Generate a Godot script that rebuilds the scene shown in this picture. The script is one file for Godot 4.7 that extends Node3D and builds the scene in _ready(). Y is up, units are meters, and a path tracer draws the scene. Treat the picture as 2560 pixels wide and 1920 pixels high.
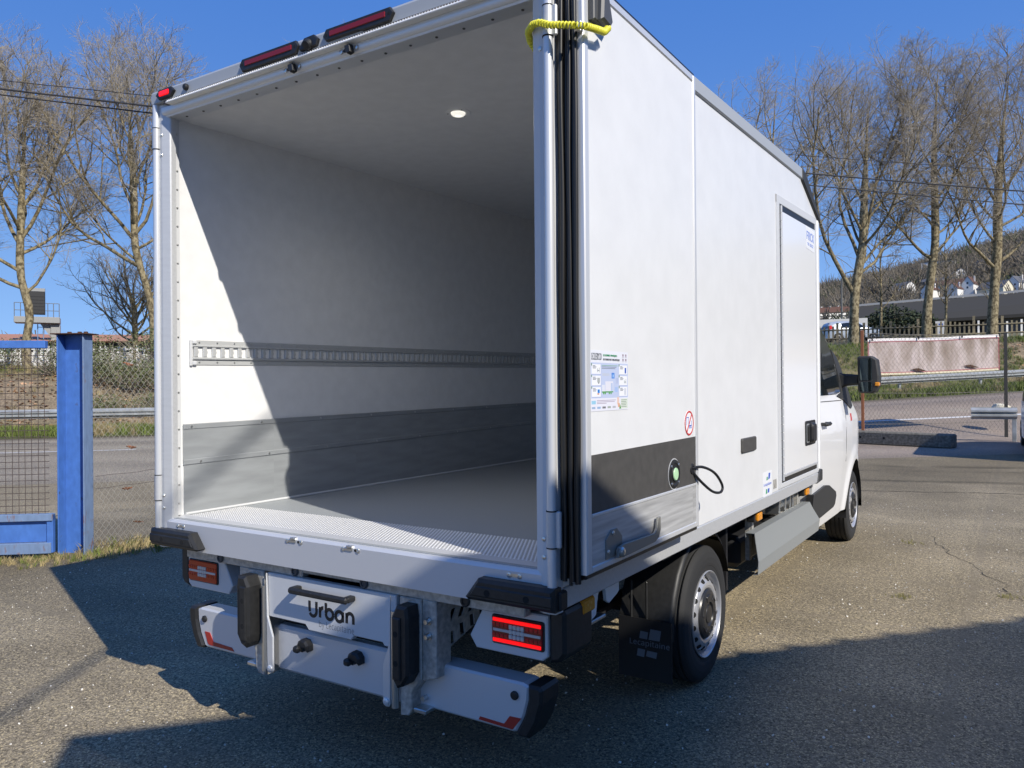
extends Node3D

# ---------------------------------------------------------------- mesh builder
class MB:
	var v := PackedVector3Array()
	var n := PackedVector3Array()
	var t := PackedVector2Array()
	var c := PackedColorArray()
	var col := Color.WHITE
	var xf := Transform3D()

	func pt(p: Vector3, nn: Vector3, uv := Vector2.ZERO) -> void:
		v.append(xf * p)
		n.append((xf.basis * nn).normalized())
		t.append(uv)
		c.append(col)

	# one triangle, wound so that it faces the way its normals point
	func tri3(a: Vector3, b: Vector3, d: Vector3, na: Vector3, nb: Vector3, nd: Vector3, ua := Vector2.ZERO, ub := Vector2.ZERO, ud := Vector2.ZERO) -> void:
		var flip := xf.basis.determinant() < 0.0
		var out := (b - a).cross(d - a).dot(na + nb + nd) > 0.0
		if out != flip:
			pt(a, na, ua); pt(d, nd, ud); pt(b, nb, ub)
		else:
			pt(a, na, ua); pt(b, nb, ub); pt(d, nd, ud)

	func tri(a: Vector3, b: Vector3, d: Vector3, hint: Vector3) -> void:
		var nn := (b - a).cross(d - a)
		if nn.length_squared() < 1e-16:
			return
		nn = nn.normalized()
		if nn.dot(hint) < 0.0:
			nn = -nn
		tri3(a, b, d, nn, nn, nn)

	func quad(a: Vector3, b: Vector3, d: Vector3, e: Vector3, hint: Vector3) -> void:
		tri(a, b, d, hint)
		tri(a, d, e, hint)

	func quad_uv(a: Vector3, b: Vector3, d: Vector3, e: Vector3, hint: Vector3) -> void:
		tri3(a, b, d, hint, hint, hint, Vector2(0, 1), Vector2(1, 1), Vector2(1, 0))
		tri3(a, d, e, hint, hint, hint, Vector2(0, 1), Vector2(1, 0), Vector2(0, 0))

	func box(o: Vector3, size: Vector3, bev := 0.0) -> void:
		var h := size * 0.5
		var b := minf(bev, minf(h.x, minf(h.y, h.z)) * 0.9)
		var P := func(ax: int, s: Vector3) -> Vector3:
			var q := Vector3(s.x * (h.x - b), s.y * (h.y - b), s.z * (h.z - b))
			q[ax] = s[ax] * h[ax]
			return o + q
		for ax in 3:
			var u := (ax + 1) % 3
			var w := (ax + 2) % 3
			for s in [-1.0, 1.0]:
				var q := []
				for k in [[-1, -1], [1, -1], [1, 1], [-1, 1]]:
					var sg := Vector3.ZERO
					sg[ax] = s; sg[u] = k[0]; sg[w] = k[1]
					q.append(P.call(ax, sg))
				var hint := Vector3.ZERO
				hint[ax] = s
				quad(q[0], q[1], q[2], q[3], hint)
			if b > 0.0:
				for s1 in [-1.0, 1.0]:
					for s2 in [-1.0, 1.0]:
						var m0 := Vector3.ZERO
						m0[u] = s1; m0[w] = s2; m0[ax] = -1
						var m1 := m0
						m1[ax] = 1
						var hint := Vector3.ZERO
						hint[u] = s1; hint[w] = s2
						quad(P.call(u, m0), P.call(u, m1), P.call(w, m1), P.call(w, m0), hint)
		if b > 0.0:
			for sx in [-1.0, 1.0]:
				for sy in [-1.0, 1.0]:
					for sz in [-1.0, 1.0]:
						var s := Vector3(sx, sy, sz)
						tri(P.call(0, s), P.call(1, s), P.call(2, s), s)

	# box between two corners
	func bb(a: Vector3, b: Vector3, bev := 0.0) -> void:
		box((a + b) * 0.5, (b - a).abs(), bev)

	# polygon in local xy, pushed from z0 to z1, the z1 edge chamfered
	func prism(poly: Array, z0: float, z1: float, bev := 0.0) -> void:
		var p := PackedVector2Array(poly)
		var m := p.size()
		var area := 0.0
		for i in m:
			area += p[i].cross(p[(i + 1) % m])
		if area < 0.0:
			p.reverse()
		var ins := PackedVector2Array()
		for i in m:
			var e0 := (p[i] - p[(i + m - 1) % m]).normalized()
			var e1 := (p[(i + 1) % m] - p[i]).normalized()
			var n0 := Vector2(-e0.y, e0.x)
			var n1 := Vector2(-e1.y, e1.x)
			var k := (n0 + n1) / maxf(0.35, 1.0 + n0.dot(n1))
			ins.append(p[i] + k * bev)
		var idx := Geometry2D.triangulate_polygon(p)
		var up := 1.0 if z1 > z0 else -1.0
		for i in range(0, idx.size(), 3):
			var a := [p[idx[i]], p[idx[i + 1]], p[idx[i + 2]]]
			var b := [ins[idx[i]], ins[idx[i + 1]], ins[idx[i + 2]]]
			tri(Vector3(a[0].x, a[0].y, z0), Vector3(a[1].x, a[1].y, z0), Vector3(a[2].x, a[2].y, z0), Vector3(0, 0, -up))
			tri(Vector3(b[0].x, b[0].y, z1), Vector3(b[1].x, b[1].y, z1), Vector3(b[2].x, b[2].y, z1), Vector3(0, 0, up))
		for i in m:
			var j := (i + 1) % m
			var e := (p[j] - p[i]).normalized()
			var hint := Vector3(e.y, -e.x, 0)
			var zb := z1 - up * bev
			quad(Vector3(p[i].x, p[i].y, z0), Vector3(p[j].x, p[j].y, z0), Vector3(p[j].x, p[j].y, zb), Vector3(p[i].x, p[i].y, zb), hint)
			if bev > 0.0:
				quad(Vector3(p[i].x, p[i].y, zb), Vector3(p[j].x, p[j].y, zb), Vector3(ins[j].x, ins[j].y, z1), Vector3(ins[i].x, ins[i].y, z1), hint + Vector3(0, 0, up))

	# round bar along a path; r is a number or one radius per point
	func tube(path: Array, r, sides := 8, caps := true) -> void:
		var m := path.size()
		var side := Vector3.ZERO
		var rings := []
		var dirs := []
		for i in m:
			var d: Vector3 = (path[mini(i + 1, m - 1)] - path[maxi(i - 1, 0)]).normalized()
			if i == 0:
				side = d.cross(Vector3.UP if absf(d.y) < 0.9 else Vector3.RIGHT).normalized()
			else:
				side = (side - d * side.dot(d)).normalized()
			var up := d.cross(side)
			var ring := []
			for k in sides:
				var a := TAU * k / sides
				ring.append(side * cos(a) + up * sin(a))
			rings.append(ring)
			dirs.append(d)
		for i in m - 1:
			var ra: float = r[i] if r is Array else r
			var rb: float = r[i + 1] if r is Array else r
			for k in sides:
				var j := (k + 1) % sides
				var a: Vector3 = path[i] + rings[i][k] * ra
				var b: Vector3 = path[i] + rings[i][j] * ra
				var d: Vector3 = path[i + 1] + rings[i + 1][j] * rb
				var e: Vector3 = path[i + 1] + rings[i + 1][k] * rb
				tri3(a, b, d, rings[i][k], rings[i][j], rings[i + 1][j])
				tri3(a, d, e, rings[i][k], rings[i + 1][j], rings[i + 1][k])
		if caps:
			for end in [0, m - 1]:
				var rr: float = r[end] if r is Array else r
				var hint: Vector3 = dirs[end] * (-1.0 if end == 0 else 1.0)
				for k in range(1, sides - 1):
					tri(path[end] + rings[end][0] * rr, path[end] + rings[end][k] * rr, path[end] + rings[end][k + 1] * rr, hint)

	func cyl(a: Vector3, b: Vector3, r: float, sides := 12) -> void:
		tube([a, b], r, sides)

	# profile of (radius, along) turned round the axis from o along d
	func lathe(o: Vector3, d: Vector3, prof: Array, seg := 32) -> void:
		d = d.normalized()
		var u := d.cross(Vector3.UP if absf(d.y) < 0.9 else Vector3.RIGHT).normalized()
		var w := d.cross(u)
		for i in prof.size() - 1:
			var p: Vector2 = prof[i]
			var q: Vector2 = prof[i + 1]
			var sl := q - p
			if sl.length() < 1e-6:
				continue
			var nr := Vector2(sl.y, -sl.x).normalized()
			for k in seg:
				var a0 := TAU * k / seg
				var a1 := TAU * (k + 1) / seg
				var c0 := u * cos(a0) + w * sin(a0)
				var c1 := u * cos(a1) + w * sin(a1)
				var n0 := c0 * nr.x + d * nr.y
				var n1 := c1 * nr.x + d * nr.y
				var A := o + c0 * p.x + d * p.y
				var B := o + c1 * p.x + d * p.y
				var C := o + c1 * q.x + d * q.y
				var D := o + c0 * q.x + d * q.y
				if p.x > 1e-6:
					tri3(A, B, C, n0, n1, n1)
				if q.x > 1e-6:
					tri3(A, C, D, n0, n1, n0)

	# rows of points with smooth normals; hint says which side is out
	func patch(rows: Array, hint: Vector3, uvs := 1.0) -> void:
		var R := rows.size()
		var C: int = rows[0].size()
		var nn := []
		for i in R:
			var line := []
			for j in C:
				var du: Vector3 = rows[i][mini(j + 1, C - 1)] - rows[i][maxi(j - 1, 0)]
				var dv: Vector3 = rows[mini(i + 1, R - 1)][j] - rows[maxi(i - 1, 0)][j]
				var k := du.cross(dv).normalized()
				line.append(k if k.dot(hint) >= 0.0 else -k)
			nn.append(line)
		for i in R - 1:
			for j in C - 1:
				var ua := Vector2(j, i) * uvs
				tri3(rows[i][j], rows[i][j + 1], rows[i + 1][j + 1], nn[i][j], nn[i][j + 1], nn[i + 1][j + 1], ua, ua + Vector2(uvs, 0), ua + Vector2(uvs, uvs))
				tri3(rows[i][j], rows[i + 1][j + 1], rows[i + 1][j], nn[i][j], nn[i + 1][j + 1], nn[i + 1][j], ua, ua + Vector2(uvs, uvs), ua + Vector2(0, uvs))

	func mesh(with_color := false) -> ArrayMesh:
		var a := []
		a.resize(Mesh.ARRAY_MAX)
		a[Mesh.ARRAY_VERTEX] = v
		a[Mesh.ARRAY_NORMAL] = n
		a[Mesh.ARRAY_TEX_UV] = t
		if with_color:
			a[Mesh.ARRAY_COLOR] = c
		var m := ArrayMesh.new()
		m.add_surface_from_arrays(Mesh.PRIMITIVE_TRIANGLES, a)
		return m

const SIDE := Basis(Vector3(0, 0, -1), Vector3(0, 1, 0), Vector3(1, 0, 0))  # local x runs forward, z out of the right-hand side

var M := {}
var used := {}
var rng := RandomNumberGenerator.new()
var fn := FastNoiseLite.new()

func v2(x: float, y: float) -> Vector2:
	return Vector2(x, y)

func v3(x: float, y: float, z: float) -> Vector3:
	return Vector3(x, y, z)

func side_mb(x: float) -> MB:
	var b := MB.new()
	b.xf = Transform3D(SIDE, Vector3(x, 0, 0))
	return b

func rect(x0: float, y0: float, x1: float, y1: float) -> Array:
	return [v2(x0, y0), v2(x1, y0), v2(x1, y1), v2(x0, y1)]

func rrect(x0: float, y0: float, x1: float, y1: float, r: float, k := 4) -> Array:
	var out := []
	for q in [[x1 - r, y1 - r, 0.0], [x0 + r, y1 - r, 90.0], [x0 + r, y0 + r, 180.0], [x1 - r, y0 + r, 270.0]]:
		for i in k + 1:
			var a := deg_to_rad(q[2] + 90.0 * i / k)
			out.append(v2(q[0] + r * cos(a), q[1] + r * sin(a)))
	return out

func disc(x: float, y: float, r: float, k := 20) -> Array:
	var out := []
	for i in k:
		out.append(v2(x + r * cos(TAU * i / k), y + r * sin(TAU * i / k)))
	return out

# ---------------------------------------------------------------- things and parts
func numbered(called: String) -> String:
	var k: int = used.get(called, 0)
	used[called] = k + 1
	return called if k == 0 else "%s_%03d" % [called, k]

func tag(o: Node, label: String, category: String, group := "", kind := "") -> void:
	o.set_meta("label", label)
	if category:
		o.set_meta("category", category)
	if group:
		o.set_meta("group", group)
	if kind:
		o.set_meta("kind", kind)

func thing(called: String, label: String, category: String, at := Vector3.ZERO, turn := 0.0, group := "") -> Node3D:
	var o := Node3D.new()
	o.name = numbered(called)
	add_child(o)
	o.position = at
	o.rotation.y = turn
	tag(o, label, category, group)
	return o

func put(called: String, shape, m: Material, parent: Node, with_color := false) -> MeshInstance3D:
	var o := MeshInstance3D.new()
	o.mesh = shape.mesh(with_color) if shape is MB else shape
	o.material_override = m
	o.name = called if parent != self else numbered(called)
	parent.add_child(o, true)
	return o

func stuff(o: Node) -> Node:
	o.set_meta("kind", "stuff")
	return o

func struct(o: Node) -> Node:
	o.set_meta("kind", "structure")
	return o

func swarm(called: String, shape: Mesh, m: Material, spots: Array, tints: Array, parent: Node) -> MultiMeshInstance3D:
	var mm := MultiMesh.new()
	mm.transform_format = MultiMesh.TRANSFORM_3D
	mm.use_colors = tints.size() > 0
	mm.mesh = shape
	mm.instance_count = spots.size()
	for i in spots.size():
		mm.set_instance_transform(i, spots[i])
		if tints.size():
			mm.set_instance_color(i, tints[i])
	var o := MultiMeshInstance3D.new()
	o.multimesh = mm
	o.material_override = m
	o.name = called if parent != self else numbered(called)
	parent.add_child(o, true)
	o.set_meta("kind", "stuff")
	return o

func letters(called: String, say: String, width: float, at: Vector3, basis: Basis, m: Material, parent: Node, weight := 400, tall := 0.0) -> MeshInstance3D:
	var f := SystemFont.new()
	f.font_names = PackedStringArray(["Droid Sans"])
	f.font_weight = weight
	var tm := TextMesh.new()
	tm.text = say
	tm.font = f
	tm.font_size = 64
	tm.pixel_size = 0.01
	tm.depth = 0.02
	tm.curve_step = 1.0
	var box := tm.get_aabb()
	var k := width / box.size.x
	var ky := k if tall == 0.0 else tall / box.size.y
	var o := MeshInstance3D.new()
	o.mesh = tm
	o.material_override = m
	o.name = called
	parent.add_child(o, true)
	var mid := box.position + box.size * 0.5
	o.transform = Transform3D(basis, at) * Transform3D(Basis.from_scale(Vector3(k, ky, 0.05)), Vector3(-mid.x * k, -mid.y * ky, 0.0))
	return o

# ---------------------------------------------------------------- materials (colours here are linear, real-world values)
func lin(r: float, g: float, b: float) -> Color:
	return Color(r, g, b).linear_to_srgb()

func mk(name: String, c: Color, rough := 0.6, metal := 0.0) -> StandardMaterial3D:
	var m := StandardMaterial3D.new()
	m.resource_name = name
	m.albedo_color = c
	m.roughness = rough
	m.metallic = metal
	M[name] = m
	return m

func noise_img(size: int, kind: int, freq: float, sd: int, oct := 4) -> Image:
	var f := FastNoiseLite.new()
	f.noise_type = kind
	f.seed = sd
	f.frequency = freq
	f.fractal_octaves = oct
	if kind == FastNoiseLite.TYPE_CELLULAR:
		f.fractal_type = FastNoiseLite.FRACTAL_NONE
		f.cellular_return_type = FastNoiseLite.RETURN_CELL_VALUE
	return f.get_seamless_image(size, size)

func tex(im: Image) -> ImageTexture:
	return ImageTexture.create_from_image(im)

# grey picture from noise, mapped lo..hi
func grain(size: int, freq: float, sd: int, lo: float, hi: float, oct := 4, stretch := Vector2i.ONE) -> Image:
	var im := noise_img(size, FastNoiseLite.TYPE_SIMPLEX_SMOOTH, freq, sd, oct)
	im.convert(Image.FORMAT_L8)
	var d := im.get_data()
	for i in d.size():
		d[i] = int(clampf(lo + (hi - lo) * d[i] / 255.0, 0.0, 1.0) * 255.0)
	im = Image.create_from_data(size, size, false, Image.FORMAT_L8, d)
	if stretch != Vector2i.ONE:
		im.resize(size * stretch.x, size * stretch.y)
		im.crop(size, size)
	im.convert(Image.FORMAT_RGB8)
	return im

func tri_map(m: StandardMaterial3D, scale: Vector3, world := true) -> void:
	m.uv1_triplanar = true
	m.uv1_world_triplanar = world
	m.uv1_scale = scale

func asphalt_image(size: int) -> Array:
	var a := noise_img(size, FastNoiseLite.TYPE_CELLULAR, 0.16, 3)
	var b := noise_img(size, FastNoiseLite.TYPE_CELLULAR, 0.33, 8)
	var e := noise_img(size, FastNoiseLite.TYPE_SIMPLEX_SMOOTH, 0.05, 5, 5)
	for q in [a, b, e]:
		q.convert(Image.FORMAT_L8)
	var da := a.get_data()
	var db := b.get_data()
	var de := e.get_data()
	var rgb := PackedByteArray()
	rgb.resize(size * size * 3)
	var hh := PackedByteArray()
	hh.resize(size * size)
	for i in size * size:
		var ca := da[i] / 255.0
		var cb := db[i] / 255.0
		var s := 0.42 + 0.17 * cb + 0.14 * ca + 0.22 * (de[i] / 255.0 - 0.5)
		var warm := 1.0
		if ca > 0.86:
			s += 0.09
			warm = 0.93
		elif ca < 0.12:
			s -= 0.07
		if cb > 0.955:
			s += 0.20
			warm = 0.95
		s = clampf(s, 0.06, 1.0)
		rgb[i * 3] = int(s * 255)
		rgb[i * 3 + 1] = int(s * (0.985 if warm == 1.0 else 0.975) * 255)
		rgb[i * 3 + 2] = int(s * (0.96 if warm == 1.0 else 0.90) * 255)
		hh[i] = int(clampf(0.25 + 0.45 * cb + 0.3 * ca, 0.0, 1.0) * 255)
	var bump := Image.create_from_data(size, size, false, Image.FORMAT_L8, hh)
	bump.convert(Image.FORMAT_RGB8)
	bump.bump_map_to_normal_map(2.0)
	return [Image.create_from_data(size, size, false, Image.FORMAT_RGB8, rgb), bump]

func materials() -> void:
	var m: StandardMaterial3D
	var asp := asphalt_image(1024)
	for q in [["asphalt", 0.75, 0.9], ["road_asphalt", 0.5, 0.85]]:
		m = mk(q[0], Color.WHITE, q[2])
		m.albedo_texture = tex(asp[0])
		m.normal_enabled = true
		m.normal_texture = tex(asp[1])
		m.normal_scale = 0.45
		m.vertex_color_use_as_albedo = true
		m.specular_mode = BaseMaterial3D.SPECULAR_SCHLICK_GGX
		m.metallic_specular = 0.3
		tri_map(m, Vector3.ONE * q[1])
	# truck
	var fine := grain(512, 0.03, 21, 0.95, 1.0, 4)
	m = mk("white_panel", lin(0.74, 0.745, 0.745), 0.32)
	m.albedo_texture = tex(grain(512, 0.012, 4, 0.97, 1.0, 4))
	tri_map(m, Vector3.ONE * 0.8)
	m.normal_enabled = true
	m.normal_texture = tex(wave_normal())
	m.normal_scale = 0.05
	m = mk("gloss_white", lin(0.84, 0.845, 0.85), 0.2)
	m.clearcoat_enabled = true
	m.clearcoat = 0.25
	m.clearcoat_roughness = 0.05
	m = mk("inner_white", lin(0.79, 0.79, 0.785), 0.42)
	m.albedo_texture = tex(grain(512, 0.02, 9, 0.96, 1.0, 5))
	tri_map(m, Vector3.ONE * 0.9)
	m = mk("cab_white", lin(0.86, 0.865, 0.87), 0.28)
	m.clearcoat_enabled = true
	m.clearcoat = 0.5
	m.clearcoat_roughness = 0.04
	m = mk("aluminium", lin(0.58, 0.59, 0.60), 0.42, 0.3)
	m.albedo_texture = tex(fine)
	tri_map(m, Vector3(0.5, 3.0, 3.0))
	m = mk("bright_aluminium", lin(0.70, 0.71, 0.72), 0.36, 0.4)
	m = mk("brushed", lin(0.72, 0.72, 0.71), 0.42, 0.3)
	m.albedo_texture = tex(grain(512, 0.03, 33, 0.74, 1.0, 5, Vector2i(8, 1)))
	tri_map(m, Vector3(1.0, 2.2, 1.0))
	m = mk("grey_paint", lin(0.37, 0.39, 0.41), 0.4)
	m = mk("silver_paint", lin(0.60, 0.61, 0.63), 0.38, 0.25)
	m = mk("pale_grey", lin(0.58, 0.59, 0.60), 0.4)
	m = mk("skirt_grey", lin(0.26, 0.275, 0.275), 0.45)
	m = mk("galvanised", lin(0.60, 0.58, 0.53), 0.45, 0.25)
	m.albedo_texture = tex(grain(512, 0.025, 41, 0.72, 1.0, 5))
	tri_map(m, Vector3.ONE * 2.5)
	m = mk("kick_metal", lin(0.38, 0.40, 0.415), 0.40, 0.25)
	m.albedo_texture = tex(grain(512, 0.02, 51, 0.90, 1.0, 4, Vector2i(6, 1)))
	tri_map(m, Vector3(1.6, 1.6, 1.6))
	m = mk("latch_grey", lin(0.26, 0.255, 0.23), 0.4, 0.4)
	m = mk("rail_zinc", lin(0.50, 0.51, 0.51), 0.42, 0.2)
	m = mk("poster_ink", lin(0.14, 0.15, 0.17), 0.5)
	m = mk("zinc", lin(0.62, 0.62, 0.60), 0.28, 0.9)
	m = mk("rubber", lin(0.012, 0.012, 0.013), 0.55)
	m = mk("gasket_rubber", lin(0.014, 0.0135, 0.013), 0.38)
	m = mk("black_plastic", lin(0.022, 0.022, 0.022), 0.5)
	m.albedo_texture = tex(grain(256, 0.03, 61, 0.7, 1.0, 4))
	tri_map(m, Vector3.ONE * 4.0)
	m = mk("trim_plastic", lin(0.03, 0.031, 0.032), 0.6)
	m = mk("tyre", lin(0.022, 0.022, 0.022), 0.8)
	m = mk("wheel_silver", lin(0.55, 0.55, 0.56), 0.32, 0.55)
	m = mk("hub_black", lin(0.02, 0.02, 0.021), 0.35)
	m = mk("dark_hole", lin(0.008, 0.008, 0.008), 0.9)
	m = mk("dark_metal", lin(0.02, 0.02, 0.022), 0.6, 0.2)
	m = mk("kick_grey", lin(0.078, 0.074, 0.068), 0.55)
	m.albedo_texture = tex(grain(512, 0.02, 71, 0.86, 1.0, 5))
	tri_map(m, Vector3.ONE * 1.5)
	m = mk("floor_grey", lin(0.50, 0.53, 0.55), 0.5)
	m.albedo_texture = tex(grain(512, 0.35, 81, 0.66, 1.0, 3))
	tri_map(m, Vector3.ONE * 2.0)
	m = mk("tread", lin(0.46, 0.46, 0.46), 0.5, 0.2)
	m = mk("tread_bead", lin(0.80, 0.80, 0.79), 0.45, 0.2)
	m = mk("led_strip", lin(0.85, 0.85, 0.83), 0.35)
	m = mk("brown_strip", lin(0.16, 0.12, 0.10), 0.6)
	m = mk("red_lens", lin(0.22, 0.012, 0.014), 0.12)
	m = mk("orange_lens", lin(0.50, 0.045, 0.012), 0.15)
	m = mk("clear_lens", lin(0.55, 0.54, 0.53), 0.1)
	m = mk("bright_red", lin(0.55, 0.02, 0.02), 0.3)
	m = mk("red_tape", lin(0.40, 0.03, 0.02), 0.4)
	m = mk("lit_red", lin(0.6, 0.01, 0.015), 0.2)
	m.emission_enabled = true
	m.emission = Color(1.0, 0.03, 0.05)
	m.emission_energy_multiplier = 0.85
	m = mk("lamp_glow", lin(0.8, 0.8, 0.78), 0.3)
	m.emission_enabled = true
	m.emission = Color(1.0, 0.98, 0.93)
	m.emission_energy_multiplier = 0.7
	m = mk("amber", lin(0.70, 0.27, 0.02), 0.12)
	m = mk("amber_core", lin(0.75, 0.36, 0.06), 0.2)
	m = mk("coil_yellow", lin(0.78, 0.74, 0.06), 0.4)
	m = mk("grey_box", lin(0.07, 0.073, 0.078), 0.5)
	m = mk("ink", lin(0.012, 0.012, 0.014), 0.5)
	m = mk("grey_ink", lin(0.035, 0.04, 0.045), 0.5)
	m = mk("flap_ink", lin(0.16, 0.18, 0.21), 0.5)
	m = mk("blue_ink", lin(0.03, 0.10, 0.50), 0.5)
	m = mk("sticker_blue", lin(0.16, 0.25, 0.60), 0.5)
	m = mk("green_ink", lin(0.05, 0.30, 0.14), 0.5)
	m = mk("pale_green", lin(0.45, 0.70, 0.42), 0.35)
	m = mk("paper", lin(0.80, 0.81, 0.83), 0.35)
	m = mk("window_tint", lin(0.012, 0.016, 0.018), 0.04)
	m.metallic_specular = 0.8
	m = mk("mirror_glass", lin(0.10, 0.13, 0.13), 0.03, 0.9)
	# yard and street
	m = mk("blue_paint", lin(0.075, 0.20, 0.58), 0.5)
	m.albedo_texture = tex(rust_image(512, 0.06, 91))
	tri_map(m, Vector3(0.9, 0.45, 0.9))
	m = mk("blue_faded", lin(0.20, 0.29, 0.46), 0.6)
	m.albedo_texture = tex(rust_image(512, 0.14, 97))
	tri_map(m, Vector3(1.6, 0.35, 1.6))
	m = mk("rust", lin(0.13, 0.060, 0.034), 0.85)
	m.albedo_texture = tex(grain(256, 0.04, 101, 0.55, 1.0, 5))
	tri_map(m, Vector3.ONE * 2.0)
	m = mk("rust_orange", lin(0.26, 0.10, 0.045), 0.85)
	m = mk("rusty_wire", lin(0.10, 0.075, 0.065), 0.7, 0.2)
	m = mk("fence_wire", lin(0.46, 0.43, 0.36), 0.5, 0.3)
	m = mk("fence_wire_far", lin(0.20, 0.18, 0.15), 0.6, 0.2)
	m = mk("dark_post", lin(0.05, 0.048, 0.042), 0.75)
	m = mk("concrete", lin(0.30, 0.275, 0.22), 0.9)
	m.albedo_texture = tex(grain(512, 0.03, 111, 0.5, 1.0, 6))
	tri_map(m, Vector3.ONE * 0.8)
	m = mk("rail_steel", lin(0.55, 0.56, 0.54), 0.42, 0.4)
	m.albedo_texture = tex(grain(256, 0.02, 121, 0.75, 1.0, 4))
	tri_map(m, Vector3.ONE * 0.5)
	m = mk("banner", Color.WHITE, 0.75)
	m.albedo_texture = tex(banner_image(512, 160))
	m.backlight_enabled = true
	m.backlight = Color(0.15, 0.15, 0.15)
	m = mk("dry_leaf", lin(0.28, 0.11, 0.045), 0.8)
	m = mk("crack", lin(0.055, 0.047, 0.036), 0.95)
	m = mk("white_line", lin(0.62, 0.60, 0.57), 0.7)
	m = mk("bark", lin(0.33, 0.295, 0.215), 0.9)
	m.vertex_color_use_as_albedo = true
	m.albedo_texture = tex(bark_image(512))
	tri_map(m, Vector3(0.8, 0.5, 0.8))
	m = mk("twig", lin(0.37, 0.32, 0.245), 0.9)
	m = mk("twig_grey", lin(0.30, 0.26, 0.21), 0.9)
	m = mk("bush_leaf", lin(0.13, 0.155, 0.06), 0.7)
	m.vertex_color_use_as_albedo = true
	m.backlight_enabled = true
	m.backlight = Color(0.25, 0.3, 0.1)
	m = mk("grass", Color.WHITE, 0.8)
	m.vertex_color_use_as_albedo = true
	m = mk("soil", Color.WHITE, 0.95)
	m.vertex_color_use_as_albedo = true
	m.albedo_texture = tex(grain(512, 0.06, 131, 0.45, 1.0, 6))
	tri_map(m, Vector3.ONE * 0.35)
	m = mk("hill_soil", Color.WHITE, 1.0)
	m.vertex_color_use_as_albedo = true
	m = mk("hill_tree", Color.WHITE, 1.0)
	m.vertex_color_use_as_albedo = true
	m = mk("render_white", lin(0.72, 0.70, 0.66), 0.85)
	m = mk("render_cream", lin(0.66, 0.61, 0.47), 0.85)
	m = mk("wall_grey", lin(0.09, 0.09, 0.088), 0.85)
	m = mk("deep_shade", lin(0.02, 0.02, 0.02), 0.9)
	m = mk("roof_tile", lin(0.17, 0.085, 0.06), 0.9)
	m.albedo_texture = tex(grain(256, 0.1, 141, 0.6, 1.0, 4))
	tri_map(m, Vector3.ONE * 0.3)
	m = mk("orange_tile", lin(0.42, 0.20, 0.12), 0.9)
	m = mk("roof_slate", lin(0.10, 0.105, 0.12), 0.8)
	m = mk("metal_roof", lin(0.045, 0.042, 0.036), 0.9, 0.0)
	m = mk("glass_far", lin(0.03, 0.035, 0.045), 0.15)
	m = mk("wood_paling", lin(0.34, 0.29, 0.19), 0.9)
	m.albedo_texture = tex(grain(256, 0.05, 151, 0.6, 1.0, 4))
	tri_map(m, Vector3(2, 0.3, 2))
	m = mk("white_paling", lin(0.74, 0.73, 0.70), 0.8)
	m = mk("car_silver", lin(0.45, 0.50, 0.56), 0.3, 0.3)
	m.clearcoat_enabled = true
	m.clearcoat = 0.8
	m = mk("lamp_pole", lin(0.16, 0.16, 0.15), 0.6, 0.3)
	m = mk("gantry_grey", lin(0.30, 0.30, 0.29), 0.7)
	m = mk("sign_black", lin(0.02, 0.02, 0.021), 0.6)
	m = mk("cable", lin(0.015, 0.015, 0.018), 0.7)
	m = mk("shed_wall", lin(0.42, 0.41, 0.39), 0.8)
	m = mk("conifer", lin(0.045, 0.06, 0.03), 0.9)
	m.vertex_color_use_as_albedo = true

func wave_normal() -> Image:
	var im := noise_img(256, FastNoiseLite.TYPE_SIMPLEX_SMOOTH, 0.008, 17, 2)
	im.convert(Image.FORMAT_RGB8)
	im.bump_map_to_normal_map(6.0)
	return im

# white where the paint is whole, brown in chips and runs (multiplies the paint)
func rust_image(size: int, share: float, sd: int) -> Image:
	var a := noise_img(size, FastNoiseLite.TYPE_SIMPLEX_SMOOTH, 0.03, sd, 6)
	var b := noise_img(size, FastNoiseLite.TYPE_SIMPLEX_SMOOTH, 0.006, sd + 1, 4)
	b.resize(size, size * 4)
	b.crop(size, size)
	a.convert(Image.FORMAT_L8)
	b.convert(Image.FORMAT_L8)
	var da := a.get_data()
	var db := b.get_data()
	var out := PackedByteArray()
	out.resize(size * size * 3)
	for i in size * size:
		var k := 0.6 * da[i] / 255.0 + 0.4 * db[i] / 255.0
		var f := smoothstep(0.80 - share, 0.86 - share * 0.6, k)
		var tone := 0.82 + 0.18 * da[i] / 255.0
		var cc := Color(tone, tone, tone).lerp(Color(1.0, 0.40, 0.10), f * 0.85)
		out[i * 3] = int(cc.r * 255)
		out[i * 3 + 1] = int(cc.g * 255)
		out[i * 3 + 2] = int(cc.b * 255)
	return Image.create_from_data(size, size, false, Image.FORMAT_RGB8, out)

func bark_image(size: int) -> Image:
	var a := noise_img(size, FastNoiseLite.TYPE_CELLULAR, 0.03, 6)
	var b := noise_img(size, FastNoiseLite.TYPE_SIMPLEX_SMOOTH, 0.02, 7, 5)
	a.convert(Image.FORMAT_L8)
	b.convert(Image.FORMAT_L8)
	var da := a.get_data()
	var db := b.get_data()
	var out := PackedByteArray()
	out.resize(size * size * 3)
	for i in size * size:
		var k := 0.45 * da[i] / 255.0 + 0.55 * db[i] / 255.0
		var cc := Color(0.52, 0.48, 0.40).lerp(Color(1.0, 0.97, 0.88), smoothstep(0.3, 0.66, k))
		out[i * 3] = int(cc.r * 255)
		out[i * 3 + 1] = int(cc.g * 255)
		out[i * 3 + 2] = int(cc.b * 255)
	return Image.create_from_data(size, size, false, Image.FORMAT_RGB8, out)

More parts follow.
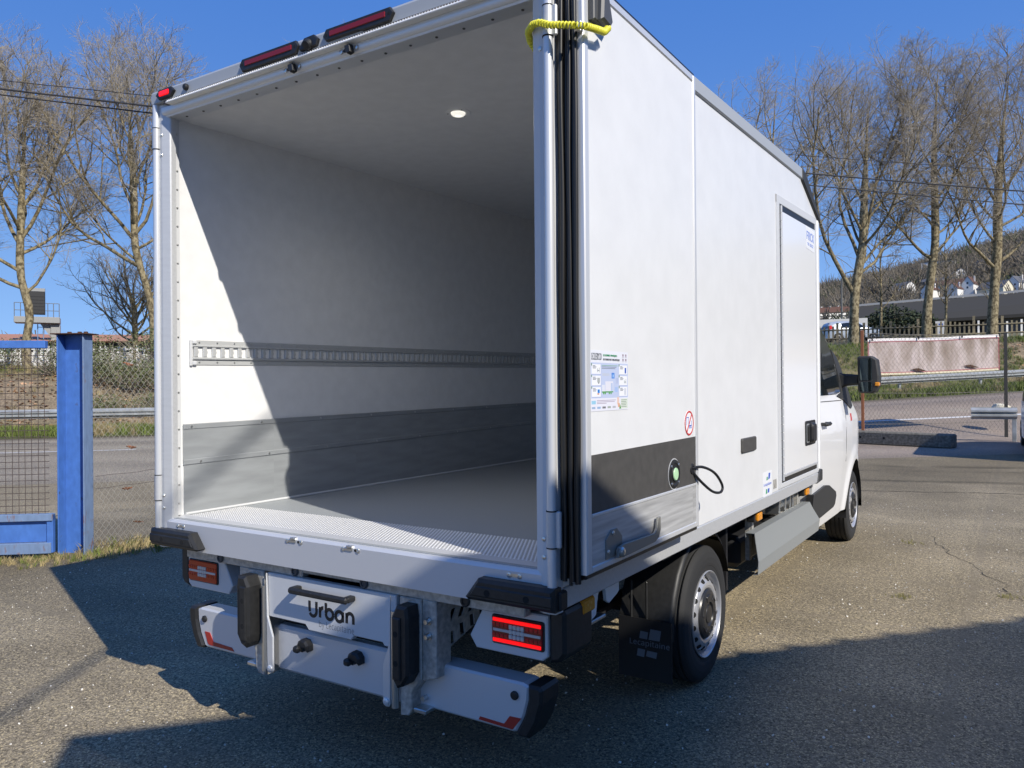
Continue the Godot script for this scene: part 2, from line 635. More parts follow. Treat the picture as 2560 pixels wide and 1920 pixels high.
# faded pink canvas with dirt running down from the hem
func banner_image(w: int, h: int) -> Image:
	var im := Image.create(w, h, false, Image.FORMAT_RGB8)
	var f := FastNoiseLite.new()
	f.seed = 5
	f.frequency = 0.012
	for y in h:
		for x in w:
			var d := clampf(0.5 + 0.9 * f.get_noise_2d(x * 1.3, y * 0.35), 0.0, 1.0) * clampf(1.25 - 0.85 * y / h, 0.0, 1.0)
			var g := 0.04 * f.get_noise_2d(x * 6.0, y * 6.0)
			var cc := Color(0.80, 0.745, 0.73).lerp(Color(0.50, 0.44, 0.38), d * 0.95)
			if y < 12:
				cc = Color(0.90, 0.88, 0.87)
			elif y < 17 or x < 4 or x > w - 6:
				cc = cc.lerp(Color(0.55, 0.16, 0.22), 0.55)
			elif y > h - 9:
				cc = Color(0.88, 0.84, 0.72)
			elif y > h - 13:
				cc = cc.lerp(Color(0.66, 0.25, 0.30), 0.6)
			im.set_pixel(x, y, Color(cc.r + g, cc.g + g, cc.b + g))
	return im

# ================================================================ the delivery truck
const HW := 1.087     # half outer width of the box
const RISE := 0.033   # the box roof climbs a little towards the cab

func poster_image() -> Image:
	var w := 300
	var h := 208
	var im := Image.create(w, h, false, Image.FORMAT_RGB8)
	im.fill(Color(0.93, 0.94, 0.97))
	im.fill_rect(Rect2i(2, 42, 296, 122), Color(0.78, 0.82, 0.93))
	im.fill_rect(Rect2i(2, 166, 296, 40), Color(0.93, 0.93, 0.97))
	var ink := Color(0.42, 0.45, 0.50)
	im.fill_rect(Rect2i(6, 30, 74, 2), ink)
	for k in 2:
		for j in 2:
			im.fill_rect(Rect2i(252 + 24 * k, 8 + 16 * j, 12, 8), Color(0.62, 0.55, 0.60))
			im.fill_rect(Rect2i(250 + 24 * k, 18 + 16 * j, 16, 2), Color(0.7, 0.68, 0.72))
	for s in 2:
		for r in 3:
			var x := 8 + 216 * s
			var y := 48 + 39 * r
			im.fill_rect(Rect2i(x + 1, y + 1, 70, 34), Color(0.66, 0.70, 0.84))
			im.fill_rect(Rect2i(x, y, 69, 33), Color(0.97, 0.975, 0.985))
			im.fill_rect(Rect2i(x - 3, y - 3, 7, 8), Color(0.45, 0.58, 0.48))
			for l in 3:
				im.fill_rect(Rect2i(x + 9, y + 4 + 4 * l, 20 + (l * 7) % 11, 2), ink)
			if s == 0 and r == 2:
				im.fill_rect(Rect2i(x + 44, y + 8, 16, 12), Color(0.12, 0.52, 0.88))
				im.fill_rect(Rect2i(x + 42, y + 20, 14, 6), Color(0.86, 0.66, 0.58))
			elif s == 1 and r == 0:
				im.fill_rect(Rect2i(x + 48, y + 9, 12, 20), Color(0.20, 0.36, 0.74))
			elif s == 0 and r == 1:
				im.fill_rect(Rect2i(x + 42, y + 7, 20, 16), Color(0.70, 0.72, 0.72))
				im.fill_rect(Rect2i(x + 48, y + 23, 9, 4), Color(0.5, 0.52, 0.52))
			elif s == 1 and r == 2:
				for l in 3:
					im.fill_rect(Rect2i(x + 44 + 6 * l, y + 5, 2, 24), Color(0.5, 0.56, 0.68))
			else:
				im.fill_rect(Rect2i(x + 42, y + 14, 3, 13), Color(0.55, 0.62, 0.58))
				im.fill_rect(Rect2i(x + 42, y + 20, 18, 3), Color(0.58, 0.60, 0.66))
				im.fill_rect(Rect2i(x + 56, y + 11, 3, 17), Color(0.55, 0.62, 0.58))
	for l in 3:
		im.fill_rect(Rect2i(84, 50 + 5 * l, 128 - 10 * l, 2), [Color(0.45, 0.66, 0.52), ink, ink][l])
	for l in 7:
		im.fill_rect(Rect2i(92 + 8 * l, 78, 2, 9), Color(0.80, 0.78, 0.66))
	im.fill_rect(Rect2i(162, 76, 24, 20), Color(0.32, 0.55, 0.88))
	im.fill_rect(Rect2i(170, 82, 10, 10), Color(0.66, 0.80, 0.96))
	im.fill_rect(Rect2i(198, 94, 3, 20), Color(0.6, 0.64, 0.78))
	im.fill_rect(Rect2i(210, 94, 3, 20), Color(0.6, 0.64, 0.78))
	im.fill_rect(Rect2i(86, 118, 22, 24), Color(0.90, 0.91, 0.95))
	im.fill_rect(Rect2i(112, 106, 62, 34), Color(0.91, 0.91, 0.95))
	im.fill_rect(Rect2i(156, 112, 14, 28), Color(0.74, 0.80, 0.92))
	im.fill_rect(Rect2i(188, 126, 24, 18), Color(0.68, 0.78, 0.94))
	im.fill_rect(Rect2i(84, 141, 90, 4), Color(0.30, 0.62, 0.26))
	for x in [94, 106, 138, 152]:
		im.fill_rect(Rect2i(x, 145, 9, 6), Color(0.36, 0.64, 0.32))
	im.fill_rect(Rect2i(6, 172, 32, 12), Color(0.62, 0.82, 0.92))
	for l in 3:
		im.fill_rect(Rect2i(46, 171 + 5 * l, [150, 140, 74][l], 2), Color(0.66, 0.60, 0.68))
	for k in 5:
		im.fill_rect(Rect2i(8 + 40 * k, 193, 26, 7), [Color(0.62, 0.72, 0.84), Color(0.60, 0.72, 0.86), Color(0.5, 0.5, 0.52), Color(0.66, 0.70, 0.66), Color(0.74, 0.74, 0.76)][k])
	im.fill_rect(Rect2i(236, 168, 60, 36), Color(0.88, 0.91, 0.86))
	for l in 5:
		im.fill_rect(Rect2i(240, 172 + 6 * l, 48 - (l * 5) % 9, 2), Color(0.50, 0.58, 0.50))
	im.fill_rect(Rect2i(206, 162, 16, 26), Color(0.93, 0.80, 0.74))
	im.fill_rect(Rect2i(212, 184, 16, 14), Color(0.90, 0.70, 0.58))
	for l in 16:
		im.fill_rect(Rect2i(230 - l / 2, 188 + l, 1 + l, 1), Color(0.34, 0.62, 0.30))
	return im

func picture(called: String, im: Image, x: float, z0: float, z1: float, y0: float, y1: float, parent: Node, rough := 0.4) -> Node:
	var m := StandardMaterial3D.new()
	m.albedo_texture = tex(im)
	m.albedo_color = Color(0.93, 0.93, 0.93)
	m.roughness = rough
	var b := MB.new()
	b.quad_uv(v3(x, y0, z0), v3(x, y0, z1), v3(x, y1, z1), v3(x, y1, z0), Vector3.RIGHT)
	return put(called, b, m, parent)

# a wheel whose outer side looks along +x (side 1) or -x (side -1)
func wheel(o: Vector3, side: float, parent: Node, R := 0.35, called := "wheel", turn := 0.0) -> Node3D:
	var w := Node3D.new()
	w.name = called
	parent.add_child(w, true)
	w.position = o
	w.rotation.x = turn
	var d := Vector3(side, 0, 0)
	var k := R / 0.35
	var tw := 0.225 * k
	var prof := []
	prof.append(v2(0.215 * k, -tw))
	for q in [[0.25, 0.012], [0.30, 0.006], [0.328, 0.012], [0.343, 0.026]]:
		prof.append(v2(q[0] * k, -tw + q[1] * k))
	for g in 4:
		var at := -tw + (0.052 + 0.040 * g) * k
		for q in [[0.3495, 0.0], [0.3495, 0.022], [0.341, 0.024], [0.341, 0.036], [0.3495, 0.039]]:
			prof.append(v2(q[0] * k, at + q[1] * k - 0.012 * k))
	for q in [[0.3485, -0.030], [0.342, -0.020], [0.330, -0.009], [0.318, -0.004], [0.29, 0.001], [0.262, 0.001], [0.25, -0.001], [0.246, -0.003], [0.232, -0.005], [0.221, -0.008], [0.2175, -0.014]]:
		prof.append(v2(q[0] * k, q[1] * k))
	var b := MB.new()
	b.lathe(Vector3.ZERO, d, prof, 64)
	put("tyre", b, M.tyre, w)
	b = MB.new()
	prof = []
	for q in [[0.2172, -0.05], [0.2185, -0.012], [0.2225, -0.004], [0.2225, 0.001], [0.219, 0.003], [0.2145, -0.002], [0.211, -0.012], [0.207, -0.022], [0.204, -0.05], [0.202, -0.066], [0.197, -0.066], [0.192, -0.044], [0.185, -0.024], [0.175, -0.011], [0.162, -0.003], [0.147, 0.0], [0.134, -0.003], [0.122, -0.016], [0.0, -0.016]]:
		prof.append(v2(q[0] * k, q[1] * k))
	b.lathe(Vector3.ZERO, d, prof, 56)
	put("rim", b, M.wheel_silver, w)
	b = MB.new()
	for i in 16:
		var a := TAU * (i + 0.5) / 16
		var u := v3(0, cos(a), sin(a))
		var nn := (d * 0.74 + u * 0.67).normalized()
		b.xf = Transform3D(Basis(d.cross(u), (nn.cross(d.cross(u))).normalized(), nn), u * 0.1765 * k + d * -0.0135 * k)
		b.prism(disc(0, 0, 0.0145 * k, 14), -0.006, 0.003)
	b.xf = Transform3D()
	stuff(put("vent_holes", b, M.dark_hole, w))
	b = MB.new()
	prof = []
	for q in [[0.128, -0.020], [0.128, -0.004], [0.122, 0.004], [0.105, 0.010], [0.086, 0.012], [0.062, 0.012], [0.056, 0.002], [0.048, 0.002], [0.044, 0.010], [0.0, 0.012]]:
		prof.append(v2(q[0] * k, q[1] * k))
	b.lathe(Vector3.ZERO, d, prof, 40)
	for i in 6:
		var a := TAU * i / 6 + 0.2
		var u := v3(0, cos(a), sin(a))
		b.xf = Transform3D(Basis(d.cross(u), u, d), Vector3.ZERO)
		b.box(v3(0, 0.098, 0.011) * k, v3(0.05, 0.010, 0.008) * k, 0.003)
		b.box(v3(0.020, 0.085, 0.011) * k, v3(0.008, 0.028, 0.008) * k, 0.002)
	b.xf = Transform3D()
	put("hub_cap", b, M.hub_black, w)
	return w

func amber_light(o: Vector3, parent: Node) -> void:
	var l := Node3D.new()
	l.name = "side_marker_light"
	parent.add_child(l, true)
	l.position = o
	var b := side_mb(0)
	b.prism(rrect(-0.062, -0.032, 0.062, 0.032, 0.012), -0.05, 0.0, 0.006)
	put("housing", b, M.black_plastic, l)
	b = side_mb(0)
	b.prism(rrect(-0.046, -0.026, 0.046, 0.026, 0.010), 0.0, 0.016, 0.006)
	put("lens", b, M.amber, l)
	b = side_mb(0)
	for k in [[-0.014, 0.004], [0.004, -0.010], [0.012, 0.008], [-0.002, 0.012]]:
		b.prism(disc(k[0], k[1], 0.006, 6), 0.015, 0.0172)
	stuff(put("facets", b, M.amber_core, l))

func truck() -> Node3D:
	var T := thing("box_truck", "white refrigerated box truck standing open at the back beside the blue gate", "truck")
	var b: MB
	var roof := func(z: float) -> float: return 2.958 - RISE * z
	var ceil := func(z: float) -> float: return 2.845 - 0.026 * z
	# ---------- box shell
	b = MB.new()
	b.bb(v3(-1.03, 0.885, -0.012), v3(1.03, 0.938, -4.03))
	put("floor", b, M.floor_grey, T)
	var tread := MB.new()
	tread.bb(v3(-1.0, 0.9395, -0.07), v3(1.0, 0.942, -0.40))
	var tp := put("tread_plate", tread, M.tread, T)
	b = MB.new()
	for i in 118:
		for j in 20:
			var x := -0.985 + i * 0.0167 + (0.00835 if j % 2 else 0.0)
			var z := -0.082 - j * 0.0163
			b.tri(v3(x - 0.0062, 0.942, z), v3(x, 0.9448, z), v3(x, 0.942, z + 0.0042), v3(-0.3, 1, 0.3))
			b.tri(v3(x + 0.0062, 0.942, z), v3(x, 0.9448, z), v3(x, 0.942, z + 0.0042), v3(0.3, 1, 0.3))
			b.tri(v3(x - 0.0062, 0.942, z), v3(x, 0.9448, z), v3(x, 0.942, z - 0.0042), v3(-0.3, 1, -0.3))
			b.tri(v3(x + 0.0062, 0.942, z), v3(x, 0.9448, z), v3(x, 0.942, z - 0.0042), v3(0.3, 1, -0.3))
	stuff(put("tread_studs", b, M.tread_bead, tp))
	for s in [-1.0, 1.0]:
		b = side_mb(0.0)
		# wall panel, its front top corner cut back like the roof
		var w := [v2(0.03, 0.88), v2(4.085, 0.88), v2(4.085, 2.806), v2(4.03, 2.83), v2(3.52, 3.06), v2(0.03, roof.call(-0.03) - 0.02)]
		if s > 0:
			b.prism(w, 1.032, HW)
		else:
			b.prism(w, -1.032, -HW)
		put("side_wall", b, M.white_panel, T)
		b = side_mb(0.0)
		var lw := [v2(0.03, 0.94), v2(4.03, 0.94), v2(4.03, 2.80), v2(3.6, ceil.call(-3.6) + 0.01), v2(0.03, ceil.call(-0.03) + 0.01)]
		b.prism(lw, s * 1.0315, s * 1.03)
		put("inner_lining", b, M.inner_white, T)
		# roof edge profile, in grey
		b = side_mb(0.0)
		var e0 := 0.0
		b.prism([v2(e0, roof.call(0.0) - 0.07), v2(3.515, 2.997), v2(3.515, 3.074), v2(e0, roof.call(0.0))], s * (HW - 0.05), s * (HW + 0.012), 0.006)
		put("roof_rail", b, M.grey_paint, T)
		b = side_mb(0.0)
		b.prism([v2(3.515, 2.99), v2(3.515, 3.082), v2(3.62, 3.055), v2(4.06, 2.84), v2(4.10, 2.80), v2(4.085, 2.775), v2(4.03, 2.80)], s * (HW - 0.06), s * (HW + 0.016), 0.008)
		put("roof_corner_trim", b, M.trim_plastic, T)
		# bottom profile of the body
		b = side_mb(0.0)
		b.prism(rect(0.0, 0.806, 4.02, 0.878), s * (HW - 0.06), s * (HW + 0.004), 0.004)
		put("sub_rail", b, M.aluminium, T)
		b = side_mb(0.0)
		b.prism([v2(3.935, 0.80), v2(4.105, 0.81), v2(4.11, 0.895), v2(4.04, 0.90), v2(3.985, 0.878)], s * (HW - 0.05), s * (HW + 0.012), 0.006)
		put("corner_bracket", b, M.trim_plastic, T)
		# front corner post
		b = MB.new()
		b.bb(v3(s * 1.06, 0.90, -4.03), v3(s * 1.094, 2.80, -4.085), 0.008)
		put("corner_post", b, M.cab_white, T)
	b = MB.new()
	var h0: float = roof.call(0.0) - 0.004
	b.patch([[v3(-1.06, h0, 0.0), v3(1.06, h0, 0.0)], [v3(-1.06, 3.07, -3.515), v3(1.06, 3.07, -3.515)]], Vector3.UP)
	b.patch([[v3(-1.06, 3.07, -3.515), v3(1.06, 3.07, -3.515)], [v3(-1.06, 2.80, -4.09), v3(1.06, 2.80, -4.09)]], Vector3(0, 1, -1))
	put("roof", b, M.white_panel, T)
	b = MB.new()
	b.patch([[v3(-1.032, ceil.call(0.0), -0.03), v3(1.032, ceil.call(0.0), -0.03)], [v3(-1.032, ceil.call(-4.03), -4.03), v3(1.032, ceil.call(-4.03), -4.03)]], Vector3.DOWN)
	put("ceiling", b, M.inner_white, T)
	b = MB.new()
	b.bb(v3(-1.06, 0.88, -4.03), v3(1.06, 2.80, -4.085))
	put("front_wall", b, M.inner_white, T)
	# ---------- rear frame
	for s in [-1.0, 1.0]:
		var q := Node3D.new()
		q.name = "rear_post"
		T.add_child(q, true)
		b = MB.new()
		b.xf = Transform3D(Basis(Vector3(1, 0, 0), Vector3(0, 0, -1), Vector3(0, 1, 0)), Vector3(0, 0.80, 0))
		var sec := []
		for p in [[1.005, 0.036], [1.005, 0.012], [1.009, 0.006], [1.043, -0.012], [1.062, -0.013], [1.087, -0.008], [1.089, 0.036]]:
			sec.append(v2(s * p[0], p[1]))
		b.prism(sec, 0.0, 2.1)
		put("post_profile", b, M.aluminium if s < 0 else M.pale_grey, q)
		b = MB.new()
		b.cyl(v3(s * 1.079, 0.89, 0.016), v3(s * 1.079, 2.90, 0.016), 0.0165, 18)
		put("hinge_tube", b, M.bright_aluminium, q)
		# step of the inner lining with its rivets
		b = MB.new()
		b.bb(v3(s * 1.018, 0.945, -0.062), v3(s * 1.0297, 2.84, -0.034))
		put("inner_profile", b, M.pale_grey, q)
		b = MB.new()
		for i in 21:
			b.lathe(v3(s * 1.018, 1.0 + i * 0.0885, -0.050), v3(-s, 0, 0), [v2(0.0058, 0), v2(0.005, 0.002), v2(0.0, 0.0034)], 8)
		for y in [2.755, 2.66, 1.045, 0.985]:
			b.lathe(v3(s * 1.046, y, 0.0122), v3(0, 0, 1), [v2(0.009, 0), v2(0.0075, 0.003), v2(0.0, 0.005)], 10)
		stuff(put("rivets", b, M.zinc, q))
		for hy in [[1.02, 1.14], [2.69, 2.79]]:
			b = MB.new()
			b.cyl(v3(s * 1.079, hy[0], 0.016), v3(s * 1.079, hy[1], 0.016), 0.0185, 18)
			b.bb(v3(s * 1.086, hy[0], 0.006), v3(s * 1.112, hy[1], 0.020), 0.003)
			put("hinge", b, M.aluminium, q)
		b = MB.new()
		for hy in [1.02, 1.14, 2.69, 2.79]:
			b.cyl(v3(s * 1.079, hy - 0.002, 0.016), v3(s * 1.079, hy + 0.002, 0.016), 0.0189, 18)
		stuff(put("hinge_gaps", b, M.dark_hole, q))
	# header over the opening
	b = MB.new()
	b.xf = Transform3D(Basis(Vector3(0, 0, -1), Vector3(0, 1, 0), Vector3(1, 0, 0)), Vector3.ZERO)
	b.prism([v2(0.03, 2.905), v2(0.03, 2.966), v2(-0.012, 2.966), v2(-0.026, 2.960), v2(-0.032, 2.950), v2(-0.032, 2.903), v2(-0.022, 2.900)], -1.092, 1.092, 0.006)
	put("header_panel", b, M.grey_paint, T)
	b = MB.new()
	b.bb(v3(-1.0, 2.889, -0.03), v3(1.02, 2.902, 0.0305))
	put("seal_strip", b, M.brown_strip, T)
	b = MB.new()
	b.bb(v3(-0.965, 2.880, -0.03), v3(1.02, 2.8885, 0.046), 0.003)
	var teeth := 150
	for i in teeth:
		var x := -0.96 + i * 1.96 / teeth
		b.prism([v2(x, 2.8885), v2(x + 0.0105, 2.8885), v2(x + 0.0052, 2.8945)], 0.010, 0.043)
	put("brush_strip", b, M.led_strip, T)
	b = MB.new()
	b.xf = Transform3D(Basis(Vector3(0, 0, -1), Vector3(0, 1, 0), Vector3(1, 0, 0)), Vector3.ZERO)
	var hp := [v2(0.03, 2.8805), v2(-0.016, 2.8805)]
	for i in 8:
		var a := deg_to_rad(90.0 * i / 7)
		hp.append(v2(-0.016 + 0.022 * (1.0 - cos(a)) * 0.6, 2.872 - 0.026 * sin(a)))
	hp.append(v2(0.0, 2.838)); hp.append(v2(0.075, 2.840)); hp.append(v2(0.075, 2.86)); hp.append(v2(0.03, 2.87))
	b.prism(hp, -1.04, 1.04)
	var head := put("header_profile", b, M.bright_aluminium, T)
	b = MB.new()
	for i in 16:
		b.lathe(v3(-0.93 + i * 0.125, 2.839, -0.045), v3(0, -1, 0), [v2(0.006, 0), v2(0.005, 0.003), v2(0, 0.004)], 8)
	stuff(put("rivets", b, M.grey_box, head))
	for x in [-0.135, 0.185]:
		var lt := Node3D.new()
		lt.name = "door_latch"
		T.add_child(lt, true)
		lt.position = v3(x, 2.862, 0.0185)
		b = MB.new()
		for dx in [-0.040, 0.040]:
			b.lathe(v3(dx, 0.002, -0.002), v3(0, 0, 1), [v2(0.010, 0), v2(0.009, 0.004), v2(0.004, 0.005), v2(0.004, 0.003), v2(0, 0.003)], 12)
		stuff(put("screws", b, M.zinc, lt))
		b = MB.new()
		b.prism(rrect(-0.028, -0.005, 0.022, 0.007, 0.005), -0.01, 0.0012)
		b.prism([v2(-0.004, 0.010), v2(0.024, 0.012), v2(0.030, -0.020), v2(0.012, -0.024), v2(-0.002, -0.008)], 0.0, 0.022, 0.003)
		put("hook", b, M.black_plastic, lt)
	# lights across the header
	for s in [-1.0, 1.0]:
		var l := Node3D.new()
		l.name = "top_marker_light"
		T.add_child(l, true)
		l.position = v3(s * 0.972, 2.930, 0.032)
		b = MB.new()
		b.prism([v2(-0.072, 0), v2(-0.046, 0.023), v2(0.046, 0.023), v2(0.072, 0), v2(0.046, -0.023), v2(-0.046, -0.023)], -0.004, 0.013, 0.004)
		put("housing", b, M.black_plastic, l)
		b = MB.new()
		b.prism(rrect(-0.038, -0.011, 0.034, 0.013, 0.005), 0.012, 0.018, 0.003)
		put("lens", b, M.lit_red, l)
	for s in [-1.0, 1.0]:
		var l := Node3D.new()
		l.name = "stop_light_bar"
		T.add_child(l, true)
		l.position = v3(s * 0.253, 2.931, 0.032)
		b = MB.new()
		b.prism([v2(-0.185, 0.002), v2(-0.166, 0.027), v2(0.166, 0.027), v2(0.185, 0.002), v2(0.166, -0.027), v2(-0.166, -0.027)] if s < 0 else [v2(-0.185, 0.002), v2(-0.166, 0.027), v2(0.166, 0.027), v2(0.185, 0.002), v2(0.166, -0.027), v2(0.03, -0.027), v2(0.01, -0.021), v2(-0.166, -0.021)], -0.004, 0.012, 0.004)
		put("housing", b, M.black_plastic, l)
		b = MB.new()
		b.prism(rrect(-0.145, -0.008, 0.145, 0.014, 0.003), 0.011, 0.0155, 0.002)
		put("lens", b, M.red_lens, l)
		b = MB.new()
		for dx in [-0.162, 0.162]:
			b.prism(disc(dx, 0.002, 0.006, 10), 0.010, 0.0126)
		stuff(put("screw_holes", b, M.dark_hole, l))
	b = MB.new()
	b.prism([v2(-0.070, -0.012), v2(-0.036, 0.024), v2(0.018, 0.026), v2(0.044, 0.004), v2(0.034, -0.022), v2(-0.058, -0.024)], 0.028, 0.047, 0.005)
	b.xf = Transform3D(Basis(), v3(-0.014, 2.924, 0.0))
	b.lathe(v3(0, -0.010, 0.040), v3(0, -0.5, 0.85), [v2(0.024, 0), v2(0.022, 0.014), v2(0.017, 0.02), v2(0, 0.021)], 16)
	var cam_p := MB.new()
	cam_p.xf = Transform3D(Basis(), v3(0, 2.930, 0))
	cam_p.prism([v2(-0.070, -0.012), v2(-0.036, 0.024), v2(0.018, 0.026), v2(0.044, 0.004), v2(0.034, -0.022), v2(-0.058, -0.024)], 0.028, 0.045, 0.004)
	cam_p.lathe(v3(-0.014, -0.006, 0.038), v3(0, -0.5, 0.85), [v2(0.024, 0), v2(0.022, 0.014), v2(0.017, 0.02), v2(0, 0.021)], 16)
	put("reversing_camera", cam_p, M.black_plastic, T)
	b = MB.new()
	b.lathe(v3(-0.818, 2.927, 0.031), v3(0, 0, 1), [v2(0.015, 0), v2(0.015, 0.012), v2(0.011, 0.017), v2(0, 0.018)], 16)
	put("door_stop", b, M.rubber, T)
	# ---------- sill
	b = MB.new()
	b.xf = Transform3D(Basis(Vector3(0, 0, -1), Vector3(0, 1, 0), Vector3(1, 0, 0)), Vector3.ZERO)
	b.prism([v2(-0.004, 0.802), v2(-0.006, 0.922), v2(0.004, 0.934), v2(0.07, 0.9425), v2(0.09, 0.9425), v2(0.09, 0.802)], -1.034, 1.034)
	var sill := put("sill", b, M.silver_paint, T)
	b = MB.new()
	for x in [-0.925, 0.925]:
		for dx in [-0.021, 0.021]:
			b.lathe(v3(x + dx, 0.908, 0.005), v3(0, 0, 1), [v2(0.010, 0), v2(0.009, 0.003), v2(0.004, 0.004), v2(0.004, 0.002), v2(0, 0.002)], 10)
		b.bb(v3(x - 0.014, 0.902, 0.004), v3(x + 0.014, 0.914, 0.0065))
	for x in [-0.156, 0.165]:
		for dx in [-0.040, 0.040]:
			b.lathe(v3(x + dx, 0.914, 0.005), v3(0, 0, 1), [v2(0.010, 0), v2(0.009, 0.004), v2(0.004, 0.005), v2(0, 0.004)], 10)
		b.bb(v3(x - 0.034, 0.909, 0.004), v3(x + 0.010, 0.921, 0.010), 0.002)
		b.bb(v3(x - 0.020, 0.921, -0.02), v3(x + 0.012, 0.931, 0.014), 0.002)
	for i in 15:
		b.lathe(v3(-0.93 + i * 0.133, 0.9345, -0.018), v3(0, 1, 0.1), [v2(0.005, 0), v2(0.004, 0.002), v2(0, 0.003)], 8)
	stuff(put("keepers", b, M.zinc, sill))
	b = MB.new()
	for x in [-0.138, 0.183]:
		b.prism(rrect(x, 0.909, x + 0.030, 0.919, 0.004), 0.004, 0.0066)
	stuff(put("keeper_slots", b, M.dark_hole, sill))
	# galvanised cross member under the sill, with its bolts
	b = MB.new()
	b.bb(v3(-0.94, 0.757, -0.075), v3(-0.155, 0.7995, -0.035), 0.003)
	b.bb(v3(0.185, 0.757, -0.075), v3(0.94, 0.7995, -0.035), 0.003)
	b.bb(v3(-0.155, 0.776, -0.075), v3(0.185, 0.7995, -0.035), 0.003)
	put("cross_member", b, M.galvanised, T)
	for x in [-0.689, -0.197, 0.197, 0.689]:
		b = MB.new()
		b.lathe(v3(x, 0.779, -0.034), v3(0, 0, 1), [v2(0.021, 0), v2(0.021, 0.004), v2(0.016, 0.008), v2(0.011, 0.008), v2(0.010, 0.004), v2(0, 0.004)], 18)
		put("bolt", b, M.grey_box if x < 0.5 else M.black_plastic, T)
	# ---------- rubber bumpers on the corners
	for s in [-1.0, 1.0]:
		var bp := Node3D.new()
		bp.name = "corner_bumper"
		T.add_child(bp, true)
		b = MB.new()
		b.prism([v2(s * 1.102, 0.892), v2(s * 0.80, 0.892), v2(s * 0.745, 0.822), v2(s * 0.755, 0.814), v2(s * 1.102, 0.814)], 0.0, 0.052, 0.012)
		b.prism([v2(s * 1.098, 0.868), v2(s * 0.795, 0.868), v2(s * 0.770, 0.832), v2(s * 1.098, 0.832)], 0.048, 0.056, 0.004)
		b.bb(v3(s * 1.089, 0.815, 0.02), v3(s * 1.112, 0.878, -0.03), 0.006)
		put("pad", b, M.black_plastic, bp)
		b = MB.new()
		for x in [1.001, 0.845]:
			b.prism(disc(s * x, 0.848, 0.012, 14), 0.04, 0.0568)
		stuff(put("bolt_holes", b, M.dark_hole, bp))
	# ---------- tail lamps
	for s in [-1.0, 1.0]:
		var q := Node3D.new()
		q.name = "tail_lamp"
		T.add_child(q, true)
		q.position = v3(s * 0.88, 0.685, -0.085)
		if s > 0:
			q.set_meta("label", "lit right tail lamp with two glowing red bars")
		b = MB.new()
		var X := func(x: float) -> float: return s * (x - 0.88)
		b.prism([v2(X.call(1.0), 0.075), v2(X.call(0.735), 0.075), v2(X.call(0.671), -0.043), v2(X.call(0.699), -0.084), v2(X.call(0.978), -0.084), v2(X.call(1.0), -0.066)], -0.16, 0.0, 0.004)
		put("bracket_plate", b, M.pale_grey, q)
		b = MB.new()
		b.prism([v2(X.call(1.001), 0.098), v2(X.call(1.058), 0.098), v2(X.call(1.066), 0.085), v2(X.call(1.066), -0.05), v2(X.call(1.045), -0.078), v2(X.call(1.001), -0.09)], -0.20, -0.004, 0.012)
		put("end_cap", b, M.black_plastic, q)
		b = MB.new()
		b.prism(rrect(-0.109, -0.052, 0.109, 0.052, 0.010), -0.002, 0.006, 0.003)
		put("lamp_rim", b, M.black_plastic, q)
		b = MB.new()
		b.prism(rrect(-0.104, -0.047, 0.104, 0.047, 0.008), 0.005, 0.011, 0.003)
		put("lens", b, M.red_lens if s > 0 else M.orange_lens, q)
		b = MB.new()
		b.bb(v3(-0.098, -0.005, 0.0095), v3(0.098, 0.005, 0.0135), 0.001)
		for i in 4:
			for j in 3:
				b.box(v3(-0.024 + i * 0.016, -0.017 + j * 0.017, 0.012), v3(0.0148, 0.0155, 0.006), 0.002)
		stuff(put("clear_segments", b, M.clear_lens, q))
		b = MB.new()
		for i in 12:
			for y in [-0.018, 0.018]:
				var fx := -0.096 + i * 0.0175
				if absf(fx) > 0.036:
					b.box(v3(fx, y, 0.0115), v3(0.0135, 0.013, 0.004), 0.002)
		stuff(put("facets", b, M.bright_red if s > 0 else M.orange_lens, q))
		if s > 0:
			for y in [-0.036, 0.036]:
				b = MB.new()
				b.bb(v3(-0.100, y - 0.0065, 0.0095), v3(0.100, y + 0.0065, 0.0135), 0.002)
				put("light_bar", b, M.lit_red, q)
	# ---------- underrun bar
	var bar := Node3D.new()
	bar.name = "underrun_bar"
	T.add_child(bar, true)
	for s in [-1.0, 1.0]:
		b = MB.new()
		var pf := []
		for k in [[0.34, 0.335], [0.34, 0.512], [0.90, 0.512], [0.925, 0.503], [0.922, 0.455], [0.905, 0.395], [0.872, 0.336], [0.860, 0.332]]:
			pf.append(v2(s * k[0], k[1]))
		b.prism(pf, -0.17, -0.08, 0.008)
		put("bar_half", b, M.silver_paint, bar)
		b = MB.new()
		pf = []
		for k in [[0.924, 0.512], [0.972, 0.512], [0.982, 0.500], [0.980, 0.455], [0.958, 0.385], [0.925, 0.325], [0.880, 0.325], [0.874, 0.338], [0.906, 0.396], [0.923, 0.455]]:
			pf.append(v2(s * k[0], k[1]))
		b.prism(pf, -0.19, -0.072, 0.010)
		put("end_cap", b, M.black_plastic, bar)
		b = MB.new()
		pf = []
		for k in [[0.715, 0.356], [0.806, 0.358], [0.850, 0.364], [0.868, 0.388], [0.897, 0.388], [0.862, 0.343], [0.850, 0.338], [0.712, 0.346]]:
			pf.append(v2(s * k[0], k[1]))
		if s > 0:
			pf = [v2(0.712, 0.345), v2(0.718, 0.357), v2(0.822, 0.354), v2(0.846, 0.386), v2(0.894, 0.388), v2(0.858, 0.342)]
		else:
			pf = [v2(-0.655, 0.347), v2(-0.672, 0.362), v2(-0.806, 0.366), v2(-0.832, 0.405), v2(-0.868, 0.405), v2(-0.846, 0.352), v2(-0.834, 0.347)]
		b.prism(pf, -0.0805, -0.0775)
		put("reflector", b, M.red_tape, bar)
		b = MB.new()
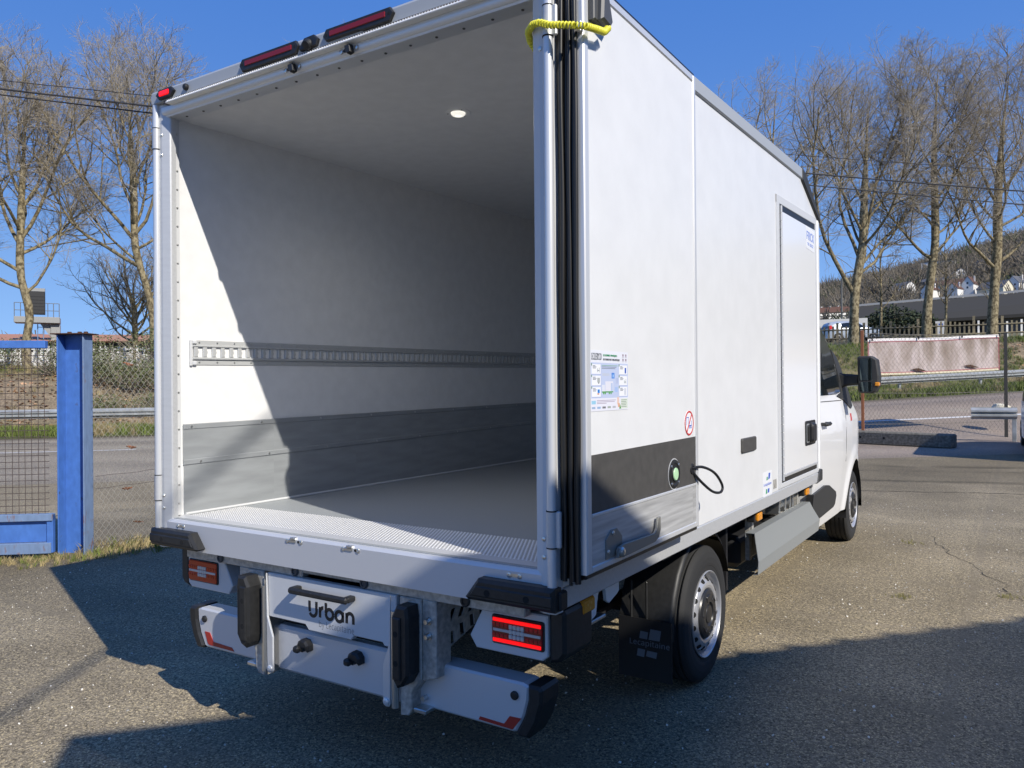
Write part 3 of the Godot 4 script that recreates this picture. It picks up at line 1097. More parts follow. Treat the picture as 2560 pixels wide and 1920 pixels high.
		b.lathe(v3(s * 0.868, 0.464, -0.081), v3(0, 0, 1), [v2(0.0155, 0), v2(0.0155, 0.008), v2(0.012, 0.011), v2(0, 0.012)], 18)
		put("bar_plug", b, M.black_plastic, bar)
	# ---------- stowed step unit between the two posts
	var lift := Node3D.new()
	lift.name = "step_unit"
	T.add_child(lift, true)
	b = MB.new()
	b.prism([v2(-0.355, 0.757), v2(-0.355, 0.570), v2(-0.125, 0.570), v2(-0.105, 0.549), v2(0.135, 0.549), v2(0.150, 0.568), v2(0.30, 0.568), v2(0.31, 0.556), v2(0.372, 0.556), v2(0.372, 0.757)], -0.05, -0.022, 0.003)
	put("upper_panel", b, M.pale_grey, lift)
	b = MB.new()
	b.bb(v3(-0.335, 0.336, -0.10), v3(0.385, 0.531, -0.052), 0.012)
	put("lower_panel", b, M.silver_paint, lift)
	b = MB.new()
	b.bb(v3(-0.335, 0.531, -0.16), v3(0.385, 0.60, -0.085), 0.01)
	b.bb(v3(-0.335, 0.60, -0.5), v3(0.385, 0.70, -0.12))
	put("hinge_recess", b, M.dark_metal, lift)
	b = MB.new()
	for s in [-1.0, 1.0]:
		b.bb(v3(-0.005 + s * 0.152 - 0.016, 0.706, -0.024), v3(-0.005 + s * 0.152 + 0.016, 0.728, 0.020), 0.005)
	b.bb(v3(-0.172, 0.703, 0.012), v3(0.162, 0.729, 0.034), 0.008)
	put("grab_handle", b, M.black_plastic, lift)
	bold_word(lift)
	letters("lettering", "by Lecapitaine", 0.196, v3(0.054, 0.582, -0.0225), Basis(), M.grey_ink, lift, 400, 0.036)
	for x in [-0.145, 0.145]:
		b = MB.new()
		b.prism([v2(x - 0.030, 0.452), v2(x - 0.036, 0.470), v2(x - 0.028, 0.490), v2(x - 0.008, 0.503), v2(x + 0.018, 0.500), v2(x + 0.034, 0.482), v2(x + 0.034, 0.458), v2(x + 0.026, 0.452), v2(x + 0.014, 0.464), v2(x + 0.002, 0.464), v2(x - 0.006, 0.448)], -0.054, -0.018, 0.008)
		b.box(v3(x - 0.022, 0.462, -0.014), v3(0.034, 0.028, 0.028), 0.008)
		put("catch_knob", b, M.black_plastic, lift)
	for s in [-1.0, 1.0]:
		var q := Node3D.new()
		q.name = "guide_post"
		T.add_child(q, true)
		b = MB.new()
		var pf := []
		for k in [[0.385, 0.757], [0.49, 0.757], [0.49, 0.46], [0.455, 0.42], [0.442, 0.40], [0.442, 0.336], [0.425, 0.312], [0.385, 0.306]]:
			pf.append(v2(s * k[0], k[1]))
		b.prism(pf, -0.16, -0.026, 0.004)
		put("channel", b, M.galvanised, q)
		b = MB.new()
		pf = []
		for k in [[0.49, 0.757], [0.556, 0.757], [0.556, 0.474], [0.49, 0.452]]:
			pf.append(v2(s * k[0], k[1]))
		b.prism(pf, -0.12, -0.034, 0.003)
		put("side_plate", b, M.galvanised, q)
		b = MB.new()
		for y in [0.682, 0.626]:
			b.cyl(v3(s * 0.522, y, -0.034), v3(s * 0.522, y, -0.010), 0.009, 6)
			b.cyl(v3(s * 0.522, y, -0.034), v3(s * 0.522, y, -0.028), 0.014, 12)
		b.cyl(v3(s * 0.47, 0.375, -0.10), v3(s * 0.47, 0.375, -0.055), 0.010, 8)
		b.bb(v3(s * 0.445, 0.330, -0.10), v3(s * 0.505, 0.346, -0.03), 0.003)
		stuff(put("fixings", b, M.zinc, q))
		b = MB.new()
		b.cyl(v3(s * 0.368, 0.335, -0.018), v3(s * 0.368, 0.70, -0.018), 0.0145, 14)
		put("slide_rod", b, M.zinc, q)
		b = MB.new()
		b.prism([v2(s * 0.352, 0.757), v2(s * 0.347, 0.345), v2(s * 0.342, 0.334), v2(s * 0.325, 0.332), v2(s * 0.312, 0.345), v2(s * 0.312, 0.49), v2(s * 0.345, 0.575)], -0.018, -0.010, 0.002)
		b.lathe(v3(s * 0.330, 0.352, -0.011), v3(0, 0, 1), [v2(0.016, 0), v2(0.014, 0.006), v2(0.006, 0.009), v2(0, 0.009)], 12)
		put("link_arm", b, M.bright_aluminium, q)
		b = MB.new()
		pf = []
		for k in [[0.402, 0.70], [0.425, 0.742], [0.475, 0.742], [0.482, 0.70], [0.482, 0.49], [0.455, 0.448], [0.425, 0.436], [0.408, 0.460], [0.402, 0.49]]:
			pf.append(v2(s * k[0], k[1]))
		b.prism(pf, -0.024, 0.044, 0.010)
		b.prism(rect(s * 0.412, 0.47, s * 0.452, 0.70), 0.040, 0.052, 0.005)
		put("buffer", b, M.black_plastic, q)
		b = MB.new()
		for y in [0.640, 0.532]:
			b.prism(disc(s * 0.431, y, 0.011, 14), 0.045, 0.0528)
		stuff(put("bolt_holes", b, M.dark_hole, q))
	# perforated side plate that carries the bar
	for s in [-1.0, 1.0]:
		var plate := CSGPolygon3D.new()
		plate.polygon = PackedVector2Array([v2(0.10, 0.76), v2(0.62, 0.76), v2(0.62, 0.71), v2(0.30, 0.60), v2(0.10, 0.545)])
		plate.depth = 0.005
		plate.material = M.galvanised
		plate.name = "perforated_plate"
		T.add_child(plate, true)
		plate.transform = Transform3D(SIDE, v3(s * 0.535, 0, 0))
		for i in 7:
			for j in 2:
				var hole := CSGPolygon3D.new()
				var x := 0.155 + i * 0.066
				var y := (0.590 + i * 0.017) if j == 0 else (0.675 + i * 0.006)
				var k := -0.006 if j == 0 else 0.028
				hole.polygon = PackedVector2Array([v2(x - 0.014 - k * 0.5, y - 0.024), v2(x + 0.014 - k * 0.5, y - 0.024), v2(x + 0.014 + k * 0.5, y + 0.024), v2(x - 0.014 + k * 0.5, y + 0.024)])
				hole.depth = 0.05
				hole.operation = CSGShape3D.OPERATION_SUBTRACTION
				hole.name = "slot"
				plate.add_child(hole, true)
				hole.position.z = 0.02
	truck_inside(T)
	truck_side(T)
	truck_under(T)
	truck_cab(T)
	return T

func truck_inside(T: Node3D) -> void:
	var b := MB.new()
	var up := func(y: float, z: float) -> float: return y - 0.011 * z
	# lashing rail on the left wall: two flanges, a raised frame and one bar between every two slots
	var q := Node3D.new()
	q.name = "lashing_rail"
	T.add_child(q, true)
	b = side_mb(-1.0298)
	for e in [[1.664, 1.690], [1.762, 1.786]]:
		b.prism([v2(0.13, up.call(e[0], -0.13)), v2(3.9, up.call(e[0], -3.9)), v2(3.9, up.call(e[1], -3.9)), v2(0.13, up.call(e[1], -0.13))], 0.0, 0.004, 0.001)
	for e in [[1.690, 1.7025], [1.7525, 1.762]]:
		b.prism([v2(0.13, up.call(e[0], -0.13)), v2(3.9, up.call(e[0], -3.9)), v2(3.9, up.call(e[1], -3.9)), v2(0.13, up.call(e[1], -0.13))], 0.0, 0.013, 0.003)
	put("rail_frame", b, M.rail_zinc, q)
	b = side_mb(-1.0298)
	b.bb(v3(0.116, 1.660, 0.0), v3(0.13, 1.788, 0.012), 0.003)
	b.bb(v3(0.13, 1.664, 0.0), v3(0.152, 1.684, 0.016), 0.004)
	b.bb(v3(0.13, 1.768, 0.0), v3(0.152, 1.786, 0.016), 0.004)
	put("end_cap", b, M.pale_grey, q)
	b = side_mb(0.0)
	b.prism([v2(-0.012, -0.0245), v2(0.012, -0.0245), v2(0.009, -0.012), v2(0.0145, 0.0), v2(0.009, 0.012), v2(0.012, 0.0245), v2(-0.012, 0.0245)], 0.0, 0.011, 0.003)
	var one := b.mesh()
	for i in 72:
		var z := -0.150 - i * 0.0515
		var o := put("rail_bar", one, M.rail_zinc, q)
		o.position = v3(-1.0298, up.call(1.7275, z), z)
	b = MB.new()
	for i in 36:
		var z := -0.17 - i * 0.103
		for y in [1.677, 1.774]:
			b.lathe(v3(-1.0258, up.call(y, z), z), Vector3.RIGHT, [v2(0.0055, 0), v2(0.0045, 0.002), v2(0, 0.003)], 7)
	stuff(put("rivets", b, M.zinc, q))
	# kick plates
	for s in [-1.0, 1.0]:
		var k := Node3D.new()
		k.name = "kick_plate"
		T.add_child(k, true)
		b = side_mb(s * 1.0298)
		b.prism([v2(0.082, 0.9425), v2(4.0, 0.9425), v2(4.0, 1.248), v2(0.082, 1.182)], 0.0, -s * 0.004, 0.001)
		put("lower_sheet", b, M.kick_metal, k)
		b = side_mb(s * 1.0298)
		b.prism([v2(0.078, 1.190), v2(4.0, 1.256), v2(4.0, 1.412), v2(0.078, 1.370)], 0.0, -s * 0.006, 0.0015)
		put("upper_sheet", b, M.kick_metal, k)
		b = side_mb(s * 1.0298)
		for e in [1.180, 1.352]:
			b.prism([v2(0.078, e), v2(4.0, e + 0.066 * (1.0 if e < 1.3 else 0.64)), v2(4.0, e + 0.026 + 0.066 * (1.0 if e < 1.3 else 0.64)), v2(0.078, e + 0.026)], -s * 0.003, -s * 0.010, 0.003)
		put("edge_rail", b, M.kick_metal, k)
		b = MB.new()
		for i in 9:
			var z := -0.12 - i * 0.42
			b.lathe(v3(s * 1.0208, 1.364 - 0.0107 * z, z), v3(-s, 0, 0), [v2(0.007, 0), v2(0.006, 0.003), v2(0, 0.004)], 8)
			b.lathe(v3(s * 1.0208, 1.194 - 0.0168 * (z + 0.2), z - 0.05), v3(-s, 0, 0), [v2(0.007, 0), v2(0.006, 0.003), v2(0, 0.004)], 8)
		stuff(put("rivets", b, M.zinc, k))
		b = MB.new()
		b.cyl(v3(s * 1.026, 0.944, -0.09), v3(s * 1.026, 0.944, -4.0), 0.007, 8)
		put("floor_seal", b, M.pale_grey, T)
	# ceiling lamp
	var l := Node3D.new()
	l.name = "ceiling_lamp"
	T.add_child(l, true)
	l.position = v3(0.115, 2.8665, -0.785)
	b = MB.new()
	b.lathe(Vector3.ZERO, Vector3.DOWN, [v2(0.062, -0.003), v2(0.062, 0.003), v2(0.058, 0.005), v2(0.036, 0.005), v2(0.034, 0.002)], 32)
	put("base_ring", b, M.inner_white, l)
	b = MB.new()
	b.lathe(Vector3.ZERO, Vector3.DOWN, [v2(0.034, 0.002), v2(0.034, 0.010), v2(0.028, 0.016), v2(0.016, 0.018), v2(0.010, 0.008), v2(0, 0.006)], 28)
	put("lamp_dome", b, M.lamp_glow, l)
	b = MB.new()
	for a in [0.6, 2.7, 4.7]:
		b.cyl(v3(0.05 * cos(a), -0.004, 0.05 * sin(a)), v3(0.05 * cos(a), -0.0065, 0.05 * sin(a)), 0.0035, 8)
	stuff(put("screws", b, M.grey_box, l))
	var om := SpotLight3D.new()
	om.name = "ceiling_lamp_glow"
	om.light_energy = 0.42
	om.light_color = Color(1.0, 0.97, 0.9)
	om.spot_range = 8.0
	om.spot_attenuation = 2.0
	om.spot_angle = 84.0
	om.spot_angle_attenuation = 1.0
	om.light_size = 0.03
	om.shadow_enabled = true
	l.add_child(om)
	om.position = v3(0, -0.03, 0)
	om.rotation.x = -PI / 2

func truck_side(T: Node3D) -> void:
	var b: MB
	# ---------- right rear door, swung right round against the side
	var D := Node3D.new()
	D.name = "rear_door"
	T.add_child(D, true)
	var X := 1.187
	b = side_mb(0.0)
	b.prism(rect(0.03, 0.945, 1.066, 2.884), 1.112, X - 0.002)
	put("door_panel", b, M.white_panel, D)
	b = side_mb(0.0)
	b.prism(rect(0.021, 0.934, 0.055, 2.893), 1.16, X + 0.003, 0.004)
	b.prism(rect(1.044, 0.934, 1.072, 2.893), 1.108, X + 0.003, 0.004)
	b.prism(rect(0.055, 0.934, 1.044, 0.958), 1.108, X + 0.003, 0.004)
	b.prism(rect(0.055, 2.862, 1.044, 2.893), 1.108, X + 0.003, 0.004)
	put("door_frame", b, M.bright_aluminium, D)
	# rubber lips along the edge that faces the yard
	b = MB.new()
	b.bb(v3(1.094, 0.915, -0.045), v3(1.164, 2.90, -0.028))
	for r in [[1.098, 0.006, -0.020], [1.112, 0.0085, -0.010], [1.127, 0.006, -0.019], [1.139, 0.0075, -0.012], [1.151, 0.006, -0.018], [1.162, 0.0085, -0.012]]:
		var path := []
		for i in 40:
			var y: float = 0.905 + 0.01 * sin(r[0] * 300.0) + i * 1.995 / 39
			path.append(v3(r[0] + 0.0016 * sin(y * 7.0 + r[0] * 90.0), y, r[2] + 0.0012 * sin(y * 11.0 + r[0] * 50.0)))
		b.tube(path, r[1], 9)
	stuff(put("door_seal", b, M.gasket_rubber, D))
	b = side_mb(0.0)
	b.prism(rect(0.03, 0.918, 1.07, 0.936), 1.10, X - 0.006, 0.003)
	put("bottom_seal", b, M.gasket_rubber, D)
	b = side_mb(0.0)
	b.prism(rect(0.05, 2.893, 1.075, 2.908), 1.10, X - 0.004, 0.003)
	put("top_seal", b, M.gasket_rubber, D)
	b = side_mb(0.0)
	b.prism([v2(0.0555, 1.128), v2(1.0435, 1.124), v2(1.0435, 1.325), v2(0.0555, 1.320)], X - 0.004, X)
	put("kick_panel", b, M.kick_grey, D)
	b = side_mb(0.0)
	b.prism(rect(0.0555, 0.958, 1.0435, 1.118), X - 0.004, X + 0.001)
	put("scuff_plate", b, M.brushed, D)
	b = side_mb(0.0)
	b.prism([v2(0.0555, 1.116), v2(1.0435, 1.114), v2(1.0435, 1.1245), v2(0.0555, 1.128)], X - 0.004, X + 0.004, 0.002)
	put("scuff_edge", b, M.bright_aluminium, D)
	# round release button
	b = side_mb(0.0)
	b.prism(disc(0.786, 1.188, 0.0635, 32), X - 0.002, X + 0.0015)
	put("release_ring", b, M.bright_aluminium, D)
	b = MB.new()
	b.lathe(v3(X, 1.188, -0.786), Vector3.RIGHT, [v2(0.060, 0), v2(0.058, 0.005), v2(0.046, 0.007), v2(0.040, 0.004), v2(0.032, 0.004), v2(0.030, 0.008), v2(0, 0.008)], 32)
	put("release_housing", b, M.black_plastic, D)
	b = MB.new()
	b.lathe(v3(X + 0.008, 1.188, -0.786), Vector3.RIGHT, [v2(0.026, 0), v2(0.024, 0.003), v2(0, 0.004)], 24)
	put("release_button", b, M.pale_green, D)
	b = MB.new()
	for a in [0.7, 2.4, 3.9, 5.5]:
		b.lathe(v3(X + 0.006, 1.188 + 0.052 * sin(a), -0.786 + 0.052 * cos(a)), Vector3.RIGHT, [v2(0.006, 0), v2(0.005, 0.003), v2(0, 0.004)], 8)
	stuff(put("release_screws", b, M.zinc, D))
	b = MB.new()
	b.lathe(v3(X, 1.189, -0.996), Vector3.RIGHT, [v2(0.024, 0), v2(0.022, 0.004), v2(0.013, 0.006), v2(0.012, 0.001), v2(0, 0.001)], 24)
	put("grommet", b, M.rubber, D)
	var loop := Curve3D.new()
	for p in [[1.185, 1.192, -0.996], [1.205, 1.190, -1.08], [1.212, 1.150, -1.22], [1.213, 1.085, -1.32], [1.212, 1.056, -1.30], [1.208, 1.070, -1.20], [1.203, 1.125, -1.07], [1.185, 1.180, -0.996]]:
		loop.add_point(v3(p[0], p[1], p[2]))
	for i in loop.point_count:
		var a := loop.get_point_position(maxi(i - 1, 0))
		var c := loop.get_point_position(mini(i + 1, loop.point_count - 1))
		loop.set_point_in(i, (a - c) * 0.17)
		loop.set_point_out(i, (c - a) * 0.17)
	b = MB.new()
	b.tube(Array(loop.tessellate_even_length(5, 0.015)), 0.0062, 8)
	put("cable_loop", b, M.rubber, D)
	# latch arm on its bracket
	b = side_mb(0.0)
	b.prism([v2(0.152, 0.962), v2(0.152, 1.028), v2(0.192, 1.056), v2(0.238, 1.056), v2(0.280, 1.022), v2(0.280, 0.985), v2(0.225, 0.962)], X, X + 0.005, 0.001)
	b.prism([v2(0.213, 0.958), v2(0.222, 0.990), v2(0.262, 0.998), v2(0.535, 0.990), v2(0.558, 1.005), v2(0.571, 1.045), v2(0.596, 1.045), v2(0.596, 0.995), v2(0.578, 0.968), v2(0.545, 0.957), v2(0.262, 0.952)], X + 0.012, X + 0.020, 0.002)
	put("latch_arm", b, M.latch_grey, D)
	b = MB.new()
	b.lathe(v3(X + 0.02, 0.975, -0.240), Vector3.RIGHT, [v2(0.017, -0.012), v2(0.017, 0.004), v2(0.012, 0.010), v2(0.0, 0.012)], 14)
	for p in [[0.205, 1.044], [0.168, 0.985]]:
		b.lathe(v3(X + 0.005, p[1], -p[0]), Vector3.RIGHT, [v2(0.008, 0), v2(0.007, 0.004), v2(0, 0.006)], 10)
	stuff(put("latch_bolts", b, M.zinc, D))
	# notices
	picture("poster", poster_image(), X - 0.0008, -0.058, -0.351, 1.463, 1.666, D)
	letters("poster_lettering", "ECLER'CO", 0.072, v3(X, 1.6455, -0.102), SIDE, M.poster_ink, D, 400, 0.022)
	letters("poster_lettering", "LES BONNES PRATIQUES", 0.108, v3(X, 1.650, -0.205), SIDE, M.green_ink, D, 400, 0.008)
	letters("poster_lettering", "DU TRANSPORT FRIGORIFIQUE", 0.130, v3(X, 1.636, -0.216), SIDE, M.poster_ink, D, 400, 0.008)
	var sg := Node3D.new()
	sg.name = "no_pallet_truck_sign"
	T.add_child(sg, true)
	b = side_mb(X - 0.002)
	b.prism(disc(0.968, 1.386, 0.052, 36), 0.0, 0.0016)
	put("sign_face", b, M.paper, sg)
	b = MB.new()
	b.lathe(v3(X - 0.0012, 1.386, -0.968), Vector3.RIGHT, [v2(0.052, 0), v2(0.052, 0.0018), v2(0.045, 0.0018), v2(0.045, 0)], 40)
	b.xf = Transform3D(SIDE * Basis(Vector3(0, 0, 1), deg_to_rad(52)), v3(X - 0.0012, 1.386, -0.968))
	b.bb(v3(-0.047, -0.003, 0.0), v3(0.047, 0.003, 0.0022))
	put("sign_ring", b, M.bright_red, sg)
	b = side_mb(X - 0.0012)
	b.prism(rect(0.936, 1.378, 0.939, 1.412), 0.0, 0.0012)
	b.prism(rect(0.936, 1.409, 0.962, 1.412), 0.0, 0.0012)
	b.prism(rect(0.960, 1.378, 0.963, 1.412), 0.0, 0.0012)
	b.prism(rect(0.966, 1.372, 0.996, 1.377), 0.0, 0.0012)
	b.prism(rect(0.994, 1.372, 0.997, 1.396), 0.0, 0.0012)
	for x in [0.974, 0.990]:
		b.prism(disc(x, 1.367, 0.005, 8), 0.0, 0.0012)
	stuff(put("sign_symbol", b, M.blue_ink, sg))
	# the grey switch box and its yellow coiled cable up at the top hinge
	var sw := Node3D.new()
	sw.name = "socket_box"
	T.add_child(sw, true)
	b = side_mb(X)
	b.prism([v2(0.062, 2.748), v2(0.062, 2.868), v2(0.168, 2.868), v2(0.168, 2.762), v2(0.155, 2.748)], 0.0, 0.022, 0.004)
	b.prism([v2(0.085, 2.752), v2(0.095, 2.862), v2(0.135, 2.855), v2(0.168, 2.765), v2(0.15, 2.742)], 0.02, 0.042, 0.008)
	put("box_body", b, M.grey_box, sw)
	b = MB.new()
	b.bb(v3(1.172, 2.690, -0.022), v3(1.190, 2.725, -0.004), 0.003)
	b.cyl(v3(1.182, 2.700, -0.01), v3(1.182, 2.690, 0.012), 0.006, 8)
	put("cable_clip", b, M.zinc, sw)
	var cc := Curve3D.new()
	for p in [[0.986, 2.690, -0.075], [0.976, 2.720, -0.042], [0.988, 2.737, -0.008], [1.031, 2.737, 0.030], [1.066, 2.728, 0.046], [1.103, 2.709, 0.050], [1.147, 2.698, 0.050], [1.190, 2.690, 0.040], [1.214, 2.692, 0.012], [1.226, 2.700, -0.045], [1.226, 2.712, -0.100], [1.226, 2.735, -0.128]]:
		cc.add_point(v3(p[0], p[1], p[2]))
	for i in cc.point_count:
		var a := cc.get_point_position(maxi(i - 1, 0))
		var c := cc.get_point_position(mini(i + 1, cc.point_count - 1))
		cc.set_point_in(i, (a - c) * 0.17)
		cc.set_point_out(i, (c - a) * 0.17)
	var length := cc.get_baked_length()
	var turns := 0.0
	var path := []
	var steps := 1150
	var last := cc.sample_baked(0.0)
	var lim := length
	for i in steps:
		var f := float(i) / (steps - 1)
		var o := cc.sample_baked(f * lim)
		var d := (cc.sample_baked(minf(f * lim + 0.004, lim)) - cc.sample_baked(maxf(f * lim - 0.004, 0.0))).normalized()
		var u := d.cross(Vector3.UP).normalized()
		var w := u.cross(d)
		# wound tight at both ends and drawn out in the middle
		var pitch := lerpf(0.0090, 0.0122, smoothstep(0.18, 0.34, f) * (1.0 - smoothstep(0.66, 0.76, f)))
		turns += (f * lim - (float(maxi(i - 1, 0)) / (steps - 1)) * lim) / pitch
		path.append(o + (u * cos(TAU * turns) + w * sin(TAU * turns)) * 0.0084)
	b = MB.new()
	b.tube(path, 0.0039, 7)
	put("coiled_cable", b, M.coil_yellow, T)
	# left door leaf, folded back on the far side
	b = MB.new()
	b.bb(v3(-1.112, 0.94, -0.03), v3(-1.187, 2.89, -1.07), 0.004)
	put("rear_door", b, M.white_panel, T)
	# ---------- side door
	var S := Node3D.new()
	S.name = "side_door"
	T.add_child(S, true)
	b = side_mb(0.0)
	b.prism(rect(2.825, 0.885, 2.895, 2.752), HW - 0.004, HW + 0.006, 0.002)
	b.prism([v2(2.825, 2.70), v2(3.985, 2.748), v2(3.985, 2.80), v2(2.825, 2.752)], HW - 0.004, HW + 0.0062, 0.002)
	b.prism(rect(3.945, 0.905, 3.985, 2.748), HW - 0.004, HW + 0.0064, 0.002)
	b.prism(rect(2.895, 0.885, 3.985, 0.915), HW - 0.004, HW + 0.0066, 0.002)
	put("door_frame", b, M.pale_grey, S)
	b = side_mb(0.0)
	b.prism([v2(2.895, 0.915), v2(3.945, 0.915), v2(3.945, 2.748), v2(2.895, 2.704)], HW - 0.004, HW + 0.002)
	stuff(put("door_seal", b, M.gasket_rubber, S))
	b = side_mb(0.0)
	b.prism([v2(2.935, 0.965), v2(3.928, 0.965), v2(3.928, 2.700), v2(2.935, 2.662)], HW, HW + 0.010, 0.003)
	put("door_leaf", b, M.gloss_white, S)
	b = side_mb(0.0)
	for e in [[2.932, 0.948, 3.930, 0.966], [3.927, 0.95, 3.938, 2.70]]:
		b.prism(rect(e[0], e[1], e[2], e[3]), HW, HW + 0.012, 0.002)
	put("leaf_edge", b, M.aluminium, S)
	b = MB.new()
	for i in 34:
		var y := 0.93 + i * 0.052
		b.cyl(v3(HW + 0.010, y, -2.912), v3(HW + 0.010, y + 0.046, -2.912), 0.009, 10)
	stuff(put("hinge_knuckles", b, M.aluminium, S))
	b = side_mb(HW + 0.010)
	b.prism(rrect(3.53, 1.110, 3.85, 1.285, 0.02), 0.0, 0.006, 0.002)
	put("lock_plate", b, M.dark_metal, S)
	b = side_mb(HW + 0.014)
	b.prism(rrect(3.555, 1.13, 3.825, 1.265, 0.015), 0.0, 0.003)
	put("lock_recess", b, M.kick_metal, S)
	b = side_mb(HW + 0.016)
	b.prism(rrect(3.63, 1.125, 3.76, 1.27, 0.03), 0.0, 0.030, 0.012)
	b.prism(rrect(3.57, 1.14, 3.61, 1.255, 0.012), 0.0, 0.012, 0.004)
	put("lock_lever", b, M.black_plastic, S)
	b = side_mb(HW + 0.0102)
	b.prism(rrect(3.62, 2.525, 3.885, 2.682, 0.01), 0.0, 0.001)
	put("notice", b, M.paper, S)
	letters("notice_lettering", "FRCX", 0.235, v3(HW + 0.0113, 2.622, -3.752), SIDE, M.sticker_blue, S, 700, 0.062)
	letters("notice_lettering", "10-2032", 0.19, v3(HW + 0.0113, 2.562, -3.752), SIDE, M.sticker_blue, S, 700, 0.022)
	# small plates and stickers low on the side
	b = side_mb(HW)
	b.prism(rrect(2.035, 1.172, 2.305, 1.252, 0.012), 0.0, 0.012, 0.004)
	put("blank_plate", b, M.kick_grey, T)
	var G := Node3D.new()
	G.name = "maker_sticker"
	T.add_child(G, true)
	b = side_mb(HW)
	b.prism(rrect(2.470, 0.878, 2.672, 1.022, 0.006), 0.0, 0.001)
	put("sticker_sheet", b, M.paper, G)
	b = side_mb(HW + 0.0008)
	b.prism([v2(2.585, 0.972), v2(2.622, 0.976), v2(2.632, 1.010), v2(2.595, 1.010)], 0.0, 0.0008)
	b.prism([v2(2.568, 0.892), v2(2.604, 0.894), v2(2.612, 0.918), v2(2.576, 0.918)], 0.0, 0.0008)
	stuff(put("sticker_mark", b, M.blue_ink, G))
	b = side_mb(HW + 0.0008)
	b.prism([v2(2.545, 0.970), v2(2.572, 0.971), v2(2.577, 0.990), v2(2.550, 0.990)], 0.0, 0.0008)
	b.prism([v2(2.528, 0.890), v2(2.556, 0.891), v2(2.562, 0.918), v2(2.534, 0.918)], 0.0, 0.0008)
	stuff(put("sticker_mark", b, M.green_ink, G))
	letters("sticker_lettering", "Lecapitaine", 0.17, v3(HW + 0.0012, 0.944, -2.571), SIDE, M.blue_ink, G, 400, 0.022)
	b = side_mb(HW)
	b.prism(rect(2.702, 0.900, 2.782, 0.957), 0.0, 0.001)
	put("rating_plate", b, M.galvanised, T)

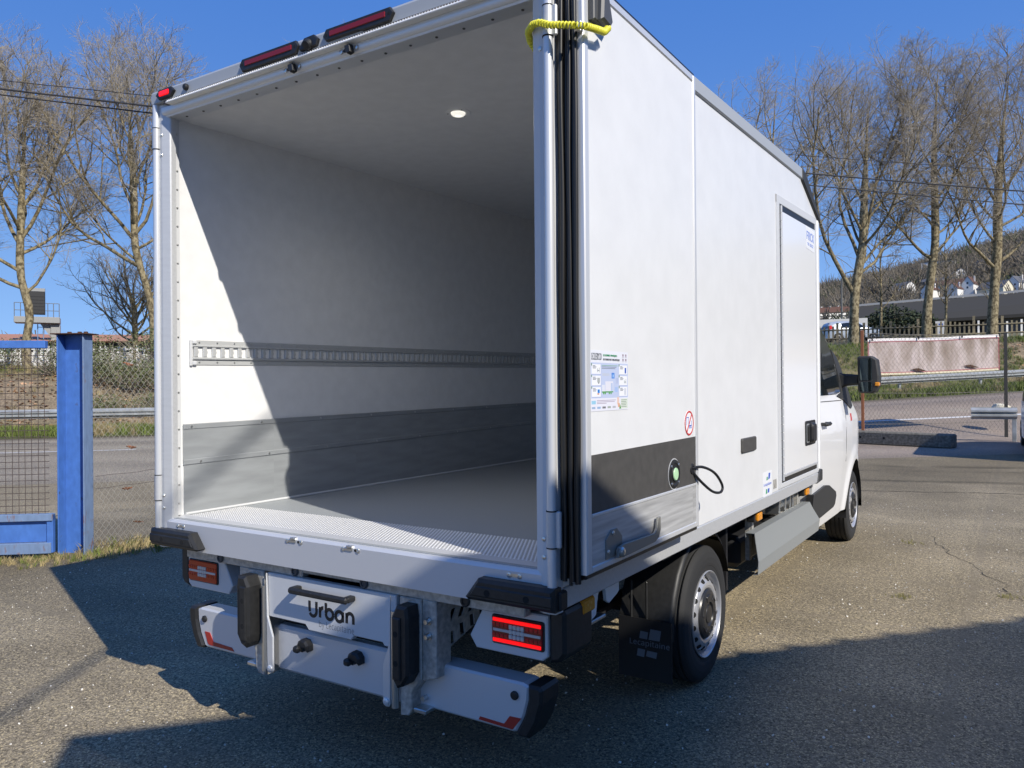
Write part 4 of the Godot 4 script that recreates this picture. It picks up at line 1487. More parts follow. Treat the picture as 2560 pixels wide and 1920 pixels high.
func truck_under(T: Node3D) -> void:
	var b: MB
	# side guard in folded sheet with its brackets and lights
	b = side_mb(0.0)
	var sec := [[1.0, 0.645], [1.0, 0.672], [1.056, 0.672], [1.062, 0.62], [1.078, 0.508], [1.074, 0.431], [1.045, 0.425]]
	var ends := [3.80, 3.84, 3.855, 3.92, 4.09, 4.055, 4.05]
	for i in sec.size() - 1:
		var p: Array = sec[i]
		var q: Array = sec[i + 1]
		var e := Vector2(q[0] - p[0], q[1] - p[1]).normalized()
		var nx := Vector3(0, e.x, -e.y) * 0.003
		var a0 := v3(2.40, p[1], p[0])
		var a1 := v3(2.40, q[1], q[0])
		var c1 := v3(ends[i + 1], q[1], q[0])
		var c0 := v3(ends[i], p[1], p[0])
		var o := Vector3(0, 0.3, 1.0) if i > 0 else Vector3(0, 0.2, -1)
		b.quad(a0, a1, c1, c0, o)
		b.quad(a0 - nx, a1 - nx, c1 - nx, c0 - nx, -o)
		b.quad(a0, a1, a1 - nx, a0 - nx, Vector3(-1, 0, 0))
		b.quad(c0, c1, c1 - nx, c0 - nx, Vector3(1, 0, 0))
	put("side_guard", b, M.skirt_grey, T)
	for z in [-2.56, -3.72]:
		b = MB.new()
		b.bb(v3(0.985, 0.66, z - 0.02), v3(1.0, 0.81, z + 0.02))
		b.bb(v3(0.96, 0.48, z - 0.025), v3(0.985, 0.81, z + 0.025))
		stuff(put("guard_bracket", b, M.galvanised, T))
	amber_light(v3(1.055, 0.765, -0.262), T)
	amber_light(v3(1.035, 0.752, -2.545), T)
	amber_light(v3(1.035, 0.752, -3.83), T)
	# spare fittings seen over the guard
	b = MB.new()
	b.bb(v3(0.88, 0.69, -3.25), v3(0.98, 0.80, -3.50), 0.008)
	for z in [-3.22, -3.38, -3.52, -3.60]:
		b.bb(v3(0.90, 0.66, z - 0.02), v3(0.995, 0.80, z + 0.012), 0.003)
	b.cyl(v3(0.95, 0.745, -3.15), v3(0.95, 0.745, -3.68), 0.022, 12)
	stuff(put("valve_block", b, M.zinc, T))
	b = MB.new()
	b.cyl(v3(0.72, 0.70, -2.55), v3(0.72, 0.70, -3.1), 0.11, 20)
	b.bb(v3(0.60, 0.42, -2.55), v3(0.92, 0.60, -3.6), 0.03)
	put("air_tank", b, M.dark_metal, T)
	# chassis
	for s in [-1.0, 1.0]:
		b = MB.new()
		b.bb(v3(s * 0.42, 0.56, -0.30), v3(s * 0.50, 0.70, -4.6))
		put("chassis_rail", b, M.dark_metal, T)
	b = MB.new()
	for z in [-0.55, -1.3, -2.3, -3.2, -3.9]:
		b.bb(v3(-0.95, 0.72, z - 0.05), v3(0.95, 0.80, z + 0.05))
	put("cross_bearer", b, M.dark_metal, T)
	b = MB.new()
	b.bb(v3(-1.02, 0.799, -0.10), v3(1.02, 0.884, -4.02))
	put("floor_underside", b, M.dark_metal, T)
	b = MB.new()
	b.cyl(v3(-0.80, 0.35, -1.762), v3(0.80, 0.35, -1.762), 0.055, 14)
	b.lathe(v3(-0.16, 0.35, -1.762), Vector3.RIGHT, [v2(0.05, 0), v2(0.15, 0.08), v2(0.17, 0.16), v2(0.15, 0.24), v2(0.05, 0.32)], 20)
	b.bb(v3(-0.60, 0.40, -1.0), v3(-0.52, 0.43, -2.5))
	b.bb(v3(0.52, 0.40, -1.0), v3(0.60, 0.43, -2.5))
	put("rear_axle", b, M.dark_metal, T)
	# white bracket with the round cut-out behind the right wheel, and pipe end
	for s in [-1.0, 1.0]:
		b = side_mb(0.0)
		var cut := [v2(0.36, 0.806), v2(0.36, 0.70), v2(0.40, 0.655), v2(0.455, 0.672), v2(0.465, 0.72)]
		for i in 9:
			var a := deg_to_rad(180.0 - 22.5 * i)
			cut.append(v2(0.505 + 0.036 * cos(a), 0.728 + 0.036 * sin(a)))
		cut.append_array([v2(0.545, 0.705), v2(0.57, 0.690), v2(0.64, 0.71), v2(0.66, 0.72), v2(0.66, 0.806)])
		b.prism(cut, s * 0.985, s * 0.999, 0.002)
		put("rear_bracket", b, M.cab_white, T)
		b = MB.new()
		b.bb(v3(s * 0.90, 0.635, -0.36), v3(s * 0.99, 0.65, -0.56), 0.004)
		put("tow_lug", b, M.zinc, T)
	b = MB.new()
	b.tube([v3(1.0, 0.76, -0.20), v3(1.0, 0.70, -0.205), v3(1.0, 0.66, -0.215)], 0.040, 14)
	b.tube([v3(1.0, 0.675, -0.21), v3(0.99, 0.630, -0.23)], 0.043, 14)
	put("drain_pipe", b, M.grey_box, T)
	b = MB.new()
	b.cyl(v3(0.99, 0.668, -0.325), v3(1.0, 0.668, -0.365), 0.018, 10)
	put("bolt", b, M.zinc, T)
	# wheels, guards and flaps
	for s in [-1.0, 1.0]:
		wheel(v3(s * 0.986, 0.35, -1.762), s, T)
		wheel(v3(s * 0.986, 0.35, -6.094), s, T, 0.35, "wheel", 0.35)
		b = MB.new()
		var rows := []
		for i in 13:
			var a := deg_to_rad(-4.0 + i * 14.0)
			var line := []
			for x in [0.70, 0.955, 0.97]:
				var rr := 0.455 if x < 0.96 else 0.425
				line.append(v3(s * x, 0.35 + rr * sin(a), -1.762 + rr * cos(a) * 1.02))
			rows.append(line)
		b.patch(rows, v3(0, 1, 1))
		for x in [0.76, 0.84]:
			b.bb(v3(s * x, 0.40, -1.300), v3(s * (x + 0.012), 0.60, -1.288), 0.005)
		put("mudguard", b, M.black_plastic, T)
		var F := Node3D.new()
		F.name = "mud_flap"
		T.add_child(F, true)
		b = MB.new()
		b.bb(v3(s * 0.70, 0.13, -1.292), v3(s * 0.975, 0.42, -1.286))
		put("flap_sheet", b, M.rubber, F)
		letters("flap_lettering", "Lecapitaine", 0.205, v3(s * 0.862, 0.300, -1.2855), Basis(), M.flap_ink, F, 400, 0.036)
		b = MB.new()
		b.xf = Transform3D(Basis(), v3(s * 0.862, 0.300, -1.286))
		b.prism([v2(-0.052, 0.024), v2(-0.012, 0.024), v2(-0.006, 0.058), v2(-0.046, 0.060)], 0.0, 0.0015)
		b.prism([v2(-0.004, 0.024), v2(0.052, 0.024), v2(0.060, 0.074), v2(0.006, 0.076)], 0.0, 0.0015)
		b.prism([v2(-0.066, -0.062), v2(-0.028, -0.064), v2(-0.022, -0.028), v2(-0.060, -0.026)], 0.0, 0.0015)
		b.prism([v2(-0.018, -0.058), v2(0.034, -0.062), v2(0.040, -0.032), v2(-0.012, -0.030)], 0.0, 0.0015)
		stuff(put("flap_mark", b, M.flap_ink, F))
	# stay hanging in front of the rear wheel
	b = MB.new()
	b.bb(v3(0.90, 0.36, -2.255), v3(0.94, 0.80, -2.225))
	put("guard_stay", b, M.dark_metal, T)

# ---------- cab: half width of the body at height y and place z
func cab_x(y: float, z: float) -> float:
	var tab := [[0.30, 0.965], [0.42, 0.985], [0.6, 1.005], [0.9, 1.032], [1.2, 1.035], [1.42, 1.005], [1.75, 0.955], [2.1, 0.885], [2.3, 0.82], [2.45, 0.74]]
	var w: float = tab[tab.size() - 1][1]
	for i in tab.size() - 1:
		if y <= tab[i + 1][0]:
			w = lerpf(tab[i][1], tab[i + 1][1], clampf((y - tab[i][0]) / (tab[i + 1][0] - tab[i][0]), 0, 1))
			break
	var tp := [[-4.0, 1.0], [-5.35, 1.0], [-5.9, 0.985], [-6.3, 0.965], [-6.6, 0.93], [-6.85, 0.86], [-7.03, 0.74]]
	for i in tp.size() - 1:
		if z >= tp[i + 1][0]:
			var f := clampf((z - tp[i][0]) / (tp[i + 1][0] - tp[i][0]), 0, 1)
			return w * lerpf(tp[i][1], tp[i + 1][1], f)
	return w * 0.74

func ramp(tab: Array, z: float) -> float:
	for i in tab.size() - 1:
		if z >= tab[i + 1][0]:
			return lerpf(tab[i][1], tab[i + 1][1], clampf((z - tab[i][0]) / (tab[i + 1][0] - tab[i][0]), 0, 1))
	return tab[tab.size() - 1][1]

# polygon of (z, y) laid on the cab's side, standing out by d
func cab_skin(poly: Array, d: float, thick: float, s: float, fx: Callable) -> MB:
	var b := MB.new()
	var p := PackedVector2Array(poly)
	var idx := Geometry2D.triangulate_polygon(p)
	var put3 := func(q: Vector2, o: float) -> Vector3: return Vector3(s * (fx.call(q.y, q.x) + o), q.y, q.x)
	for i in range(0, idx.size(), 3):
		var todo := [[p[idx[i]], p[idx[i + 1]], p[idx[i + 2]], 0]]
		while todo.size():
			var k: Array = todo.pop_back()
			if k[3] < 2:
				var m0: Vector2 = (k[0] + k[1]) * 0.5
				var m1: Vector2 = (k[1] + k[2]) * 0.5
				var m2: Vector2 = (k[2] + k[0]) * 0.5
				todo.append_array([[k[0], m0, m2, k[3] + 1], [m0, k[1], m1, k[3] + 1], [m2, m1, k[2], k[3] + 1], [m0, m1, m2, k[3] + 1]])
			else:
				b.tri(put3.call(k[0], d), put3.call(k[1], d), put3.call(k[2], d), v3(s, 0, 0))
	var mid := Vector2.ZERO
	for q in p:
		mid += q / p.size()
	for i in p.size():
		var j := (i + 1) % p.size()
		for h in 4:
			var a := p[i].lerp(p[j], h / 4.0)
			var c := p[i].lerp(p[j], (h + 1) / 4.0)
			var out := (a + c) * 0.5 - mid
			b.quad(put3.call(a, d), put3.call(c, d), put3.call(c, d - thick), put3.call(a, d - thick), v3(0, out.y, out.x))
	return b

func shell(b: MB, z0: float, z1: float, nz: int, rows: int, fb: Callable, ft: Callable, fx: Callable) -> void:
	var left := []
	var right := []
	var top := []
	for i in nz + 1:
		var z := lerpf(z0, z1, float(i) / nz)
		var y0: float = fb.call(z)
		var y1: float = ft.call(z)
		var l := []
		var r := []
		for j in rows + 1:
			var f := float(j) / rows
			var y := lerpf(y0, y1, f)
			var x: float = fx.call(y, z)
			var near := clampf((f - 0.86) / 0.14, 0, 1)
			x -= 0.10 * near * near
			r.append(v3(x, y, z))
			l.append(v3(-x, y, z))
		left.append(l)
		right.append(r)
		var tl := []
		var xe: float = r[rows].x
		for j in 9:
			var f := -1.0 + j / 4.0
			tl.append(v3(f * xe, y1 + 0.035 * (1.0 - f * f), z))
		top.append(tl)
	b.patch(right, v3(1, 0.1, 0))
	b.patch(left, v3(-1, 0.1, 0))
	b.patch(top, v3(0, 1, -0.3))
	for e in [0, nz]:
		var hint := v3(0, 0, 1) if e == 0 else v3(0, 0, -1)
		for j in rows:
			b.quad(left[e][j], right[e][j], right[e][j + 1], left[e][j + 1], hint)

func truck_cab(T: Node3D) -> void:
	var b := MB.new()
	var top := [[-4.12, 2.40], [-4.65, 2.40], [-4.85, 2.33], [-5.02, 2.20], [-6.08, 1.45], [-6.2, 1.39], [-6.5, 1.27], [-6.75, 1.16], [-6.92, 1.03], [-7.0, 0.85], [-7.04, 0.65]]
	var ft := func(z: float) -> float: return ramp(top, z)
	var fb := func(z: float) -> float:
		var r := 0.445
		var d := z + 6.094
		if absf(d) < r:
			return maxf(0.37, 0.36 + sqrt(r * r - d * d))
		return 0.37 if z > -6.0 else 0.30
	# wheel arch lip swells a little
	var fx := func(y: float, z: float) -> float:
		var d := Vector2(z + 6.094, y - 0.36).length()
		return cab_x(y, z) + 0.020 * (1.0 - smoothstep(0.46, 0.60, d))
	shell(b, -4.12, -7.04, 96, 20, fb, ft, fx)
	put("cab_body", b, M.cab_white, T)
	for s in [-1.0, 1.0]:
		var glass := [v2(-4.25, 1.45), v2(-5.22, 1.455), v2(-5.40, 1.475), v2(-5.42, 1.56), v2(-5.26, 1.86), v2(-5.02, 2.10), v2(-4.88, 2.16), v2(-4.25, 2.18)]
		put("side_window", cab_skin(glass, 0.004, 0.03, s, fx), M.window_tint, T)
		var tri := [v2(-5.20, 1.44), v2(-5.50, 1.40), v2(-5.86, 1.31), v2(-5.98, 1.335), v2(-5.80, 1.56), v2(-5.52, 1.79), v2(-5.30, 1.86), v2(-5.44, 1.56), v2(-5.42, 1.47)]
		put("mirror_base", cab_skin(tri, 0.010, 0.04, s, fx), M.trim_plastic, T)
		var clad := [v2(-4.10, 0.69), v2(-4.55, 0.715), v2(-4.70, 0.70), v2(-5.02, 0.61), v2(-5.06, 0.57), v2(-5.04, 0.50), v2(-4.98, 0.48), v2(-4.10, 0.45)]
		put("door_cladding", cab_skin(clad, 0.020, 0.05, s, fx), M.trim_plastic, T)
		for line in [[v2(-5.515, 1.38), v2(-5.52, 0.83), v2(-5.527, 0.83), v2(-5.522, 1.38)], [v2(-4.2, 1.405), v2(-5.4, 1.40), v2(-5.4, 1.394), v2(-4.2, 1.399)]]:
			put("panel_gap", cab_skin(line, 0.002, 0.004, s, fx), M.dark_hole, T)
		b = MB.new()
		b.xf = Transform3D(SIDE if s > 0 else Basis(Vector3(0, 0, -1), Vector3(0, 1, 0), Vector3(-1, 0, 0)), v3(s * 1.035, 0, 0))
		b.bb(v3(4.40, 1.205, 0.018), v3(4.60, 1.238, 0.046), 0.012)
		b.bb(v3(4.40, 1.208, -0.01), v3(4.44, 1.235, 0.03), 0.006)
		b.bb(v3(4.56, 1.208, -0.01), v3(4.60, 1.235, 0.03), 0.006)
		put("door_handle", b, M.trim_plastic, T)
		put("side_badge", cab_skin([v2(-5.80, 1.195), v2(-5.86, 1.195), v2(-5.86, 1.265), v2(-5.80, 1.265)], 0.004, 0.006, s, fx), M.bright_red, T)
		# black lip round the arch and bumper corner
		b = MB.new()
		var rows := []
		for i in 9:
			var a := deg_to_rad(-8.0 + i * 9.0)
			var line := []
			for r in [0.43, 0.50]:
				var z: float = -6.094 - r * cos(a)
				var y: float = 0.36 + r * sin(a)
				line.append(v3(s * (fx.call(y, z) + 0.012), y, z))
			rows.append(line)
		b.patch(rows, v3(s, 0, 0))
		put("bumper_corner", b, M.trim_plastic, T)
		b = MB.new()
		rows = []
		for i in 13:
			var a := deg_to_rad(-10.0 + i * 200.0 / 12)
			rows.append([v3(s * 0.62, 0.36 + 0.44 * sin(a), -6.094 + 0.44 * cos(a)), v3(s * 0.995, 0.36 + 0.44 * sin(a), -6.094 + 0.44 * cos(a))])
		b.patch(rows, v3(0, 1, 0))
		b.bb(v3(s * 0.60, 0.25, -5.62), v3(s * 0.62, 0.85, -6.56))
		put("wheel_arch", b, M.dark_metal, T)
		# door mirror
		var R := Node3D.new()
		R.name = "door_mirror"
		T.add_child(R, true)
		b = MB.new()
		b.prism([v2(s * 1.14, 1.785), v2(s * 1.155, 1.797), v2(s * 1.255, 1.797), v2(s * 1.30, 1.765), v2(s * 1.318, 1.62), v2(s * 1.316, 1.53), v2(s * 1.29, 1.475), v2(s * 1.255, 1.458), v2(s * 1.16, 1.462), v2(s * 1.143, 1.48)], -5.60, -5.44, 0.012)
		put("mirror_shell", b, M.trim_plastic, R)
		b = MB.new()
		b.prism(rrect(minf(s * 1.162, s * 1.262), 1.578, maxf(s * 1.162, s * 1.262), 1.775, 0.012), -5.445, -5.436)
		put("mirror_glass", b, M.mirror_glass, R)
		b = MB.new()
		b.prism(rrect(minf(s * 1.162, s * 1.262), 1.475, maxf(s * 1.162, s * 1.262), 1.562, 0.012), -5.445, -5.435)
		put("wide_angle_glass", b, M.mirror_glass, R)
		b = MB.new()
		b.prism([v2(s * 0.96, 1.43), v2(s * 0.98, 1.50), v2(s * 1.03, 1.528), v2(s * 1.145, 1.54), v2(s * 1.145, 1.63), v2(s * 1.0, 1.642), v2(s * 0.92, 1.645), v2(s * 0.92, 1.43)], -5.58, -5.49, 0.015)
		put("mirror_arm", b, M.trim_plastic, R)
		b = MB.new()
		b.bb(v3(s * 1.285, 1.525, -5.50), v3(s * 1.322, 1.56, -5.432), 0.006)
		put("indicator", b, M.amber, R)
	b = MB.new()
	b.patch([[v3(-0.80, 1.50, -6.04), v3(0.80, 1.50, -6.04)], [v3(-0.70, 2.20, -5.08), v3(0.70, 2.20, -5.08)]], v3(0, 1, -1))
	put("windscreen", b, M.window_tint, T)
	b = MB.new()
	b.bb(v3(-0.75, 0.28, -6.95), v3(0.75, 0.62, -7.07), 0.04)
	put("front_bumper", b, M.trim_plastic, T)
	b = MB.new()
	b.bb(v3(-0.9, 0.38, -4.14), v3(0.9, 0.75, -5.6))
	put("cab_floor", b, M.dark_metal, T)

# the maker's word on the step panel, drawn with one even stroke
func arc_pts(cx: float, cy: float, r: float, a0: float, a1: float, k := 16) -> Array:
	var out := []
	for i in k + 1:
		var a := deg_to_rad(lerpf(a0, a1, float(i) / k))
		out.append(v2(cx + r * cos(a), cy + r * sin(a)))
	return out

func bold_word(parent: Node) -> void:
	var strokes := [
		[[v2(0, 1.42), v2(0, 0.62), v2(0.06, 0.38)], arc_pts(0.47, 0.47, 0.47, 205, 360) + [v2(0.94, 1.42)]],
		[[v2(1.42, 0), v2(1.42, 1.0)], arc_pts(1.88, 0.52, 0.46, 180, 88, 8)],
		[[v2(2.22, 0.5), v2(2.22, 1.5)], arc_pts(2.69, 0.47, 0.47, 0, 180), arc_pts(2.69, 0.47, 0.47, 180, 360)],
		[arc_pts(3.97, 0.47, 0.47, 0, 180), arc_pts(3.97, 0.47, 0.47, 180, 360), [v2(4.44, 0), v2(4.44, 0.96)]],
		[[v2(4.94, 0), v2(4.94, 0.96)], arc_pts(5.36, 0.54, 0.42, 180, 0) + [v2(5.78, 0)]]]
	var k := 0.258 / 6.04
	for letter in strokes:
		var b := MB.new()
		b.xf = Transform3D(Basis.from_scale(v3(k, k, 1)), v3(-0.098, 0.612, -0.0222))
		for line in letter:
			for poly in Geometry2D.offset_polyline(PackedVector2Array(line), 0.165, Geometry2D.JOIN_ROUND, Geometry2D.END_BUTT):
				if not Geometry2D.is_polygon_clockwise(poly):
					b.prism(Array(poly), -0.001, 0.0008)
		put("letter", b, M.ink, parent)

# ================================================================ ground
# street frame: s runs along the road (to the right and away), t across it
func st(s: float, t: float, y := 0.0) -> Vector3:
	return v3(0.70711 * (s - t), y, -0.70711 * (s + t))

func s_of(p: Vector3) -> float:
	return 0.70711 * (p.x - p.z)

func t_of(p: Vector3) -> float:
	return -0.70711 * (p.x + p.z)

func land(s: float, t: float) -> float:
	var q := minf(s, 70.0)
	var h := 0.021 * (q + sqrt(q * q + 36.0)) * smoothstep(14.5, 21.0, t)
	h += 2.32 * smoothstep(26.2, 31.6, t) + 0.048 * clampf(t - 32.0, 0.0, 70.0)
	h += 0.10 * smoothstep(23.55, 24.2, t) * (1.0 - smoothstep(26.0, 27.0, t))
	return h

func land_at(p: Vector3) -> float:
	return land(s_of(p), t_of(p))

func steps(from: float, to: float, dense0: float, dense1: float, fine: float, grow := 1.25) -> Array:
	var out := []
	var x := dense0
	while x < dense1:
		out.append(x)
		x += fine
	var k := fine
	x = dense1
	while x < to:
		out.append(x)
		k *= grow
		x += k
	out.append(to)
	k = fine
	x = dense0 - k
	while x > from:
		out.push_front(x)
		k *= grow
		x -= k
	out.push_front(from)
	return out

# a sheet over the land between lines of s and t, tinted point by point
func sheet(ss: Array, ts: Array, lift: float, tint: Callable) -> ArrayMesh:
	var v := PackedVector3Array()
	var n := PackedVector3Array()
	var c := PackedColorArray()
	var idx := PackedInt32Array()
	for s in ss:
		for t in ts:
			v.append(st(s, t, land(s, t) + lift))
			var e := 0.15
			var gs: float = (land(s + e, t) - land(s - e, t)) / (2 * e)
			var gt: float = (land(s, t + e) - land(s, t - e)) / (2 * e)
			var nn := Vector3.UP - st(1, 0) * gs - st(0, 1) * gt
			n.append(nn.normalized())
			c.append(tint.call(s, t))
	var w := ts.size()
	for i in ss.size() - 1:
		for j in w - 1:
			var a := i * w + j
			var q := v[a + w] - v[a]
			var r := v[a + 1] - v[a]
			if q.cross(r).y > 0.0:
				idx.append_array([a, a + 1, a + w, a + 1, a + w + 1, a + w])
			else:
				idx.append_array([a, a + w, a + 1, a + 1, a + w, a + w + 1])
	var arr := []
	arr.resize(Mesh.ARRAY_MAX)
	arr[Mesh.ARRAY_VERTEX] = v
	arr[Mesh.ARRAY_NORMAL] = n
	arr[Mesh.ARRAY_COLOR] = c
	arr[Mesh.ARRAY_INDEX] = idx
	var m := ArrayMesh.new()
	m.add_surface_from_arrays(Mesh.PRIMITIVE_TRIANGLES, arr)
	return m

func nz(x: float, y: float, k := 1.0) -> float:
	return fn.get_noise_2d(x * k, y * k)

func seg_d(p: Vector2, a: Vector2, b: Vector2) -> float:
	return p.distance_to(Geometry2D.get_closest_point_to_segment(p, a, b))

func yard_tint(s: float, t: float) -> Color:
	var p := st(s, t)
	var base := Color(0.76, 0.655, 0.47)
	var a := nz(p.x, p.z, 9.0)
	var b := nz(p.x + 40, p.z - 17, 42.0)
	var c := nz(p.x - 90, p.z + 60, 2.5)
	var k := 1.0 + 0.26 * a + 0.20 * b + 0.16 * c
	var q := Vector2(p.x, p.z)
	# worn, sandy middle of the yard on the right; darker old patch by the wheel tracks
	var sand := smoothstep(2.0, 3.4, p.x + 0.25 * (p.z + 4.0)) * smoothstep(-13.0, -9.0, p.z)
	base = base.lerp(Color(0.72, 0.60, 0.43), sand * 0.6)
	k *= 1.0 - 0.25 * smoothstep(-9.5, -11.5, p.z) * smoothstep(-2.0, 0.0, p.x)
	# long concrete joints across the yard
	for j in [[Vector2(-1.2, -10.9), Vector2(6.0, -13.1)], [Vector2(-1.0, -13.5), Vector2(6.0, -15.6)]]:
		k *= 1.0 - 0.45 * (1.0 - smoothstep(0.03, 0.16, seg_d(q, j[0], j[1])))
	# repaired strip, tyre tracks and scuffed pale ground
	k *= 1.0 - 0.13 * smoothstep(0.0, 0.1, 0.42 - absf(p.x - 3.2 + 0.35 * (p.z + 3.0))) * smoothstep(-8.0, -7.6, p.z)
	for tr in [1.75, 3.35]:
		k *= 1.0 + 0.10 * (1.0 - smoothstep(0.05, 0.28, absf(p.x - tr + 0.06 * (p.z + 6.0) + 0.05 * a)))
	k *= 1.0 + 0.22 * smoothstep(0.12, 0.4, nz(p.x + 11, p.z * 1.4 - 30, 16.0))
	# oily drips
	for d in [[2.6, -1.2, 0.5], [3.4, -2.8, 0.7], [1.9, -0.4, 0.25], [3.0, 0.3, 0.45], [-2.6, 1.0, 0.5]]:
		k *= 1.0 - 0.22 * (1.0 - smoothstep(d[2] * 0.3, d[2], q.distance_to(Vector2(d[0], d[1])) + 0.3 * b))
	# light earth under the fence
	var g := 1.0 - smoothstep(0.1, 0.75, absf(p.x + 5.05 + 0.03 * (p.z + 1.7)) + 0.25 * b)
	if p.z < 2.0 and p.z > -16.0:
		base = base.lerp(Color(0.5, 0.42, 0.28), g * 0.7)
	return base * clampf(k, 0.35, 1.7)

func road_tint(s: float, t: float) -> Color:
	var a := nz(s * 0.3, t * 2.4, 9.0)
	var b := nz(s, t, 30.0)
	var k := 1.0 + 0.12 * a + 0.10 * b
	k *= 1.0 + 0.10 * sin(t * 2.1) - 0.22 * smoothstep(22.6, 23.2, t) - 0.15 * smoothstep(9.6, 8.6, t)
	return Color(0.86, 0.765, 0.63).lerp(Color(0.88, 0.74, 0.64), smoothstep(5.0, 14.0, s)) * k

func verge_tint(s: float, t: float) -> Color:
	var a := nz(s, t, 14.0)
	var b := nz(s + 50, t + 9, 60.0)
	var grass := Color(0.085, 0.105, 0.028)
	var dry := Color(0.20, 0.155, 0.085)
	var litter := Color(0.235, 0.18, 0.125)
	var f := clampf(0.5 + 0.9 * a + 0.5 * b, 0.0, 1.0)
	var c := grass.lerp(dry, f)
	if t < 24.6:
		c = c.lerp(grass, 0.7)
	var lit := smoothstep(26.5, 28.0, t) * (1.0 - smoothstep(30.0, 31.0, t)) * (1.0 - smoothstep(2.0, 12.0, s))
	lit = maxf(lit, smoothstep(26.5, 28.0, t) * (1.0 - smoothstep(30.5, 31.3, t)) * smoothstep(30.0, 34.0, s))
	c = c.lerp(litter * (0.8 + 0.8 * absf(b)), lit * 0.85)
	return c * (1.9 + 0.5 * b)

func ground() -> void:
	var ss := steps(-90, 150, -9.0, 9.0, 0.16, 1.22)
	var ts := steps(-70, 11.0, -7.0, 8.0, 0.16, 1.22)
	struct(put("yard", sheet(ss, ts, 0.0, yard_tint), M.asphalt, self, true))
	struct(put("road", sheet(steps(-150, 190, -12.0, 30.0, 0.5, 1.2), steps(11.0, 23.6, 11.0, 23.6, 0.22), 0.0, road_tint), M.road_asphalt, self, true))
	struct(put("verge", sheet(steps(-150, 190, -16.0, 46.0, 0.4, 1.2), steps(23.6, 110, 23.6, 33.0, 0.22, 1.2), 0.03, verge_tint), M.soil, self, true))
	var far := sheet(steps(-1500, 1500, -100, 100, 40, 1.3), [-1500.0, -300.0, -71.0, -70.0], -0.2, func(_s, _t): return Color(0.12, 0.12, 0.11))
	struct(put("outer_ground", far, M.hill_soil, self, true))
	for e in [[-1500.0, -90.0], [150.0, 1500.0]]:
		struct(put("outer_ground", sheet([e[0], (e[0] + e[1]) * 0.5, e[1]], [-71.0, -20.0, 12.0, 24.0, 33.0, 110.0], -0.25, func(_s, _t): return Color(0.12, 0.12, 0.10)), M.hill_soil, self, true))
	# cracks that have opened in the old asphalt
	var r := RandomNumberGenerator.new()
	r.seed = 4
	for k in [[v3(-0.9, 0, -9.6), v3(7.0, 0, -12.2), 0.020], [v3(-0.6, 0, -12.6), v3(6.0, 0, -14.9), 0.016], [v3(2.2, 0, -4.6), v3(3.9, 0, -1.9), 0.006], [v3(3.9, 0, -1.9), v3(4.1, 0, 0.2), 0.005], [v3(1.55, 0, -6.8), v3(2.3, 0, -4.6), 0.005], [v3(-4.4, 0, 0.4), v3(-2.9, 0, 1.9), 0.006]]:
		var b := MB.new()
		var n := int(k[0].distance_to(k[1]) / 0.09)
		var sd: Vector3 = (k[1] - k[0]).normalized().cross(Vector3.UP)
		var last := Vector3.ZERO
		var lw := 0.0
		for i in n + 1:
			var p: Vector3 = k[0].lerp(k[1], float(i) / n) + sd * (0.10 * nz(i * 1.3, k[2] * 900.0, 5.0) + 0.012 * r.randfn()) + v3(0, 0.0035, 0)
			var w: float = k[2] * r.randf_range(0.15, 1.0)
			if i > 0:
				b.quad(last - sd * lw, p - sd * w, p + sd * w, last + sd * lw, Vector3.UP)
			last = p
			lw = w
		struct(put("pavement_crack", b, M.crack, self))
	# road markings
	for k in [[-40.0, -5.05], [-2.0, 1.0], [4.0, 7.0], [13.6, 60.0]]:
		var b := MB.new()
		var n := maxi(2, int((k[1] - k[0]) / 1.5))
		for i in n:
			var a := lerpf(k[0], k[1], float(i) / n)
			var c := lerpf(k[0], k[1], float(i + 1) / n)
			b.quad(st(a, 17.92, land(a, 17.92) + 0.006), st(c, 17.92, land(c, 17.92) + 0.006), st(c, 18.07, land(c, 18.07) + 0.006), st(a, 18.07, land(a, 18.07) + 0.006), Vector3.UP)
		var o := put("road_marking", b, M.white_line, self)
		struct(o)

# ================================================================ guard rails
# two-wave steel beam along points, posts at distances
func wave_beam(path: Array, top: float, dirn: Vector3) -> MB:
	var b := MB.new()
	var prof := [[0.0, 0.0], [0.0, -0.015], [0.078, -0.075], [0.078, -0.115], [0.005, -0.150], [0.005, -0.160], [0.078, -0.200], [0.078, -0.235], [0.0, -0.295], [0.0, -0.31]]
	for i in prof.size() - 1:
		for j in path.size() - 1:
			var a: Vector3 = path[j] + dirn * prof[i][0] + Vector3(0, top + prof[i][1], 0)
			var c: Vector3 = path[j + 1] + dirn * prof[i][0] + Vector3(0, top + prof[i][1], 0)
			var d: Vector3 = path[j + 1] + dirn * prof[i + 1][0] + Vector3(0, top + prof[i + 1][1], 0)
			var e: Vector3 = path[j] + dirn * prof[i + 1][0] + Vector3(0, top + prof[i + 1][1], 0)
			b.quad(a, c, d, e, dirn)
			var k := -dirn * 0.004
			b.quad(a + k, c + k, d + k, e + k, -dirn)
	return b

